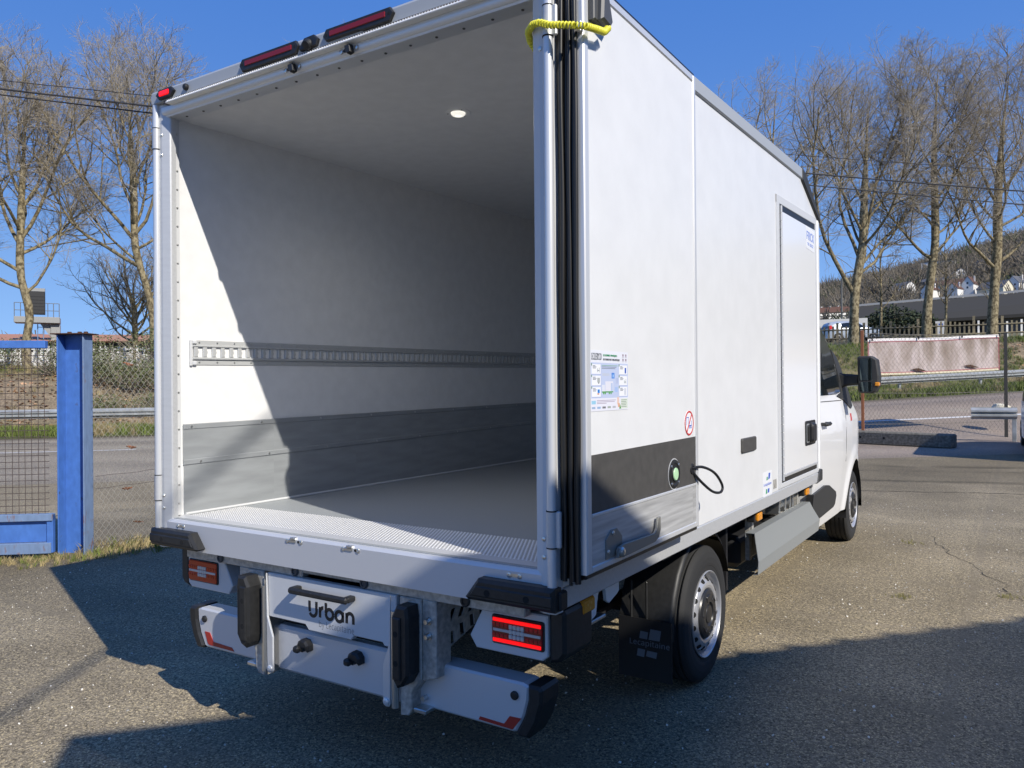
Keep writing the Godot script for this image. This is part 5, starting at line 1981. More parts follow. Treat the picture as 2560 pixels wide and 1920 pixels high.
func rails() -> void:
	var g := thing("road_guardrail", "long galvanised guardrail along the far side of the road below the bank", "guardrail")
	var path := []
	for i in 60:
		var s := -60.0 + i * 3.0
		path.append(st(s, 25.3, land(s, 25.3)))
	put("beam", wave_beam(path, 0.78, st(0, -1)), M.rail_steel, g)
	for i in 36:
		var s := -41.1 + i * 4.0
		var b := MB.new()
		b.xf = Transform3D(Basis(st(1, 0), Vector3.UP, st(0, -1)), st(s, 25.42, land(s, 25.42)))
		b.bb(v3(-0.05, -0.05, -0.06), v3(0.05, 0.70, 0.04), 0.005)
		put("post", b, M.rail_steel, g)
	g = thing("yard_guardrail", "short two-wave guardrail with an open end in the yard, in front of the wire fence", "guardrail")
	var d := Vector3(0.985, 0, -0.17).normalized()
	var out := Vector3(-0.17, 0, -0.985) * -1.0
	path = []
	for i in 5:
		path.append(v3(1.33, 0, -21.7) + d * i * 0.26)
	put("beam", wave_beam(path, 0.90, out.normalized()), M.rail_steel, g)
	for i in [4]:
		var b := MB.new()
		b.box(path[i] + v3(-0.06, 0.42, -0.10), v3(0.10, 0.84, 0.12), 0.006)
		put("post", b, M.rail_steel, g)

# ================================================================ fences and gate
# links of wire netting between two places: zigzag strands side by side
func netting(a: Vector3, c: Vector3, h0: float, h1: float, pitch: float, r: float, warp := 0.012) -> MB:
	var b := MB.new()
	var len := a.distance_to(c)
	var d := (c - a) / len
	var nn := d.cross(Vector3.UP)
	var cols := int(len / pitch)
	var half := pitch * 0.56
	var rows := int((h1 - h0) / half)
	for i in cols:
		for par in [0, 1]:
			var path := []
			for j in rows + 1:
				var x := i * pitch + (pitch * 0.5 if (j + par) % 2 else 0.0) + (pitch * 0.5 if par else 0.0)
				var y := h0 + j * half
				x += 0.018 * fn.get_noise_2d(y * 60.0 + 7.0, x * 60.0)
				var off := 0.004 * (1 if par else -1) + warp * fn.get_noise_2d(x * 40.0, y * 40.0)
				path.append(a + d * x + Vector3(0, y, 0) + nn * off)
			b.tube(path, r, 3, false)
	return b

func fences() -> void:
	# blue post: an open steel channel with a rusty cap
	var o := v3(-5.11, 0, -1.71)
	var P := thing("gate_post", "tall blue steel channel post with a rusty cap, beside the gate", "gate post", o, 0.52)
	# local z looks at the yard, x to the right
	var b := MB.new()
	b.bb(v3(-0.118, 0, -0.08), v3(0.118, 2.07, -0.068))
	put("channel_back", b, M.blue_paint, P)
	for s in [-1.0, 1.0]:
		b = MB.new()
		b.bb(v3(s * 0.118, 0, -0.10), v3(s * 0.130, 2.07, 0.05), 0.003)
		put("channel_side", b, M.blue_faded if s > 0 else M.blue_paint, P)
	b = MB.new()
	b.bb(v3(-0.175, 2.07, -0.13), v3(0.175, 2.081, 0.075), 0.002)
	put("cap_plate", b, M.rust, P)
	b = MB.new()
	for x in [-0.07, 0.03, 0.09]:
		b.bb(v3(x, 2.082, -0.05), v3(x + 0.03, 2.10, -0.02), 0.003)
	stuff(put("cap_bolts", b, M.rust, P))
	# gate leaf going off to the left
	var G := thing("sliding_gate", "blue steel gate leaf filled with rusty wire mesh, rust along its rails", "gate", v3(-5.17, 0, -1.50), 0.70)
	b = MB.new()
	b.bb(v3(-3.2, 1.935, -0.03), v3(0.0, 2.005, 0.03), 0.004)
	put("top_rail", b, M.blue_paint, G)
	b = MB.new()
	b.bb(v3(-3.2, 0.345, -0.035), v3(0.055, 0.41, 0.035), 0.004)
	put("middle_rail", b, M.blue_faded, G)
	b = MB.new()
	b.bb(v3(-3.2, 0.15, -0.02), v3(0.03, 0.345, -0.008))
	put("lower_panel", b, M.blue_paint, G)
	b = MB.new()
	b.bb(v3(-3.2, 0.045, -0.035), v3(0.04, 0.145, 0.035), 0.004)
	put("bottom_rail", b, M.blue_faded, G)
	b = MB.new()
	b.bb(v3(0.0, 0.05, -0.03), v3(0.055, 0.40, 0.02), 0.003)
	put("end_stile", b, M.blue_paint, G)
	b = MB.new()
	for i in 52:
		var x := -0.02 - i * 0.056
		b.tube([v3(x, 0.41, 0.0), v3(x + 0.003 * sin(i * 1.7), 1.1, 0.003), v3(x, 1.935, 0.0)], 0.0030, 4, false)
	for j in 26:
		var y := 0.43 + j * 0.0575
		b.tube([v3(-3.0, y, 0.005), v3(-1.4, y - 0.004, 0.006), v3(0.02, y, 0.005)], 0.0030, 4, false)
	stuff(put("wire_mesh", b, M.rusty_wire, G))
	# netting that runs on behind the truck
	var F := thing("netting_fence", "slack wire netting fence running from the blue gate post behind the truck", "fence")
	var a := v3(-4.90, 0, -1.80)
	var c := v3(-5.15, 0, -4.6)
	stuff(put("netting", netting(a, c, 0.05, 1.93, 0.066, 0.0022, 0.05), M.fence_wire, F))
	stuff(put("netting", netting(c, v3(-4.6, 0, -16.0), 0.05, 1.93, 0.12, 0.0025, 0.05), M.fence_wire, F))
	b = MB.new()
	for y in [0.08, 0.62, 0.74, 1.28, 1.90]:
		var path := []
		for i in 20:
			path.append(a.lerp(c, i / 19.0) + v3(0, y + 0.02 * nz(i * 3.0, y * 50.0, 8.0), 0.0))
		b.tube(path, 0.0020, 4, false)
	stuff(put("line_wires", b, M.rusty_wire, F))
	for z in [-4.6, -8.0, -12.0, -16.0]:
		b = MB.new()
		b.bb(v3(-5.17, 0, z - 0.03), v3(-5.11, 2.0, z + 0.03))
		put("post", b, M.dark_post, F)
	# dead leaves caught in it and in the gate
	var spots := [[-4.97, 1.80, -2.17, "high up in the wire netting"], [-4.98, 0.985, -2.20, "in the middle of the wire netting, level with the bank"], [-4.97, 0.585, -2.15, "on the twig at knee height in the wire netting"], [-4.98, 0.24, -2.27, "low in the wire netting above the weeds"], [-5.50, 0.70, -1.16, "in the rusty mesh of the blue gate"]]
	for k in spots.size():
		var q: Array = spots[k]
		b = MB.new()
		var rows := []
		for i in 5:
			var f := i / 4.0
			var w := 0.026 * sin(PI * clampf(f, 0.04, 0.96))
			rows.append([v3(-0.075 + 0.15 * f, -w + 0.01 * sin(f * 6.0 + k), 0.012 * sin(f * 5.0)), v3(-0.075 + 0.15 * f, 0.010 * sin(f * 4.0 + k), 0.016), v3(-0.075 + 0.15 * f, w + 0.008 * cos(f * 5.0), 0.004)])
		b.patch(rows, v3(0, 0, 1))
		var lf := put("dead_leaf", b, M.rust_orange, self)
		lf.position = v3(q[0], q[1], q[2])
		lf.rotation = v3(0.3 * k, 0.9, -0.25 + 0.2 * (k % 3))
		lf.scale = Vector3.ONE * 0.62
		tag(lf, "curled brown dead leaf caught " + q[3], "leaf", "dead leaves caught in the fence")
	# wire fence across the far end of the yard, with the faded banner
	var E := thing("wire_fence", "chain-link fence with a rusty post and a dark post across the end of the yard", "fence")
	var r0 := v3(-1.044, 0, -19.98)
	var r1 := v3(2.099, 0, -23.60)
	var dv := (r1 - r0).normalized()
	stuff(put("netting", netting(r0 - dv * 4.0, r1 + dv * 0.4, 0.16, 2.88, 0.135, 0.0038, 0.04), M.fence_wire_far, E))
	b = MB.new()
	b.bb(v3(-0.034, 0, -0.034), v3(0.034, 2.95, 0.034), 0.004)
	var po := put("rusty_post", b, M.rust_orange, E)
	po.position = r0
	po = put("dark_post", b, M.dark_post, E)
	po.position = r1
	po.scale = v3(1.3, 1.0, 1.3)
	b = MB.new()
	for y in [0.48, 1.30, 2.87]:
		b.tube([r0 + v3(0, y, 0), r0.lerp(r1, 0.5) + v3(0, y - 0.03, 0), r1 + v3(0, y, 0)], 0.006, 4, false)
	stuff(put("line_wires", b, M.fence_wire_far, E))
	# banner: a sagging canvas just behind the netting
	b = MB.new()
	var rows := []
	var back := v3(-0.75, 0, -0.66) * 0.10
	for j in 9:
		var line := []
		for i in 25:
			var f := i / 24.0
			var g := j / 8.0
			var p := r0.lerp(r1, 0.055 + 0.925 * f) + back
			var ytop := lerpf(2.73, 2.90, f) + 0.006 * sin(f * 9.4) - 0.02 * sin(f * PI)
			var ybot := lerpf(1.765, 1.90, f) - 0.02 * sin(f * PI)
			p += back.normalized() * (0.008 * sin(f * 14.0 + g * 2.0))
			line.append(p + v3(0, lerpf(ytop, ybot, g), 0))
		rows.append(line)
	b.patch(rows, v3(0.75, 0, 0.66))
	for i in b.t.size():
		b.t[i] = Vector2(b.t[i].x / 24.0, b.t[i].y / 8.0)
	var ban := thing("banner", "faded pink canvas banner tied between the two posts of the wire fence", "banner")
	put("canvas", b, M.banner, ban)
	b = MB.new()
	for f in [0.02, 0.36, 0.69, 0.985]:
		var p := r0.lerp(r1, 0.055 + 0.925 * f) + back * 0.4
		b.box(p + v3(0, lerpf(2.71, 2.88, f), 0), v3(0.04, 0.085, 0.04), 0.01)
	stuff(put("ties", b, M.dark_metal, ban))
	b = MB.new()
	for k in [[0.36, 0.90, 0.13, 0.014], [0.76, 0.86, 0.12, 0.030]]:
		var c0 := r0.lerp(r1, 0.055 + 0.925 * k[0]) + back * 0.55
		var y: float = lerpf(lerpf(2.73, 2.90, k[0]), lerpf(1.765, 1.90, k[0]), k[1])
		var p0 := c0 - dv * 0.26 + v3(0, y + 0.015, 0)
		var p1 := c0 + v3(0, y + 0.045, 0)
		var p2 := c0 + dv * 0.30 + v3(0, y - 0.04, 0)
		var p3 := c0 + v3(0, y - 0.04, 0)
		b.quad(p0, p1, p2, p3, v3(0.75, 0, 0.66))
	stuff(put("tears", b, M.rust, ban))
	# concrete kerb block in front of it
	b = MB.new()
	b.bb(v3(-4.0, 0, -0.205), v3(1.16, 0.33, 0.205), 0.03)
	var cb := thing("concrete_barrier", "long mossy concrete block lying at the foot of the wire fence", "concrete block", v3(-0.02, 0, -19.33), -0.28)
	put("block", b, M.concrete, cb)
	b = MB.new()
	for x in [-0.98, -0.39]:
		b.lathe(v3(x, 0.18, 0.2055), v3(0, 0, 1), [v2(0.03, 0.0), v2(0.03, 0.0015), v2(0, 0.0015)], 12)
	stuff(put("lifting_holes", b, M.dark_hole, cb))
	# bag of rubbish beyond the dark post
	b = MB.new()
	var prof := []
	for i in 9:
		var a2 := PI * i / 8.0
		prof.append(v2(0.27 * sin(a2) * (1.0 + 0.08 * sin(i * 2.3)), 0.20 - 0.2 * cos(a2)))
	b.lathe(Vector3.ZERO, Vector3(0.15, 1, 0), prof, 14)
	for i in b.v.size():
		b.v[i] += Vector3(1, 0.6, 1) * 0.05 * fn.get_noise_3d(b.v[i].x * 300.0, b.v[i].y * 300.0, b.v[i].z * 300.0)
	var bag := put("rubbish_sack", b, M.render_cream, self)
	bag.position = v3(1.93, 0.55, -24.6)
	tag(bag, "torn buff sack of rubbish on the verge by the dark fence post", "sack")

# ================================================================ trees without leaves
class Wood:
	var v := PackedVector3Array()
	var n := PackedVector3Array()
	var c := PackedColorArray()
	var idx := PackedInt32Array()

	func limb(path: PackedVector3Array, radii: PackedFloat32Array, sides: int, tint: Color) -> void:
		var m := path.size()
		var side := Vector3.ZERO
		var base := v.size()
		for i in m:
			var d := (path[mini(i + 1, m - 1)] - path[maxi(i - 1, 0)]).normalized()
			if i == 0:
				side = d.cross(Vector3.UP if absf(d.y) < 0.9 else Vector3.RIGHT).normalized()
			else:
				side = (side - d * side.dot(d)).normalized()
			var up := d.cross(side)
			for k in sides:
				var a := TAU * k / sides
				var o := side * cos(a) + up * sin(a)
				v.append(path[i] + o * radii[i])
				n.append(o)
				c.append(tint)
		for i in m - 1:
			for k in sides:
				var a := base + i * sides + k
				var b := base + i * sides + (k + 1) % sides
				idx.append(a); idx.append(a + sides); idx.append(b)
				idx.append(b); idx.append(a + sides); idx.append(b + sides)

	func mesh() -> ArrayMesh:
		var arr := []
		arr.resize(Mesh.ARRAY_MAX)
		arr[Mesh.ARRAY_VERTEX] = v
		arr[Mesh.ARRAY_NORMAL] = n
		arr[Mesh.ARRAY_COLOR] = c
		arr[Mesh.ARRAY_INDEX] = idx
		var m := ArrayMesh.new()
		m.add_surface_from_arrays(Mesh.PRIMITIVE_TRIANGLES, arr)
		return m

func wander(r: RandomNumberGenerator, from: Vector3, dir: Vector3, length: float, segs: int, bend: float, lift: float, wind: Vector3) -> PackedVector3Array:
	var out := PackedVector3Array([from])
	var p := from
	var d := dir.normalized()
	for i in segs:
		d = (d + Vector3(r.randfn(0, bend), r.randfn(0, bend) + lift, r.randfn(0, bend)) + wind).normalized()
		p += d * length / segs
		out.append(p)
	return out

func taper(r0: float, r1: float, n: int) -> PackedFloat32Array:
	var out := PackedFloat32Array()
	for i in n:
		out.append(lerpf(r0, r1, pow(float(i) / (n - 1), 0.8)))
	return out

# trunk: list of [point, radius]; limbs: [height fraction along the trunk, direction, length, radius]
func bare_tree(seed_n: int, trunk: Array, limbs: Array, density: Array, wind: Vector3, o: Node3D, fine := 1.0, mat_twig: Material = null, thick := 0.6) -> void:
	var r := RandomNumberGenerator.new()
	r.seed = seed_n
	var W := Wood.new()
	var curve := Curve3D.new()
	for k in trunk:
		curve.add_point(k[0])
	for i in curve.point_count:
		var a := curve.get_point_position(maxi(i - 1, 0))
		var b := curve.get_point_position(mini(i + 1, curve.point_count - 1))
		curve.set_point_in(i, (a - b) * 0.16)
		curve.set_point_out(i, (b - a) * 0.16)
	var full := curve.get_baked_length()
	var path := PackedVector3Array()
	var rad := PackedFloat32Array()
	var n := 22
	for i in n:
		var f := float(i) / (n - 1)
		path.append(curve.sample_baked(f * full))
		var g := f * (trunk.size() - 1)
		var k := mini(int(g), trunk.size() - 2)
		var rr: float = lerpf(trunk[k][1], trunk[k + 1][1], g - k)
		rad.append(rr * thick * (1.0 + 0.06 * sin(i * 1.9 + seed_n)))
	W.limb(path, rad, 12, Color.WHITE)
	var todo := []
	for l in limbs:
		var at := curve.sample_baked(l[0] * full)
		todo.append([at, l[1], l[2], l[3], 0])
	var T := Wood.new()
	while todo.size():
		var k: Array = todo.pop_back()
		var lev: int = k[4]
		var len: float = k[2] * (1.14 if lev == 0 else 1.0)
		var r0: float = k[3] * (thick if lev == 0 else 1.0)
		var segs: int = [9, 6, 4, 2][lev]
		var bend: float = [0.10, 0.15, 0.20, 0.18][lev]
		var lift: float = [0.10, 0.07, 0.05, 0.03][lev]
		var p := wander(r, k[0], k[1], len, segs, bend, lift, wind * (0.25 + 0.25 * lev))
		var r1: float = r0 * [0.28, 0.3, 0.45, 0.5][lev]
		var tone := r.randf_range(0.8, 1.15)
		if lev <= 1:
			W.limb(p, taper(r0, r1, p.size()), 7 if lev == 0 else 5, Color(tone, tone, tone))
		else:
			T.limb(p, taper(r0, r1, p.size()), 4 if lev == 2 else 3, Color(tone, tone * 0.97, tone * 0.92))
		if lev == 3:
			continue
		var kids := int(density[lev] * (0.75 + 0.5 * r.randf()))
		for i in kids:
			var f := lerpf([0.22, 0.14, 0.12][lev], 1.0, (i + r.randf()) / kids)
			var g := f * segs
			var j := mini(int(g), segs - 1)
			var at := p[j].lerp(p[j + 1], g - j)
			var d := (p[j + 1] - p[j]).normalized()
			var side := d.cross(Vector3(r.randfn(), r.randfn(), r.randfn())).normalized()
			var ang := deg_to_rad(r.randf_range(26, 58))
			var nd := d * cos(ang) + side * sin(ang)
			var cl: float = len * [0.50, 0.48, 0.55][lev] * (1.12 - 0.50 * f) * r.randf_range(0.75, 1.25)
			var cr := minf(lerpf(r0, r1, f) * 0.62, [0.036, 0.0135, 0.0064][lev] * fine)
			cr = maxf(cr, [0.017, 0.0078, 0.0050][lev] * fine)
			todo.append([at, nd, cl, cr, lev + 1])
	put("trunk", W.mesh(), M.bark, o, true)
	put("crown", T.mesh(), mat_twig if mat_twig else M.twig, o, true)

func tree_base(x: float, z: float) -> Vector3:
	var p := v3(x, 0, z)
	return v3(x, land_at(p) - 0.1, z)

# limb that leaves at compass angle a (degrees, 0 = along the road to the right) rising at e degrees
func limb(h: float, a: float, e: float, len: float, r: float) -> Array:
	var q := deg_to_rad(a)
	var f := deg_to_rad(e * 0.88)
	var d := st(cos(q), sin(q)) * cos(f) + Vector3.UP * sin(f)
	return [h, d, len, r]

func trees() -> void:
	var R := st(1, 0)
	var calm := R * 0.01
	var windy := R * 0.07
	# two planes on the left bank
	var o := thing("plane_tree", "bare plane tree left of the blue gate post, in front of the dark display board", "tree", tree_base(-31.0, -13.55))
	bare_tree(11, [[v3(0, 0, 0), 0.30], [R * -0.05 + v3(0, 1.2, 0), 0.25], [R * 0.10 + v3(0, 2.4, 0), 0.24], [R * -0.22 + v3(0, 3.9, 0), 0.24], [R * -0.22 + v3(0, 5.6, 0), 0.20], [R * -0.1 + v3(0, 8.6, 0), 0.075], [R * 0.1 + v3(0, 11.4, 0), 0.02]],
		[limb(0.30, 185, 20, 4.2, 0.13), limb(0.28, 10, 52, 4.5, 0.10), limb(0.36, 200, 36, 4.5, 0.13), limb(0.42, 30, 30, 4.6, 0.12), limb(0.45, 160, 58, 5.6, 0.14), limb(0.47, -10, 60, 5.8, 0.14), limb(0.50, 90, 45, 4.5, 0.12), limb(0.5, -95, 50, 4.5, 0.12), limb(0.57, 20, 66, 5.0, 0.11), limb(0.62, 190, 66, 4.8, 0.11), limb(0.7, 70, 58, 3.8, 0.08), limb(0.72, -70, 60, 3.6, 0.08), limb(0.82, 10, 60, 2.8, 0.06), limb(0.86, 190, 62, 2.6, 0.05)],
		[13, 10, 8], calm, o)
	o = thing("plane_tree", "tall bare plane tree on the bank between the blue gate post and the truck", "tree", tree_base(-28.3, -17.3))
	bare_tree(23, [[v3(0, 0, 0), 0.30], [R * 0.0 + v3(0, 1.5, 0), 0.24], [R * -0.12 + v3(0, 3.0, 0), 0.23], [R * -0.55 + v3(0, 4.6, 0), 0.25], [R * -0.72 + v3(0, 5.6, 0), 0.22], [R * -0.75 + v3(0, 8.2, 0), 0.09], [R * -1.0 + v3(0, 12.4, 0), 0.02]],
		[limb(0.25, 15, 62, 3.4, 0.09), limb(0.36, 178, 34, 6.0, 0.14), limb(0.38, 165, 22, 4.6, 0.10), limb(0.42, 20, 30, 4.2, 0.11), limb(0.45, 185, 50, 6.6, 0.14), limb(0.47, 0, 60, 6.0, 0.13), limb(0.50, 95, 45, 5.0, 0.12), limb(0.5, -90, 48, 5.0, 0.12), limb(0.56, 175, 64, 5.8, 0.12), limb(0.60, 10, 66, 5.4, 0.11), limb(0.68, 120, 60, 4.4, 0.09), limb(0.70, -50, 62, 4.2, 0.09), limb(0.78, 180, 64, 3.6, 0.07), limb(0.82, 20, 66, 3.4, 0.06)],
		[13, 10, 8], calm, o)
	# three planes on the right bank, leaning in the wind
	o = thing("plane_tree", "wide bare plane tree with forked limbs behind the silver car, nearest the truck", "tree", tree_base(-4.55, -40.1))
	bare_tree(37, [[v3(0, 0, 0), 0.44], [R * 0.08 + v3(0, 1.6, 0), 0.36], [R * 0.16 + v3(0, 3.0, 0), 0.36], [R * 0.40 + v3(0, 4.2, 0), 0.34], [R * 0.62 + v3(0, 5.4, 0), 0.26], [R * 0.75 + v3(0, 8.2, 0), 0.10], [R * 1.0 + v3(0, 12.4, 0), 0.02]],
		[limb(0.215, 184, 62, 8.5, 0.21), limb(0.30, 5, 26, 5.8, 0.14), limb(0.33, 10, 38, 6.2, 0.14), limb(0.36, 170, 72, 8.0, 0.16), limb(0.40, 2, 66, 8.0, 0.17), limb(0.42, 100, 50, 5.5, 0.13), limb(0.42, -80, 52, 5.5, 0.13), limb(0.47, 185, 60, 6.4, 0.13), limb(0.50, 15, 56, 6.0, 0.12), limb(0.58, 150, 66, 5.0, 0.10), limb(0.62, -20, 62, 5.0, 0.10), limb(0.72, 60, 62, 4.0, 0.08), limb(0.76, 190, 66, 3.8, 0.07), limb(0.84, 0, 64, 3.0, 0.05)],
		[13, 10, 8], windy, o)
	o = thing("plane_tree", "straight bare plane tree with one tall leader, middle of the right bank", "tree", tree_base(-1.55, -43.0))
	bare_tree(41, [[v3(0, 0, 0), 0.42], [R * 0.10 + v3(0, 1.8, 0), 0.34], [R * 0.34 + v3(0, 3.6, 0), 0.32], [R * 0.62 + v3(0, 5.4, 0), 0.31], [R * 0.62 + v3(0, 7.4, 0), 0.24], [R * 0.60 + v3(0, 10.2, 0), 0.11], [R * 0.9 + v3(0, 14.4, 0), 0.02]],
		[limb(0.31, 178, 22, 4.6, 0.15), limb(0.32, 4, 40, 4.8, 0.13), limb(0.40, 12, 24, 5.2, 0.11), limb(0.42, 186, 36, 5.4, 0.11), limb(0.46, 95, 40, 4.6, 0.11), limb(0.48, -85, 42, 4.6, 0.11), limb(0.52, 5, 46, 5.0, 0.10), limb(0.55, 175, 50, 5.0, 0.10), limb(0.60, 20, 54, 4.6, 0.10), limb(0.63, 190, 56, 4.6, 0.10), limb(0.68, -60, 56, 4.0, 0.09), limb(0.72, 0, 58, 4.0, 0.08), limb(0.76, 150, 60, 3.6, 0.07), limb(0.82, 10, 60, 3.2, 0.06), limb(0.88, 190, 62, 2.6, 0.05)],
		[13, 10, 8], windy, o)
	o = thing("plane_tree", "bare plane tree at the right-hand end of the row, in front of the white houses", "tree", tree_base(1.25, -45.85))
	bare_tree(53, [[v3(0, 0, 0), 0.46], [R * 0.15 + v3(0, 2.0, 0), 0.38], [R * 0.36 + v3(0, 4.2, 0), 0.38], [R * 0.46 + v3(0, 5.2, 0), 0.36], [R * 0.5 + v3(0, 7.6, 0), 0.26], [R * 0.75 + v3(0, 10.4, 0), 0.10], [R * 1.3 + v3(0, 14.4, 0), 0.02]],
		[limb(0.27, 182, 34, 6.0, 0.15), limb(0.29, 3, 36, 6.4, 0.16), limb(0.36, 172, 52, 5.5, 0.12), limb(0.42, 2, 30, 6.6, 0.13), limb(0.44, 90, 45, 5.0, 0.12), limb(0.44, -90, 45, 5.0, 0.12), limb(0.50, 182, 60, 6.8, 0.14), limb(0.53, 8, 58, 6.8, 0.14), limb(0.58, 165, 66, 5.4, 0.11), limb(0.63, -10, 62, 5.2, 0.11), limb(0.70, 80, 60, 4.2, 0.08), limb(0.76, 190, 64, 4.0, 0.07), limb(0.82, 5, 62, 3.4, 0.06)],
		[13, 10, 8], windy, o)
	# crowns that show over the box
	for k in [[61, -21.6, -23.9, 1.02, "bare plane tree whose crown shows above the left end of the truck header"], [67, -12.1, -54.0, 1.32, "bare plane tree crown rising over the roof edge behind the truck box"], [68, -18.6, -52.5, 1.22, "bare tree top just clearing the grey roof rail of the box"], [71, 5.0, -48.6, 1.0, "bare plane tree at the right edge of the photo, its branches reaching in"]]:
		o = thing("plane_tree", k[4], "tree", tree_base(k[1], k[2]))
		o.scale = Vector3.ONE * k[3]
		bare_tree(k[0], [[v3(0, 0, 0), 0.36], [v3(0.1, 2.2, 0), 0.30], [v3(0.1, 4.6, 0), 0.26], [v3(0.0, 8.0, 0), 0.10], [v3(0.3, 13.6, 0), 0.02]],
			[limb(0.28, 170, 36, 6.0, 0.13), limb(0.3, 0, 38, 6.0, 0.13), limb(0.34, 90, 44, 5.2, 0.12), limb(0.34, -90, 44, 5.2, 0.12), limb(0.42, 190, 58, 6.6, 0.13), limb(0.46, 10, 60, 6.6, 0.13), limb(0.54, 140, 62, 5.2, 0.10), limb(0.60, -40, 62, 5.2, 0.10), limb(0.70, 60, 64, 4.2, 0.08), limb(0.80, 190, 66, 3.4, 0.06)],
			[11, 8, 6], windy if k[1] > -15.0 else calm, o)
	# slender young trees along the paling fence
	var kinds := [[-5.4, -56.0, 7.6, "young bare tree beside the dark conifer, behind the forked plane tree"], [-1.7, -58.6, 6.8, "young bare tree just left of the straight plane tree trunk"], [1.05, -57.0, 7.0, "young bare tree midway between the two right-hand plane trunks"], [4.9, -59.6, 7.4, "young bare tree right of the last plane trunk"]]
	for i in kinds.size():
		var k: Array = kinds[i]
		o = thing("young_tree", k[3], "tree", tree_base(k[0], k[1]), 0.0, "young trees along the paling fence")
		var H: float = k[2]
		var ls := []
		for j in 11:
			ls.append(limb(0.30 + 0.06 * j, j * 137.0 + i * 40.0, 42, H * 0.26 * (1.15 - 0.07 * j), 0.045))
		bare_tree(80 + i, [[v3(0, 0, 0), 0.12], [v3(0.05, H * 0.4, 0), 0.085], [v3(0.0, H, 0), 0.02]], ls, [6, 5, 3], calm, o, 1.2, M.twig_grey, 0.85)
	# round-headed tree behind the left bank
	for k in [[-38.0, -22.4, 1.0, "round-headed bare tree in front of the white building, left of the truck"], [-52.0, -13.0, 1.05, "spreading bare tree at the far left edge, behind the gate"]]:
		o = thing("round_tree", k[3], "tree", tree_base(k[0], k[1]))
		o.scale = Vector3.ONE * k[2]
		var ls := []
		for j in 18:
			ls.append(limb(0.36 + 0.036 * j, j * 137.5, 14 + 3.6 * j, 3.6 - 0.05 * j, 0.085))
		bare_tree(90 + int(k[2] * 20), [[v3(0, 0, 0), 0.20], [v3(0, 1.6, 0), 0.17], [v3(0.05, 3.4, 0), 0.08]], ls, [9, 6, 4], Vector3.ZERO, o, 1.25, M.twig_grey, 0.85)

# ================================================================ shrubs, grass, hillside
func leaf_clump(r: RandomNumberGenerator, R: Vector3, leaves: int, size: float, twigs: int) -> Array:
	var b := MB.new()
	for i in leaves:
		var d := Vector3(r.randfn(), r.randfn(), r.randfn()).normalized() * pow(r.randf(), 0.45)
		d = d * (1.0 + 0.35 * fn.get_noise_3d(d.x * 90.0, d.y * 90.0, d.z * 90.0 + R.x * 40.0))
		var p := Vector3(d.x * R.x, R.y * (0.95 + d.y), d.z * R.z)
		if p.y < 0.05:
			continue
		var u := Vector3(r.randfn(), r.randfn() * 0.7, r.randfn()).normalized() * size * r.randf_range(0.6, 1.3)
		var w := u.cross(Vector3(r.randfn(), r.randfn(), r.randfn())).normalized() * size * 0.5
		var tone := r.randf_range(0.65, 1.5)
		b.col = Color(tone * r.randf_range(0.9, 1.5), tone, tone * 0.9)
		b.quad(p - u, p + w, p + u, p - w, Vector3(d.x, absf(d.y) + 0.3, d.z))
	var W := Wood.new()
	for i in twigs:
		var a := r.randf() * TAU
		var e := r.randf_range(0.5, 1.4)
		var dir := Vector3(cos(a) * cos(e), sin(e), sin(a) * cos(e))
		var q := wander(r, Vector3(cos(a) * R.x * 0.2, 0, sin(a) * R.z * 0.2), dir, R.y * r.randf_range(1.2, 2.3), 5, 0.16, 0.02, Vector3.ZERO)
		W.limb(q, taper(0.012, 0.004, q.size()), 3, Color.WHITE)
	return [b.mesh(true), W.mesh() if twigs > 0 else null]

func shrubs() -> void:
	var r := RandomNumberGenerator.new()
	r.seed = 77
	var forms := []
	for k in 4:
		forms.append(leaf_clump(r, [v3(1.25, 0.85, 1.0), v3(0.9, 1.15, 0.8), v3(1.5, 0.7, 1.1), v3(1.1, 1.0, 1.0)][k], [1500, 1200, 1500, 1300][k], 0.055, 90))
	# s, t, form, scale, words
	var list := [
		[-16.6, 30.4, 0, 1.1, "leafy shrub at the far left edge of the bank"],
		[-14.9, 30.9, 1, 0.8, "low green shrub left of the first plane trunk"],
		[-11.0, 30.6, 1, 1.0, "dark upright evergreen shrub hard against the blue post"],
		[-9.3, 30.0, 0, 1.15, "tall twiggy shrub just right of the blue post on the bank"],
		[-8.0, 29.6, 2, 1.2, "broad shrub at the foot of the tall plane tree"],
		[-6.5, 29.4, 0, 1.15, "twiggy shrub on the bank beside the truck edge"],
		[-7.4, 31.4, 3, 1.35, "pale shrub behind the broad one, before the white fence"],
		[-5.0, 29.8, 3, 1.2, "shrub on the bank partly hidden behind the truck corner"],
		[-9.6, 31.5, 3, 1.1, "loose shrub at the top of the bank near the white fence"],
		[-8.6, 28.0, 2, 0.85, "low shrub near the bottom of the bank right of the blue post"],
		[-6.6, 28.1, 2, 0.9, "low shrub near the bottom of the bank beside the truck edge"],
		[-13.2, 31.6, 3, 1.0, "shrub behind the first plane trunk seen through the gate mesh"]]
	for q in list:
		var s: float = q[0]
		var t: float = q[1]
		var o := thing("shrub", q[4], "shrub", st(s, t, land(s, t) - 0.05), r.randf() * TAU, "shrubs on the left bank")
		o.scale = v3(0.9, 0.72, 0.9) * q[3]
		put("leaves", forms[q[2]][0], M.bush_leaf, o, true)
		put("twigs", forms[q[2]][1], M.twig, o)

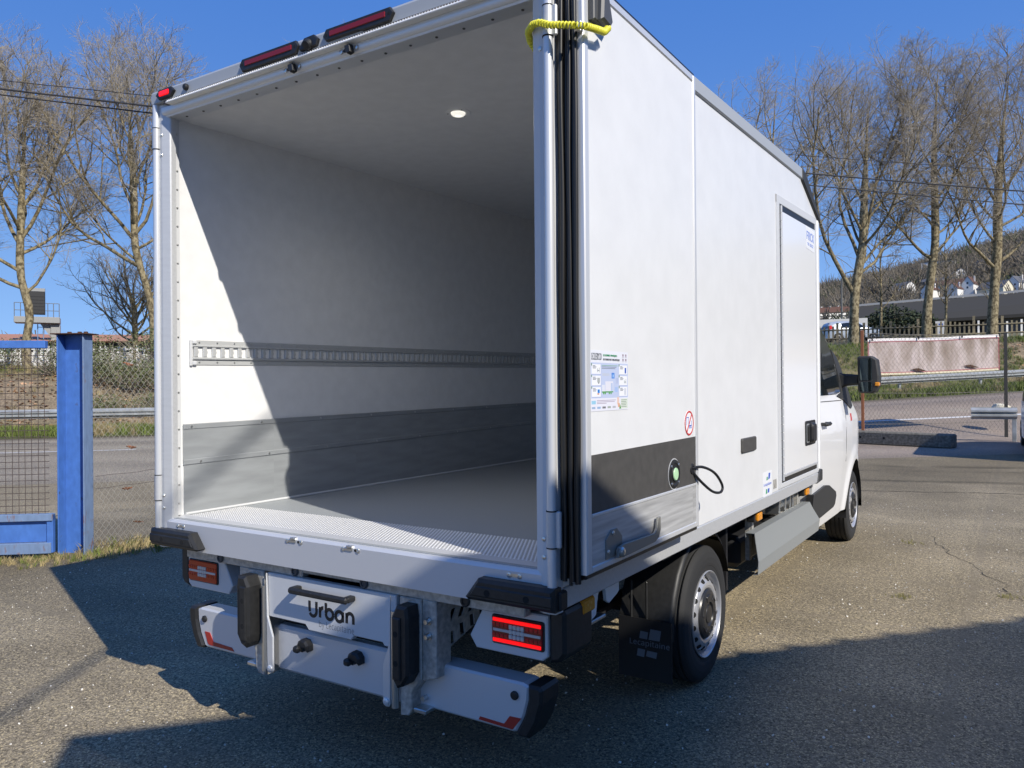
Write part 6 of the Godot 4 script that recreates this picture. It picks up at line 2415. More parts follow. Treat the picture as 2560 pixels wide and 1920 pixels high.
func tuft(r: RandomNumberGenerator, blades: int, h: float, spread: float) -> ArrayMesh:
	var b := MB.new()
	for i in blades:
		var a := r.randf() * TAU
		var p := Vector3(cos(a), 0, sin(a)) * spread * r.randf()
		var lean := Vector3(r.randfn(), 0, r.randfn()) * h * 0.35
		var hh := h * r.randf_range(0.5, 1.2)
		var w := Vector3(-sin(a), 0, cos(a)) * h * 0.045
		var m := p + lean * 0.35 + Vector3(0, hh * 0.6, 0)
		var tip := p + lean + Vector3(0, hh, 0)
		var hint := Vector3(cos(a), 0.4, sin(a))
		b.quad(p - w, p + w, m + w * 0.7, m - w * 0.7, hint)
		b.tri(m - w * 0.7, m + w * 0.7, tip, hint)
	return b.mesh()

func grass() -> void:
	var r := RandomNumberGenerator.new()
	r.seed = 5
	var t0 := tuft(r, 16, 0.16, 0.12)
	var spots := []
	var tints := []
	for i in 15000:
		var s := r.randf_range(-20.0, 44.0)
		var t: float
		if i % 3 == 0:
			t = r.randf_range(23.65, 25.4)
		else:
			t = 23.7 + 8.6 * pow(r.randf(), 0.9)
		var a := nz(s, t, 14.0)
		var green := t < 25.2 or t > 30.8 or s > 4.0
		if (t > 26.5 and t < 30.5 and (s < 2.0 or s > 33.0)) and r.randf() < 0.85:
			continue
		var k := r.randf_range(0.7, 1.6) * (1.0 if t > 25.2 else 1.15)
		spots.append(Transform3D(Basis(Vector3.UP, r.randf() * TAU).scaled(Vector3(k, k, k)), st(s, t, land(s, t) + 0.03)))
		var c := Color(0.13, 0.165, 0.035) if green and a < 0.18 + 0.2 * r.randf() else Color(0.30, 0.24, 0.12)
		tints.append(c * r.randf_range(0.6, 1.35))
	var g := swarm("verge_grass", t0, M.grass, spots, tints, self)
	tag(g, "short rough grass along the road edge and up the bank", "grass", "", "stuff")
	# weeds along the foot of the gate and the netting
	var t1 := tuft(r, 12, 0.055, 0.05)
	spots = []
	tints = []
	for i in 1100:
		var f := r.randf()
		var p := v3(-6.6, 0, 0.1).lerp(v3(-5.0, 0, -1.6), f * 2.2) if f < 0.45 else v3(-4.97, 0, -1.7).lerp(v3(-5.1, 0, -4.6), (f - 0.45) / 0.55)
		p += v3(r.randfn() * 0.16 + 0.10, 0, r.randfn() * 0.12)
		var k := r.randf_range(0.5, 1.4) * (1.5 if f > 0.45 and f < 0.75 and r.randf() < 0.4 else 0.8)
		spots.append(Transform3D(Basis(Vector3.UP, r.randf() * TAU).scaled(Vector3.ONE * k), p))
		tints.append((Color(0.34, 0.27, 0.13) if r.randf() < 0.62 else Color(0.16, 0.19, 0.04)) * r.randf_range(0.6, 1.3))
	g = swarm("yard_weeds", t1, M.grass, spots, tints, self)
	tag(g, "dry and green weeds along the foot of the gate and netting fence", "weeds", "", "stuff")
	spots = []
	tints = []
	for q in [[2.72, -4.15], [2.30, -4.45], [1.62, -4.05], [1.5, -6.2], [-0.9, -20.5]]:
		for i in 14:
			spots.append(Transform3D(Basis(Vector3.UP, r.randf() * TAU).scaled(Vector3.ONE * r.randf_range(0.25, 0.6)), v3(q[0] + r.randfn() * 0.05, 0, q[1] + r.randfn() * 0.04)))
			tints.append(Color(0.26, 0.24, 0.08) * r.randf_range(0.7, 1.2))
	g = swarm("crack_weeds", t1, M.grass, spots, tints, self)
	tag(g, "tiny yellowed grass tufts growing in cracks of the yard", "weeds", "", "stuff")
	# loose chips on the asphalt
	var chip := MB.new()
	chip.box(Vector3.ZERO, v3(1, 0.45, 0.8), 0.2)
	spots = []
	tints = []
	for i in 7500:
		var p := v3(r.randf_range(-4.8, 5.0), 0, r.randf_range(-9.0, 1.6))
		var k := 0.004 + 0.010 * pow(r.randf(), 3.0)
		spots.append(Transform3D(Basis(Vector3(r.randfn(), r.randfn(), r.randfn()).normalized(), r.randf() * TAU).scaled(Vector3.ONE * k), p + v3(0, k * 0.2, 0)))
		var tone := r.randf_range(0.30, 0.85)
		tints.append(Color(tone, tone * 0.95, tone * 0.84))
	g = swarm("loose_chippings", chip.mesh(), M.grass, spots, tints, self)
	tag(g, "loose pale stone chippings scattered over the asphalt yard", "chippings", "", "stuff")
	# dead leaves on the left bank
	var lf := MB.new()
	lf.quad(v3(-0.5, 0, 0), v3(0, 0.15, 0.35), v3(0.5, 0, 0), v3(0, 0.1, -0.35), Vector3.UP)
	spots = []
	tints = []
	for i in 3500:
		var right := i % 4 == 0
		var s := r.randf_range(31.0, 42.0) if right else r.randf_range(-18.0, 2.0)
		var t := r.randf_range(26.6, 30.6)
		var k := r.randf_range(0.08, 0.2)
		spots.append(Transform3D(Basis(Vector3(r.randfn() * 0.3, 1, r.randfn() * 0.3).normalized(), r.randf() * TAU).scaled(Vector3.ONE * k), st(s, t, land(s, t) + 0.05)))
		tints.append(Color(0.36, 0.22, 0.13) * r.randf_range(0.5, 1.6))
	g = swarm("leaf_litter", lf.mesh(), M.grass, spots, tints, self)
	tag(g, "brown leaf litter on the slope of the bank", "leaf litter", "", "stuff")

func hill_h(x: float, z: float) -> float:
	# ridge that climbs to the right, seen far beyond the road
	var p := v3(x, 0, z)
	var dist := Vector2(x - 2.36, z - 2.2).length()
	var az := rad_to_deg(atan2(x - 2.36, -(z - 2.2)))  # 0 straight along the truck, negative left
	var ridge := ramp2([[-70, 18], [-50, 18], [-38, 28], [-22, 44], [-12, 74], [-8, 83], [-5, 90], [-2, 99], [2, 112], [8, 116], [20, 130], [40, 110]], az)
	var up := smoothstep(240.0, 760.0, dist)
	var down := 1.0 - 0.75 * smoothstep(800.0, 1300.0, dist)
	var foot := 7.0 + 16.0 * smoothstep(130.0, 330.0, dist) * smoothstep(-20.0, -4.0, az)
	return foot + (ridge - foot) * up * down + 3.0 * nz(x, z, 1.2) * up + land_at(p) * 0.0

func ramp2(tab: Array, x: float) -> float:
	for i in tab.size() - 1:
		if x <= tab[i + 1][0]:
			return lerpf(tab[i][1], tab[i + 1][1], clampf((x - tab[i][0]) / float(tab[i + 1][0] - tab[i][0]), 0, 1))
	return tab[tab.size() - 1][1]

func hills() -> void:
	var v := PackedVector3Array()
	var n := PackedVector3Array()
	var c := PackedColorArray()
	var idx := PackedInt32Array()
	var A := 84
	var D := 40
	for i in A + 1:
		var az := deg_to_rad(-80.0 + 140.0 * i / A)
		for j in D + 1:
			var dist := 105.0 + 1100.0 * pow(float(j) / D, 1.3)
			var x := 2.36 + sin(az) * dist
			var z := 2.2 - cos(az) * dist
			v.append(v3(x, hill_h(x, z), z))
			var e := 6.0
			n.append(v3(hill_h(x - e, z) - hill_h(x + e, z), 2 * e, hill_h(x, z - e) - hill_h(x, z + e)).normalized())
			var a := nz(x, z, 1.6)
			var b := nz(x + 300, z, 5.0)
			c.append(Color(0.145, 0.125, 0.09).lerp(Color(0.125, 0.13, 0.07), clampf(0.4 + a * 1.4, 0, 1)) * (1.0 + 0.4 * b))
	for i in A:
		for j in D:
			var a := i * (D + 1) + j
			idx.append_array([a, a + 1, a + D + 1, a + 1, a + D + 2, a + D + 1])
	var arr := []
	arr.resize(Mesh.ARRAY_MAX)
	arr[Mesh.ARRAY_VERTEX] = v
	arr[Mesh.ARRAY_NORMAL] = n
	arr[Mesh.ARRAY_COLOR] = c
	arr[Mesh.ARRAY_INDEX] = idx
	var m := ArrayMesh.new()
	m.add_surface_from_arrays(Mesh.PRIMITIVE_TRIANGLES, arr)
	struct(put("hills", m, M.hill_soil, self, true))
	# bare woodland: sheaves of twigs
	var r := RandomNumberGenerator.new()
	r.seed = 9
	var W := Wood.new()
	for i in 46:
		var a := r.randf() * TAU
		var e := r.randf_range(0.35, 1.45)
		var d := v3(cos(a) * cos(e), sin(e), sin(a) * cos(e))
		var q := PackedVector3Array([v3(0, 0.12, 0) + d * 0.05, v3(0, 0.12, 0) + d * 0.5, v3(0, 0.12, 0) + (d + v3(r.randfn(), r.randfn(), r.randfn()) * 0.15) * r.randf_range(0.7, 1.0)])
		W.limb(q, PackedFloat32Array([0.03, 0.022, 0.008]), 3, Color.WHITE)
	W.limb(PackedVector3Array([Vector3.ZERO, v3(0, 0.4, 0)]), PackedFloat32Array([0.035, 0.025]), 4, Color.WHITE)
	var spots := []
	var tints := []
	for i in 9500:
		var az := deg_to_rad(r.randf_range(-34.0, 8.0) if i % 4 else r.randf_range(-66.0, -50.0))
		var dist := lerpf(240.0, 980.0, sqrt(r.randf()))
		var x := 2.36 + sin(az) * dist
		var z := 2.2 - cos(az) * dist
		var lower := 1.0 - smoothstep(330.0, 560.0, dist)
		if r.randf() < lower * 0.8:
			continue
		var k := r.randf_range(6.0, 12.0)
		spots.append(Transform3D(Basis(Vector3.UP, r.randf() * TAU).scaled(v3(k, k * r.randf_range(0.8, 1.2), k)), v3(x, hill_h(x, z) - 0.5, z)))
		var tone := r.randf_range(0.7, 1.35)
		var col := Color(0.22, 0.187, 0.14) if r.randf() < 0.9 else Color(0.09, 0.11, 0.05)
		tints.append(col * tone)
	var g := swarm("hillside_wood", W.mesh(), M.hill_tree, spots, tints, self)
	tag(g, "bare brown wood covering the far hillside", "wood", "", "stuff")

# ================================================================ buildings, street things, vehicles
func ray_pt(x: float, z: float) -> Vector3:
	return v3(x, 0, z)

func gable_house(called: String, label: String, o: Vector3, turn: float, w: float, d: float, h: float, rise: float, wall: Material, roof: Material, wins: int, group := "") -> Node3D:
	var H := thing(called, label, "house", o, turn, group)
	H.scale = Vector3.ONE * 0.62
	var b := MB.new()
	b.bb(v3(-w / 2, -3, -d / 2), v3(w / 2, h, d / 2))
	b.prism([v2(-w / 2, h), v2(w / 2, h), v2(0, h + rise)], -d / 2, d / 2)
	put("wall", b, wall, H)
	b = MB.new()
	var e := 0.35
	for s in [-1.0, 1.0]:
		var a := v2(s * (w / 2 + e), h - e * rise / (w / 2))
		b.prism([a, v2(0, h + rise + 0.02), v2(0, h + rise + 0.25), a + v2(0, 0.22)], -d / 2 - e, d / 2 + e)
	var rf := put("roof", b, roof, H)
	b = MB.new()
	b.bb(v3(w * 0.22, h + rise * 0.3, -d * 0.2 - 0.4), v3(w * 0.22 + 0.7, h + rise + 0.9, -d * 0.2 + 0.4))
	put("chimney", b, wall, rf)
	for i in wins:
		for y in [1.0, 3.7]:
			if y + 1.3 > h + rise * 0.4:
				continue
			b = MB.new()
			var x := (i - (wins - 1) / 2.0) * w / (wins + 0.6)
			b.bb(v3(x - 0.5, y, d / 2 - 0.02), v3(x + 0.5, y + 1.25, d / 2 + 0.03))
			put("window", b, M.glass_far, H)
	return H

func town() -> void:
	var b: MB
	# left: long white building with a tiled roof edge
	var o := thing("white_building", "long low white building with an orange tiled roof beyond the left bank", "building", st(-20.5, 50.0, 1.85), deg_to_rad(45.0))
	# local x = along the road, z = towards the camera
	b = MB.new()
	b.bb(v3(-34, -2.5, -9), v3(26, 2.05, 0))
	put("wall", b, M.render_white, o)
	b = MB.new()
	b.prism([v2(-34.5, 2.65), v2(26.5, 2.65), v2(26.5, 2.72), v2(-34.5, 2.72)], 0.5, 0.7)
	b.quad(v3(-34.5, 2.70, 0.75), v3(26.5, 2.70, 0.75), v3(26.5, 3.45, -4.5), v3(-34.5, 3.45, -4.5), Vector3.UP)
	b.quad(v3(-34.5, 2.70, -9.5), v3(26.5, 2.70, -9.5), v3(26.5, 3.45, -4.5), v3(-34.5, 3.45, -4.5), Vector3.UP)
	put("tiled_roof", b, M.orange_tile, o)
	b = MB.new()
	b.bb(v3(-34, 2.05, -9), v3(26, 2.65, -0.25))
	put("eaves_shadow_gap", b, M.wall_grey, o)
	for x in [-9.0, -7.6, -3.2, 2.6, 9.0]:
		b = MB.new()
		b.bb(v3(x, 0.2, -0.05), v3(x + 0.85, 1.6, 0.03))
		var w := put("window", b, M.glass_far, o)
		b = MB.new()
		b.bb(v3(x - 0.06, 0.12, 0.0), v3(x + 0.91, 0.2, 0.08))
		put("sill", b, M.render_white, w)
	# white palings in front of it
	o = thing("white_paling_fence", "white picket fence at the top of the left bank behind the shrubs", "fence")
	for i in 70:
		var s := -22.0 + i * 0.27
		b = MB.new()
		b.xf = Transform3D(Basis(st(1, 0), Vector3.UP, st(0, -1)), st(s, 36.0, land(s, 36.0)))
		b.bb(v3(-0.06, 0.02, 0.0), v3(0.06, 1.0 + 0.05 * sin(i * 2.3), 0.025))
		put("paling", b, M.white_paling, o)
	b = MB.new()
	for y in [0.3, 0.85]:
		b.tube([st(-22.0, 36.05, land(-22, 36) + y), st(-3.0, 36.05, land(-3, 36) + y)], 0.035, 4)
	put("rail", b, M.white_paling, o)
	# display gantry
	o = thing("display_gantry", "grey gantry with a large black display board and railed platform", "sign gantry", v3(-48.1, 2.6, -22.2), deg_to_rad(60.0))
	b = MB.new()
	b.bb(v3(-0.52, 3.55, 0.4), v3(0.48, 4.95, 0.72), 0.02)
	put("display_board", b, M.sign_black, o)
	b = MB.new()
	for i in 6:
		b.bb(v3(-0.48, 3.62 + i * 0.2, 0.72), v3(0.44, 3.64 + i * 0.2, 0.735))
	stuff(put("display_row", b, M.dark_metal, o))
	b = MB.new()
	b.bb(v3(-0.56, 3.55, 0.36), v3(-0.52, 4.98, 0.66))
	b.bb(v3(-0.52, 4.95, 0.4), v3(0.48, 5.14, 0.70))
	put("board_edge", b, M.gantry_grey, o)
	b = MB.new()
	b.bb(v3(-1.15, 3.05, -0.5), v3(1.25, 3.42, 0.6), 0.02)
	put("platform", b, M.gantry_grey, o)
	b = MB.new()
	b.bb(v3(0.75, -0.5, -0.4), v3(1.25, 3.0, 0.3), 0.02)
	b.prism([v2(0.2, 3.0), v2(0.75, 2.2), v2(0.75, 3.0)], -0.3, 0.2)
	put("column", b, M.gantry_grey, o)
	b = MB.new()
	for x in [-1.12, -0.8, 0.62, 0.92, 1.22]:
		b.cyl(v3(x, 3.42, 0.55), v3(x, 4.25, 0.55), 0.022, 6)
	for y in [3.8, 4.25]:
		b.cyl(v3(-1.12, y, 0.55), v3(-0.6, y, 0.55), 0.02, 6)
		b.cyl(v3(0.5, y, 0.55), v3(1.22, y, 0.55), 0.02, 6)
	stuff(put("railing", b, M.lamp_pole, o))
	b = MB.new()
	for x in [0.05, 0.35]:
		b.cyl(v3(x, 0, 0.1), v3(x, 3.0, 0.1), 0.03, 6)
	for i in 7:
		b.cyl(v3(0.05, 0.3 + i * 0.42, 0.1), v3(0.35, 0.3 + i * 0.42, 0.1), 0.02, 6)
	stuff(put("ladder", b, M.blue_faded, o))
	# right: paling fence, sign, car, lamps
	o = thing("paling_fence", "weathered chestnut paling fence along the top of the right bank", "fence")
	var d := v3(16.0, 0, -5.6).normalized()
	var f0 := v3(-9.0, 0, -51.8)
	for i in 94:
		var p := f0 + d * (i * 0.268)
		b = MB.new()
		b.xf = Transform3D(Basis(d, Vector3.UP, d.cross(Vector3.UP)), v3(p.x, land_at(p), p.z))
		var h := 1.12 + 0.14 * nz(i * 7.0, 3.0, 20.0) + (0.28 if i % 6 == 0 else 0.0)
		var w := 0.055 if i % 6 else 0.075
		b.bb(v3(-w, -0.05, -0.015), v3(w, h, 0.02))
		put("paling", b, M.white_paling if (i > 36 and i % 3 == 1) else M.wood_paling, o)
	b = MB.new()
	for y in [0.35, 0.9]:
		var path := []
		for i in 26:
			var p := f0 + d * (i * 1.0)
			path.append(v3(p.x, land_at(p) + y, p.z) + d.cross(Vector3.UP) * 0.04)
		b.tube(path, 0.045, 4)
	put("rail", b, M.wood_paling, o)
	silver_car()
	# street lamps
	o = thing("street_lamp", "tall street lamp with a curved arm and flat head behind the forked plane tree", "street lamp", v3(-11.7, 5.2, -78.0))
	b = MB.new()
	b.tube([v3(0, 0, 0), v3(0, 5.6, 0), v3(0.05, 6.6, 0), v3(0.4, 6.95, 0), v3(0.9, 7.05, 0)], [0.11, 0.07, 0.06, 0.05, 0.045], 8)
	put("pole", b, M.lamp_pole, o)
	b = MB.new()
	b.box(v3(1.25, 7.06, 0), v3(1.0, 0.16, 0.36), 0.06)
	put("lamp_head", b, M.rail_steel, o)
	o = thing("slim_mast", "thin plain mast between the truck cab and the street lamp", "mast", v3(-15.2, 5.2, -84.0))
	b = MB.new()
	b.cyl(v3(0, 0, 0), v3(0, 7.8, 0), 0.06, 8)
	put("pole", b, M.lamp_pole, o)
	# white retaining wall with a railing, left of the dark building
	o = thing("white_wall", "white retaining wall with a dark railing behind the silver car", "wall", v3(-13.5, 4.6, -74.0), deg_to_rad(8.0))
	b = MB.new()
	b.bb(v3(-8, -1, -0.3), v3(4.6, 2.9, 0.0))
	put("wall", b, M.render_white, o)
	b = MB.new()
	for y in [3.2, 3.5]:
		b.cyl(v3(-8, y, -0.15), v3(3.0, y, -0.15), 0.05, 6)
	for i in 8:
		b.cyl(v3(-8 + i * 1.55, 2.9, -0.15), v3(-8 + i * 1.55, 3.5, -0.15), 0.05, 6)
	stuff(put("railing", b, M.dark_post, o))
	# long dark building
	o = thing("dark_building", "long dark low building with a sloping metal roof beyond the paling fence", "building", v3(-7.0, 7.2, -112.0), deg_to_rad(2.0))
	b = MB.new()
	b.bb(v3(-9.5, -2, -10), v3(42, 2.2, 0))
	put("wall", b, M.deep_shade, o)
	b = MB.new()
	b.bb(v3(6.0, -2, 0.0), v3(42, 2.7, 0.5))
	put("lower_wall", b, M.wall_grey, o)
	b = MB.new()
	b.quad(v3(-10, 2.3, 1.4), v3(43, 3.3, 1.4), v3(43, 6.9, -3.5), v3(-10, 5.0, -3.5), v3(0, 1, 1))
	b.quad(v3(-10, 2.3, 1.4), v3(43, 3.3, 1.4), v3(43, 2.9, 1.4), v3(-10, 1.9, 1.4), v3(0, 0, 1))
	b.quad(v3(-10, 1.9, 1.4), v3(43, 2.9, 1.4), v3(43, 2.9, -9), v3(-10, 1.9, -9), v3(0, -1, 0))
	put("metal_roof", b, M.metal_roof, o)
	b = MB.new()
	b.quad(v3(-10, 5.06, -3.45), v3(43, 6.96, -3.45), v3(43, 7.25, -3.5), v3(-10, 5.35, -3.5), v3(0, 0, 1))
	put("ridge_edge", b, M.gantry_grey, o)
	b = MB.new()
	b.bb(v3(22, -1, 0.5), v3(42, 1.9, 0.7))
	put("pale_panel", b, M.gantry_grey, o)
	o = thing("number_sign", "white sign with a black number seven above the paling fence", "sign", v3(-2.55, 4.2, -66.0), 0.05)
	b = MB.new()
	b.bb(v3(-0.32, 1.05, 0.0), v3(0.32, 2.1, 0.08))
	put("board", b, M.render_white, o)
	b = MB.new()
	b.bb(v3(-0.05, -0.5, -0.06), v3(0.05, 0.95, -0.01))
	put("sign_post", b, M.lamp_pole, o)
	letters("numeral", "7", 0.30, v3(0.05, 1.55, 0.085), Basis(), M.blue_ink, o, 700, 0.72)
	# conifer beside the dark building
	var r := RandomNumberGenerator.new()
	r.seed = 31
	o = thing("conifer", "dark spreading conifer between the forked plane tree and the dark building", "tree", v3(-9.6, 7.0, -98.0))
	for k in [[0.0, 0.0, 2.9, 1.75], [-2.4, -0.6, 2.0, 1.25], [2.6, 0.5, 2.2, 1.2]]:
		var cl := leaf_clump(r, v3(k[2], k[3], 2.2), 1500, 0.20, 0)
		var part := put("foliage", cl[0], M.conifer, o, true)
		part.position = v3(k[0], 0.2, k[1])
	b = MB.new()
	b.cyl(v3(0, -1, 0), v3(0, 3.8, 0), 0.22, 8)
	put("trunk", b, M.dark_post, o)
	# houses on the hillside
	var at := func(px: float, base: float, dist: float) -> Vector3:
		# a place at that bearing and height above eye level, in pixels of the photograph
		var u := (px - 1280.0) / 1952.6
		var q := v3(-0.543 + u * 0.840, 0, -0.840 - u * 0.543) * dist
		return v3(2.36 + q.x, 1.55 + (968.0 - base) / 1952.6 * dist, 2.2 + q.z)
	gable_house("white_house", "tall white gabled house at the right edge of the hillside", at.call(2545, 742, 300.0), -0.55, 8.0, 9, 5.5, 4.2, M.render_white, M.roof_slate, 2)
	gable_house("cream_house", "cream house with a grey slate roof left of the tall gabled one", at.call(2490, 748, 290.0), 0.95, 9.0, 17.0, 3.8, 4.0, M.render_cream, M.roof_slate, 1)
	gable_house("white_house", "white gabled house in the middle of the slope, brown roof to its left", at.call(2428, 738, 300.0), -0.2, 6.5, 12, 4.0, 4.6, M.render_white, M.roof_tile, 1)
	gable_house("white_house", "small white gable just left of the middle white house", at.call(2390, 742, 290.0), -0.3, 6.0, 9, 2.2, 3.2, M.render_white, M.roof_tile, 1)
	gable_house("brown_roof_house", "low house with a brown tiled roof facing the road, above the dark building", at.call(2375, 735, 330.0), 1.35, 9.0, 20, 3.0, 3.6, M.render_cream, M.roof_tile, 0)
	gable_house("white_house", "half-hidden white gable behind the straight plane trunk", at.call(2328, 746, 300.0), -0.5, 6.5, 9, 2.6, 3.2, M.render_white, M.roof_tile, 0)
	gable_house("slate_house", "house with a steep dark slate roof high up between the right plane trunks", at.call(2462, 690, 420.0), 0.8, 10.0, 12, 4.0, 6.5, M.render_white, M.roof_slate, 1)
	gable_house("white_house", "small white house above the middle gable", at.call(2400, 706, 400.0), 0.4, 8.0, 10, 4.5, 3.0, M.render_white, M.roof_slate, 2)
	gable_house("white_house", "white house highest on the hill at the right edge", at.call(2525, 640, 520.0), 0.2, 16.0, 10, 6.5, 3.0, M.render_white, M.roof_slate, 3)
	gable_house("white_house", "pale house among trees left of the apartment block", at.call(2262, 735, 380.0), 0.9, 9.0, 14, 3.0, 3.0, M.render_white, M.roof_slate, 0)
	gable_house("brown_roof_house", "low grey house under the apartment block", at.call(2350, 722, 400.0), 1.2, 9.0, 26, 3.0, 2.6, M.wall_grey, M.roof_slate, 0)
	# apartment block
	o = thing("apartment_block", "pale three-storey apartment block with dark balconies on the hillside", "building", at.call(2347, 710, 470.0), -0.1)
	b = MB.new()
	b.bb(v3(-9, -6, -8), v3(9, 11.2, 0))
	put("wall", b, M.render_white, o)
	b = MB.new()
	b.bb(v3(-9.3, 11.2, -8.3), v3(9.3, 11.7, 0.3))
	put("roof", b, M.metal_roof, o)
	for y in 3:
		for x in 5:
			b = MB.new()
			b.bb(v3(-8.0 + x * 3.4, 1.0 + y * 3.5, -0.05), v3(-6.1 + x * 3.4, 3.0 + y * 3.5, 0.06))
			put("window", b, M.glass_far, o)
	# brick-red terrace at the foot of the hill
	for k in 4:
		gable_house("terrace_house", ["terraced house with a red tiled roof nearest the truck cab", "second red-roofed terrace house from the cab, with a white gable", "third red-roofed terrace house from the cab", "red-roofed terrace house just left of the street lamp"][k], at.call([2050, 2066, 2088, 2108][k], 800 - k * 1.5, 300.0 + 6 * k), 2.3, 6.5, 9.0, 2.2, 3.0, M.render_white, M.roof_tile, 0, "red-roofed terrace")
	# cables over the road
	var wires := [[v3(-13.23, 7.232, -4.707), v3(-10.79, 7.011, -6.285), v3(2.565, 7.087, -22.295), 0.008, "thin upper cable of the three over the road, behind the truck"], [v3(-13.23, 7.071, -4.707), v3(-10.85, 6.873, -6.245), v3(2.56, 6.562, -22.294), 0.018, "thick middle cable of the three over the road"], [v3(-13.6, 7.03, -4.5), v3(-11.2, 6.70, -6.7), v3(2.514, 6.216, -22.265), 0.014, "lowest cable of the three over the road, right of the truck"]]
	for k in wires.size():
		var q: Array = wires[k]
		var path := []
		var a: Vector3 = q[0]
		var c: Vector3 = q[2]
		for i in 31:
			var f := -0.9 + 2.8 * i / 30.0
			var p := a.lerp(c, f)
			p.y += 0.9 * (f - 0.5) * (f - 0.5) * 0.5 - 0.115
			path.append(p)
		b = MB.new()
		b.tube(path, q[3], 5)
		tag(put("overhead_cable", b, M.cable, self), q[4], "cable", "cables over the road")
	# service cable high over the yard, whose soft shadow crosses the asphalt
	b = MB.new()
	var sp := []
	for i in 25:
		var f := -14.0 + 28.0 * i / 24.0
		sp.append(v3(-1.717 + 9.9 + 0.525 * f, 8.0 + 0.004 * f * f, 0.431 + 3.58 + 0.851 * f))
	b.tube(sp, 0.021, 6)
	tag(put("service_cable", b, M.cable, self), "thick service cable overhead whose faint shadow crosses the asphalt", "cable")
	# workshop whose roof edge throws the shadow over the foot of the truck
	var u := v3(0.646, 0, -0.764)
	var w := v3(0.764, 0, 0.646)
	o = thing("workshop", "plain grey workshop with a flat overhanging roof beside the yard", "building", v3(4.954, 0, 2.606))
	b = MB.new()
	b.xf = Transform3D(Basis(u, Vector3.UP, w), Vector3.ZERO)
	b.bb(v3(0, 4.86, 0), v3(34, 5.0, 12))
	put("roof", b, M.metal_roof, o)
	b = MB.new()
	b.xf = Transform3D(Basis(u, Vector3.UP, w), Vector3.ZERO)
	b.bb(v3(0.6, 0, 0.7), v3(33.4, 4.86, 0.9))
	b.bb(v3(0.6, 0, 0.9), v3(0.8, 4.86, 11.4))
	b.bb(v3(0.6, 0, 11.4), v3(33.4, 4.86, 11.6))
	put("wall", b, M.shed_wall, o)
	b = MB.new()
	b.xf = Transform3D(Basis(u, Vector3.UP, w), Vector3.ZERO)
	for i in 40:
		var x := 3.05 + i * 0.352
		b.prism([v2(x, 5.0), v2(x + 0.16, 5.0), v2(x + 0.02, 5.045)], 0.0, 0.3)
	stuff(put("roof_crest", b, M.metal_roof, o))

func silver_car() -> void:
	var C := thing("silver_car", "silver hatchback parked on the bank top behind the forked plane tree", "car", v3(-7.9, 4.75, -59.9), deg_to_rad(-58.0))
	C.position.y = land_at(v3(-7.9, 0, -59.9))
	var b := MB.new()
	# local z: front at -2; built like a shell
	var top := [[2.0, 0.95], [1.98, 1.15], [1.75, 1.38], [1.2, 1.47], [0.2, 1.50], [-0.3, 1.45], [-1.05, 1.02], [-1.6, 0.92], [-1.95, 0.78], [-2.03, 0.55]]
	var ft := func(z: float) -> float: return ramp(top, z)
	var fb := func(z: float) -> float:
		for w in [1.25, -1.28]:
			if absf(z - w) < 0.36:
				return 0.28 + sqrt(0.36 * 0.36 - (z - w) * (z - w)) * 0.95
		return 0.22
	var fx := func(y: float, z: float) -> float:
		var x := 0.84 if y < 0.9 else 0.84 - (y - 0.9) * 0.42
		return x * (1.0 - 0.16 * pow(absf(z) / 2.03, 6.0))
	shell(b, 2.0, -2.03, 60, 10, fb, ft, fx)
	put("body", b, M.car_silver, C)
	for s in [-1.0, 1.0]:
		put("side_window", cab_skin([v2(1.0, 0.98), v2(1.0, 1.32), v2(0.6, 1.38), v2(0.1, 1.38), v2(0.1, 0.98)], 0.006, 0.01, s, fx), M.window_tint, C)
		put("side_window", cab_skin([v2(0.03, 0.98), v2(0.03, 1.38), v2(-0.25, 1.35), v2(-0.8, 1.0)], 0.006, 0.01, s, fx), M.window_tint, C)
		put("tail_light", cab_skin([v2(1.93, 0.85), v2(1.60, 0.95), v2(1.72, 1.20), v2(1.93, 1.12)], 0.012, 0.02, s, fx), M.bright_red, C)
		for z in [1.25, -1.28]:
			wheel(v3(s * 0.83, 0.30, z), s, C, 0.30)
	b = MB.new()
	b.quad(v3(-0.6, 1.0, 2.03), v3(0.6, 1.0, 2.03), v3(0.55, 1.36, 1.80), v3(-0.55, 1.36, 1.80), v3(0, 0.4, 1))
	put("rear_window", b, M.window_tint, C)

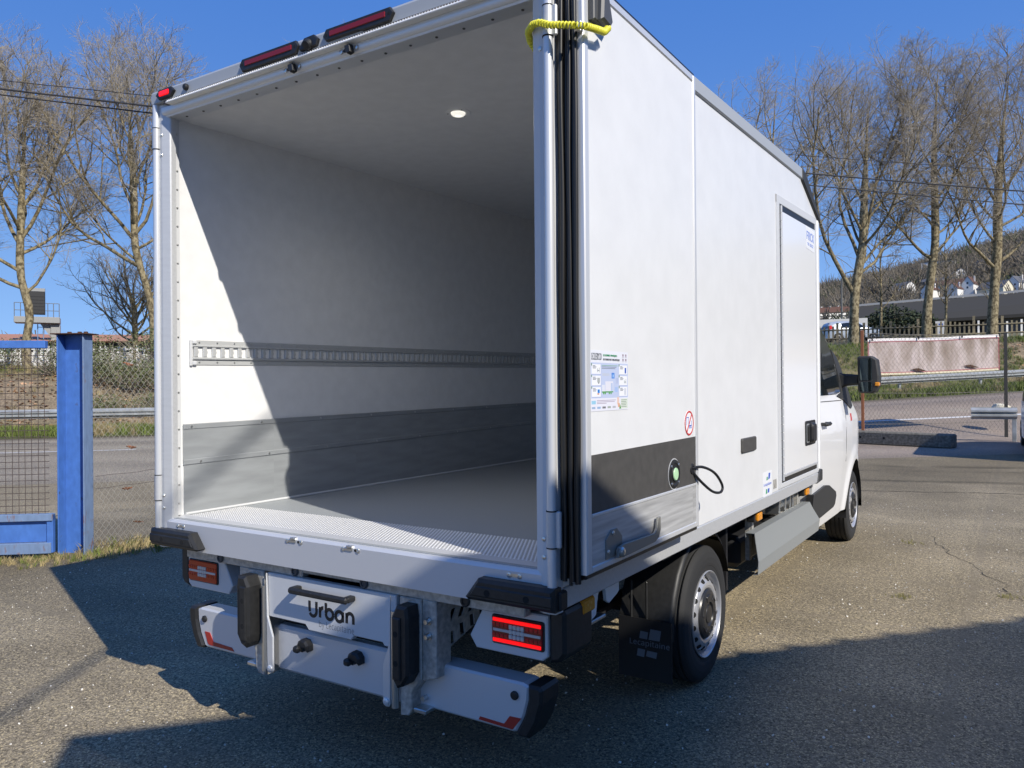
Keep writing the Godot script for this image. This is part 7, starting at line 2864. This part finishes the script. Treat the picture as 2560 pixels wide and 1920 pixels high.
func passenger_van() -> void:
	var C := thing("white_van", "white panel van parked at the right edge of the yard, only its flank in view", "van", v3(3.47, 0, -18.9), 0.045)
	var b := MB.new()
	var top := [[3.0, 1.93], [2.95, 1.97], [-0.6, 1.95], [-1.0, 1.85], [-1.75, 1.20], [-2.2, 1.02], [-2.55, 0.85], [-2.65, 0.55]]
	var ft := func(z: float) -> float: return ramp(top, z)
	var fb := func(z: float) -> float:
		for w in [1.65, -1.75]:
			if absf(z - w) < 0.38:
				return 0.30 + sqrt(0.38 * 0.38 - (z - w) * (z - w)) * 0.95
		return 0.26
	var fx := func(y: float, z: float) -> float:
		var x := 0.97 if y < 1.0 else 0.97 - (y - 1.0) * 0.13
		return x * (1.0 - 0.12 * pow(maxf(0.0, -z) / 2.65, 5.0))
	shell(b, 3.0, -2.65, 60, 12, fb, ft, fx)
	put("body", b, M.cab_white, C)
	for s in [-1.0, 1.0]:
		put("side_window", cab_skin([v2(0.1, 1.10), v2(0.1, 1.62), v2(-0.75, 1.60), v2(-1.45, 1.12)], 0.006, 0.01, s, fx), M.window_tint, C)
		for z in [1.65, -1.75]:
			wheel(v3(s * 0.965, 0.33, z), s, C, 0.33)
	b = MB.new()
	b.bb(v3(-0.93, 0.3, 3.02), v3(0.93, 0.55, 2.9), 0.03)
	put("rear_bumper", b, M.trim_plastic, C)

func _ready() -> void:
	# camera
	var cam := Camera3D.new()
	cam.name = "camera"
	cam.transform = Transform3D(Basis(Vector3(0.8398, -0.0081, -0.5428), Vector3(0.0085, 1.0, -0.0017), Vector3(0.5428, -0.0032, 0.8399)).orthonormalized(), Vector3(2.3567, 1.5476, 2.2264))
	cam.fov = 52.363
	cam.near = 0.05
	cam.far = 4000.0
	add_child(cam)
	cam.current = true
	# sky
	var env := Environment.new()
	env.background_mode = Environment.BG_SKY
	var sm := ProceduralSkyMaterial.new()
	sm.sky_top_color = Color(0.245, 0.445, 0.755)
	sm.sky_horizon_color = Color(0.60, 0.77, 0.96)
	sm.sky_curve = 0.13
	sm.sky_energy_multiplier = 1.0
	sm.ground_bottom_color = Color(0.30, 0.28, 0.25)
	sm.ground_horizon_color = Color(0.45, 0.44, 0.42)
	sm.sun_angle_max = 1.0
	var sky := Sky.new()
	sky.sky_material = sm
	env.sky = sky
	env.tonemap_mode = Environment.TONE_MAPPER_LINEAR
	env.tonemap_exposure = 1.2
	env.sdfgi_enabled = true
	env.ssao_enabled = true
	env.ssil_enabled = true
	var we := WorldEnvironment.new()
	we.name = "world"
	we.environment = env
	add_child(we)
	# sun, behind the right shoulder
	var sun := DirectionalLight3D.new()
	sun.name = "sun"
	sun.light_energy = 1.4
	sun.light_color = Color(1.0, 0.975, 0.93)
	sun.light_angular_distance = 0.5
	sun.shadow_enabled = true
	add_child(sun)
	sun.look_at_from_position(Vector3(1.0, 0.81, 0.362), Vector3.ZERO)
	fn.seed = 12
	fn.frequency = 0.02
	fn.fractal_octaves = 4
	materials()
	ground()
	hills()
	truck()
	rails()
	fences()
	passenger_van()
	town()
	trees()
	shrubs()
	grass()
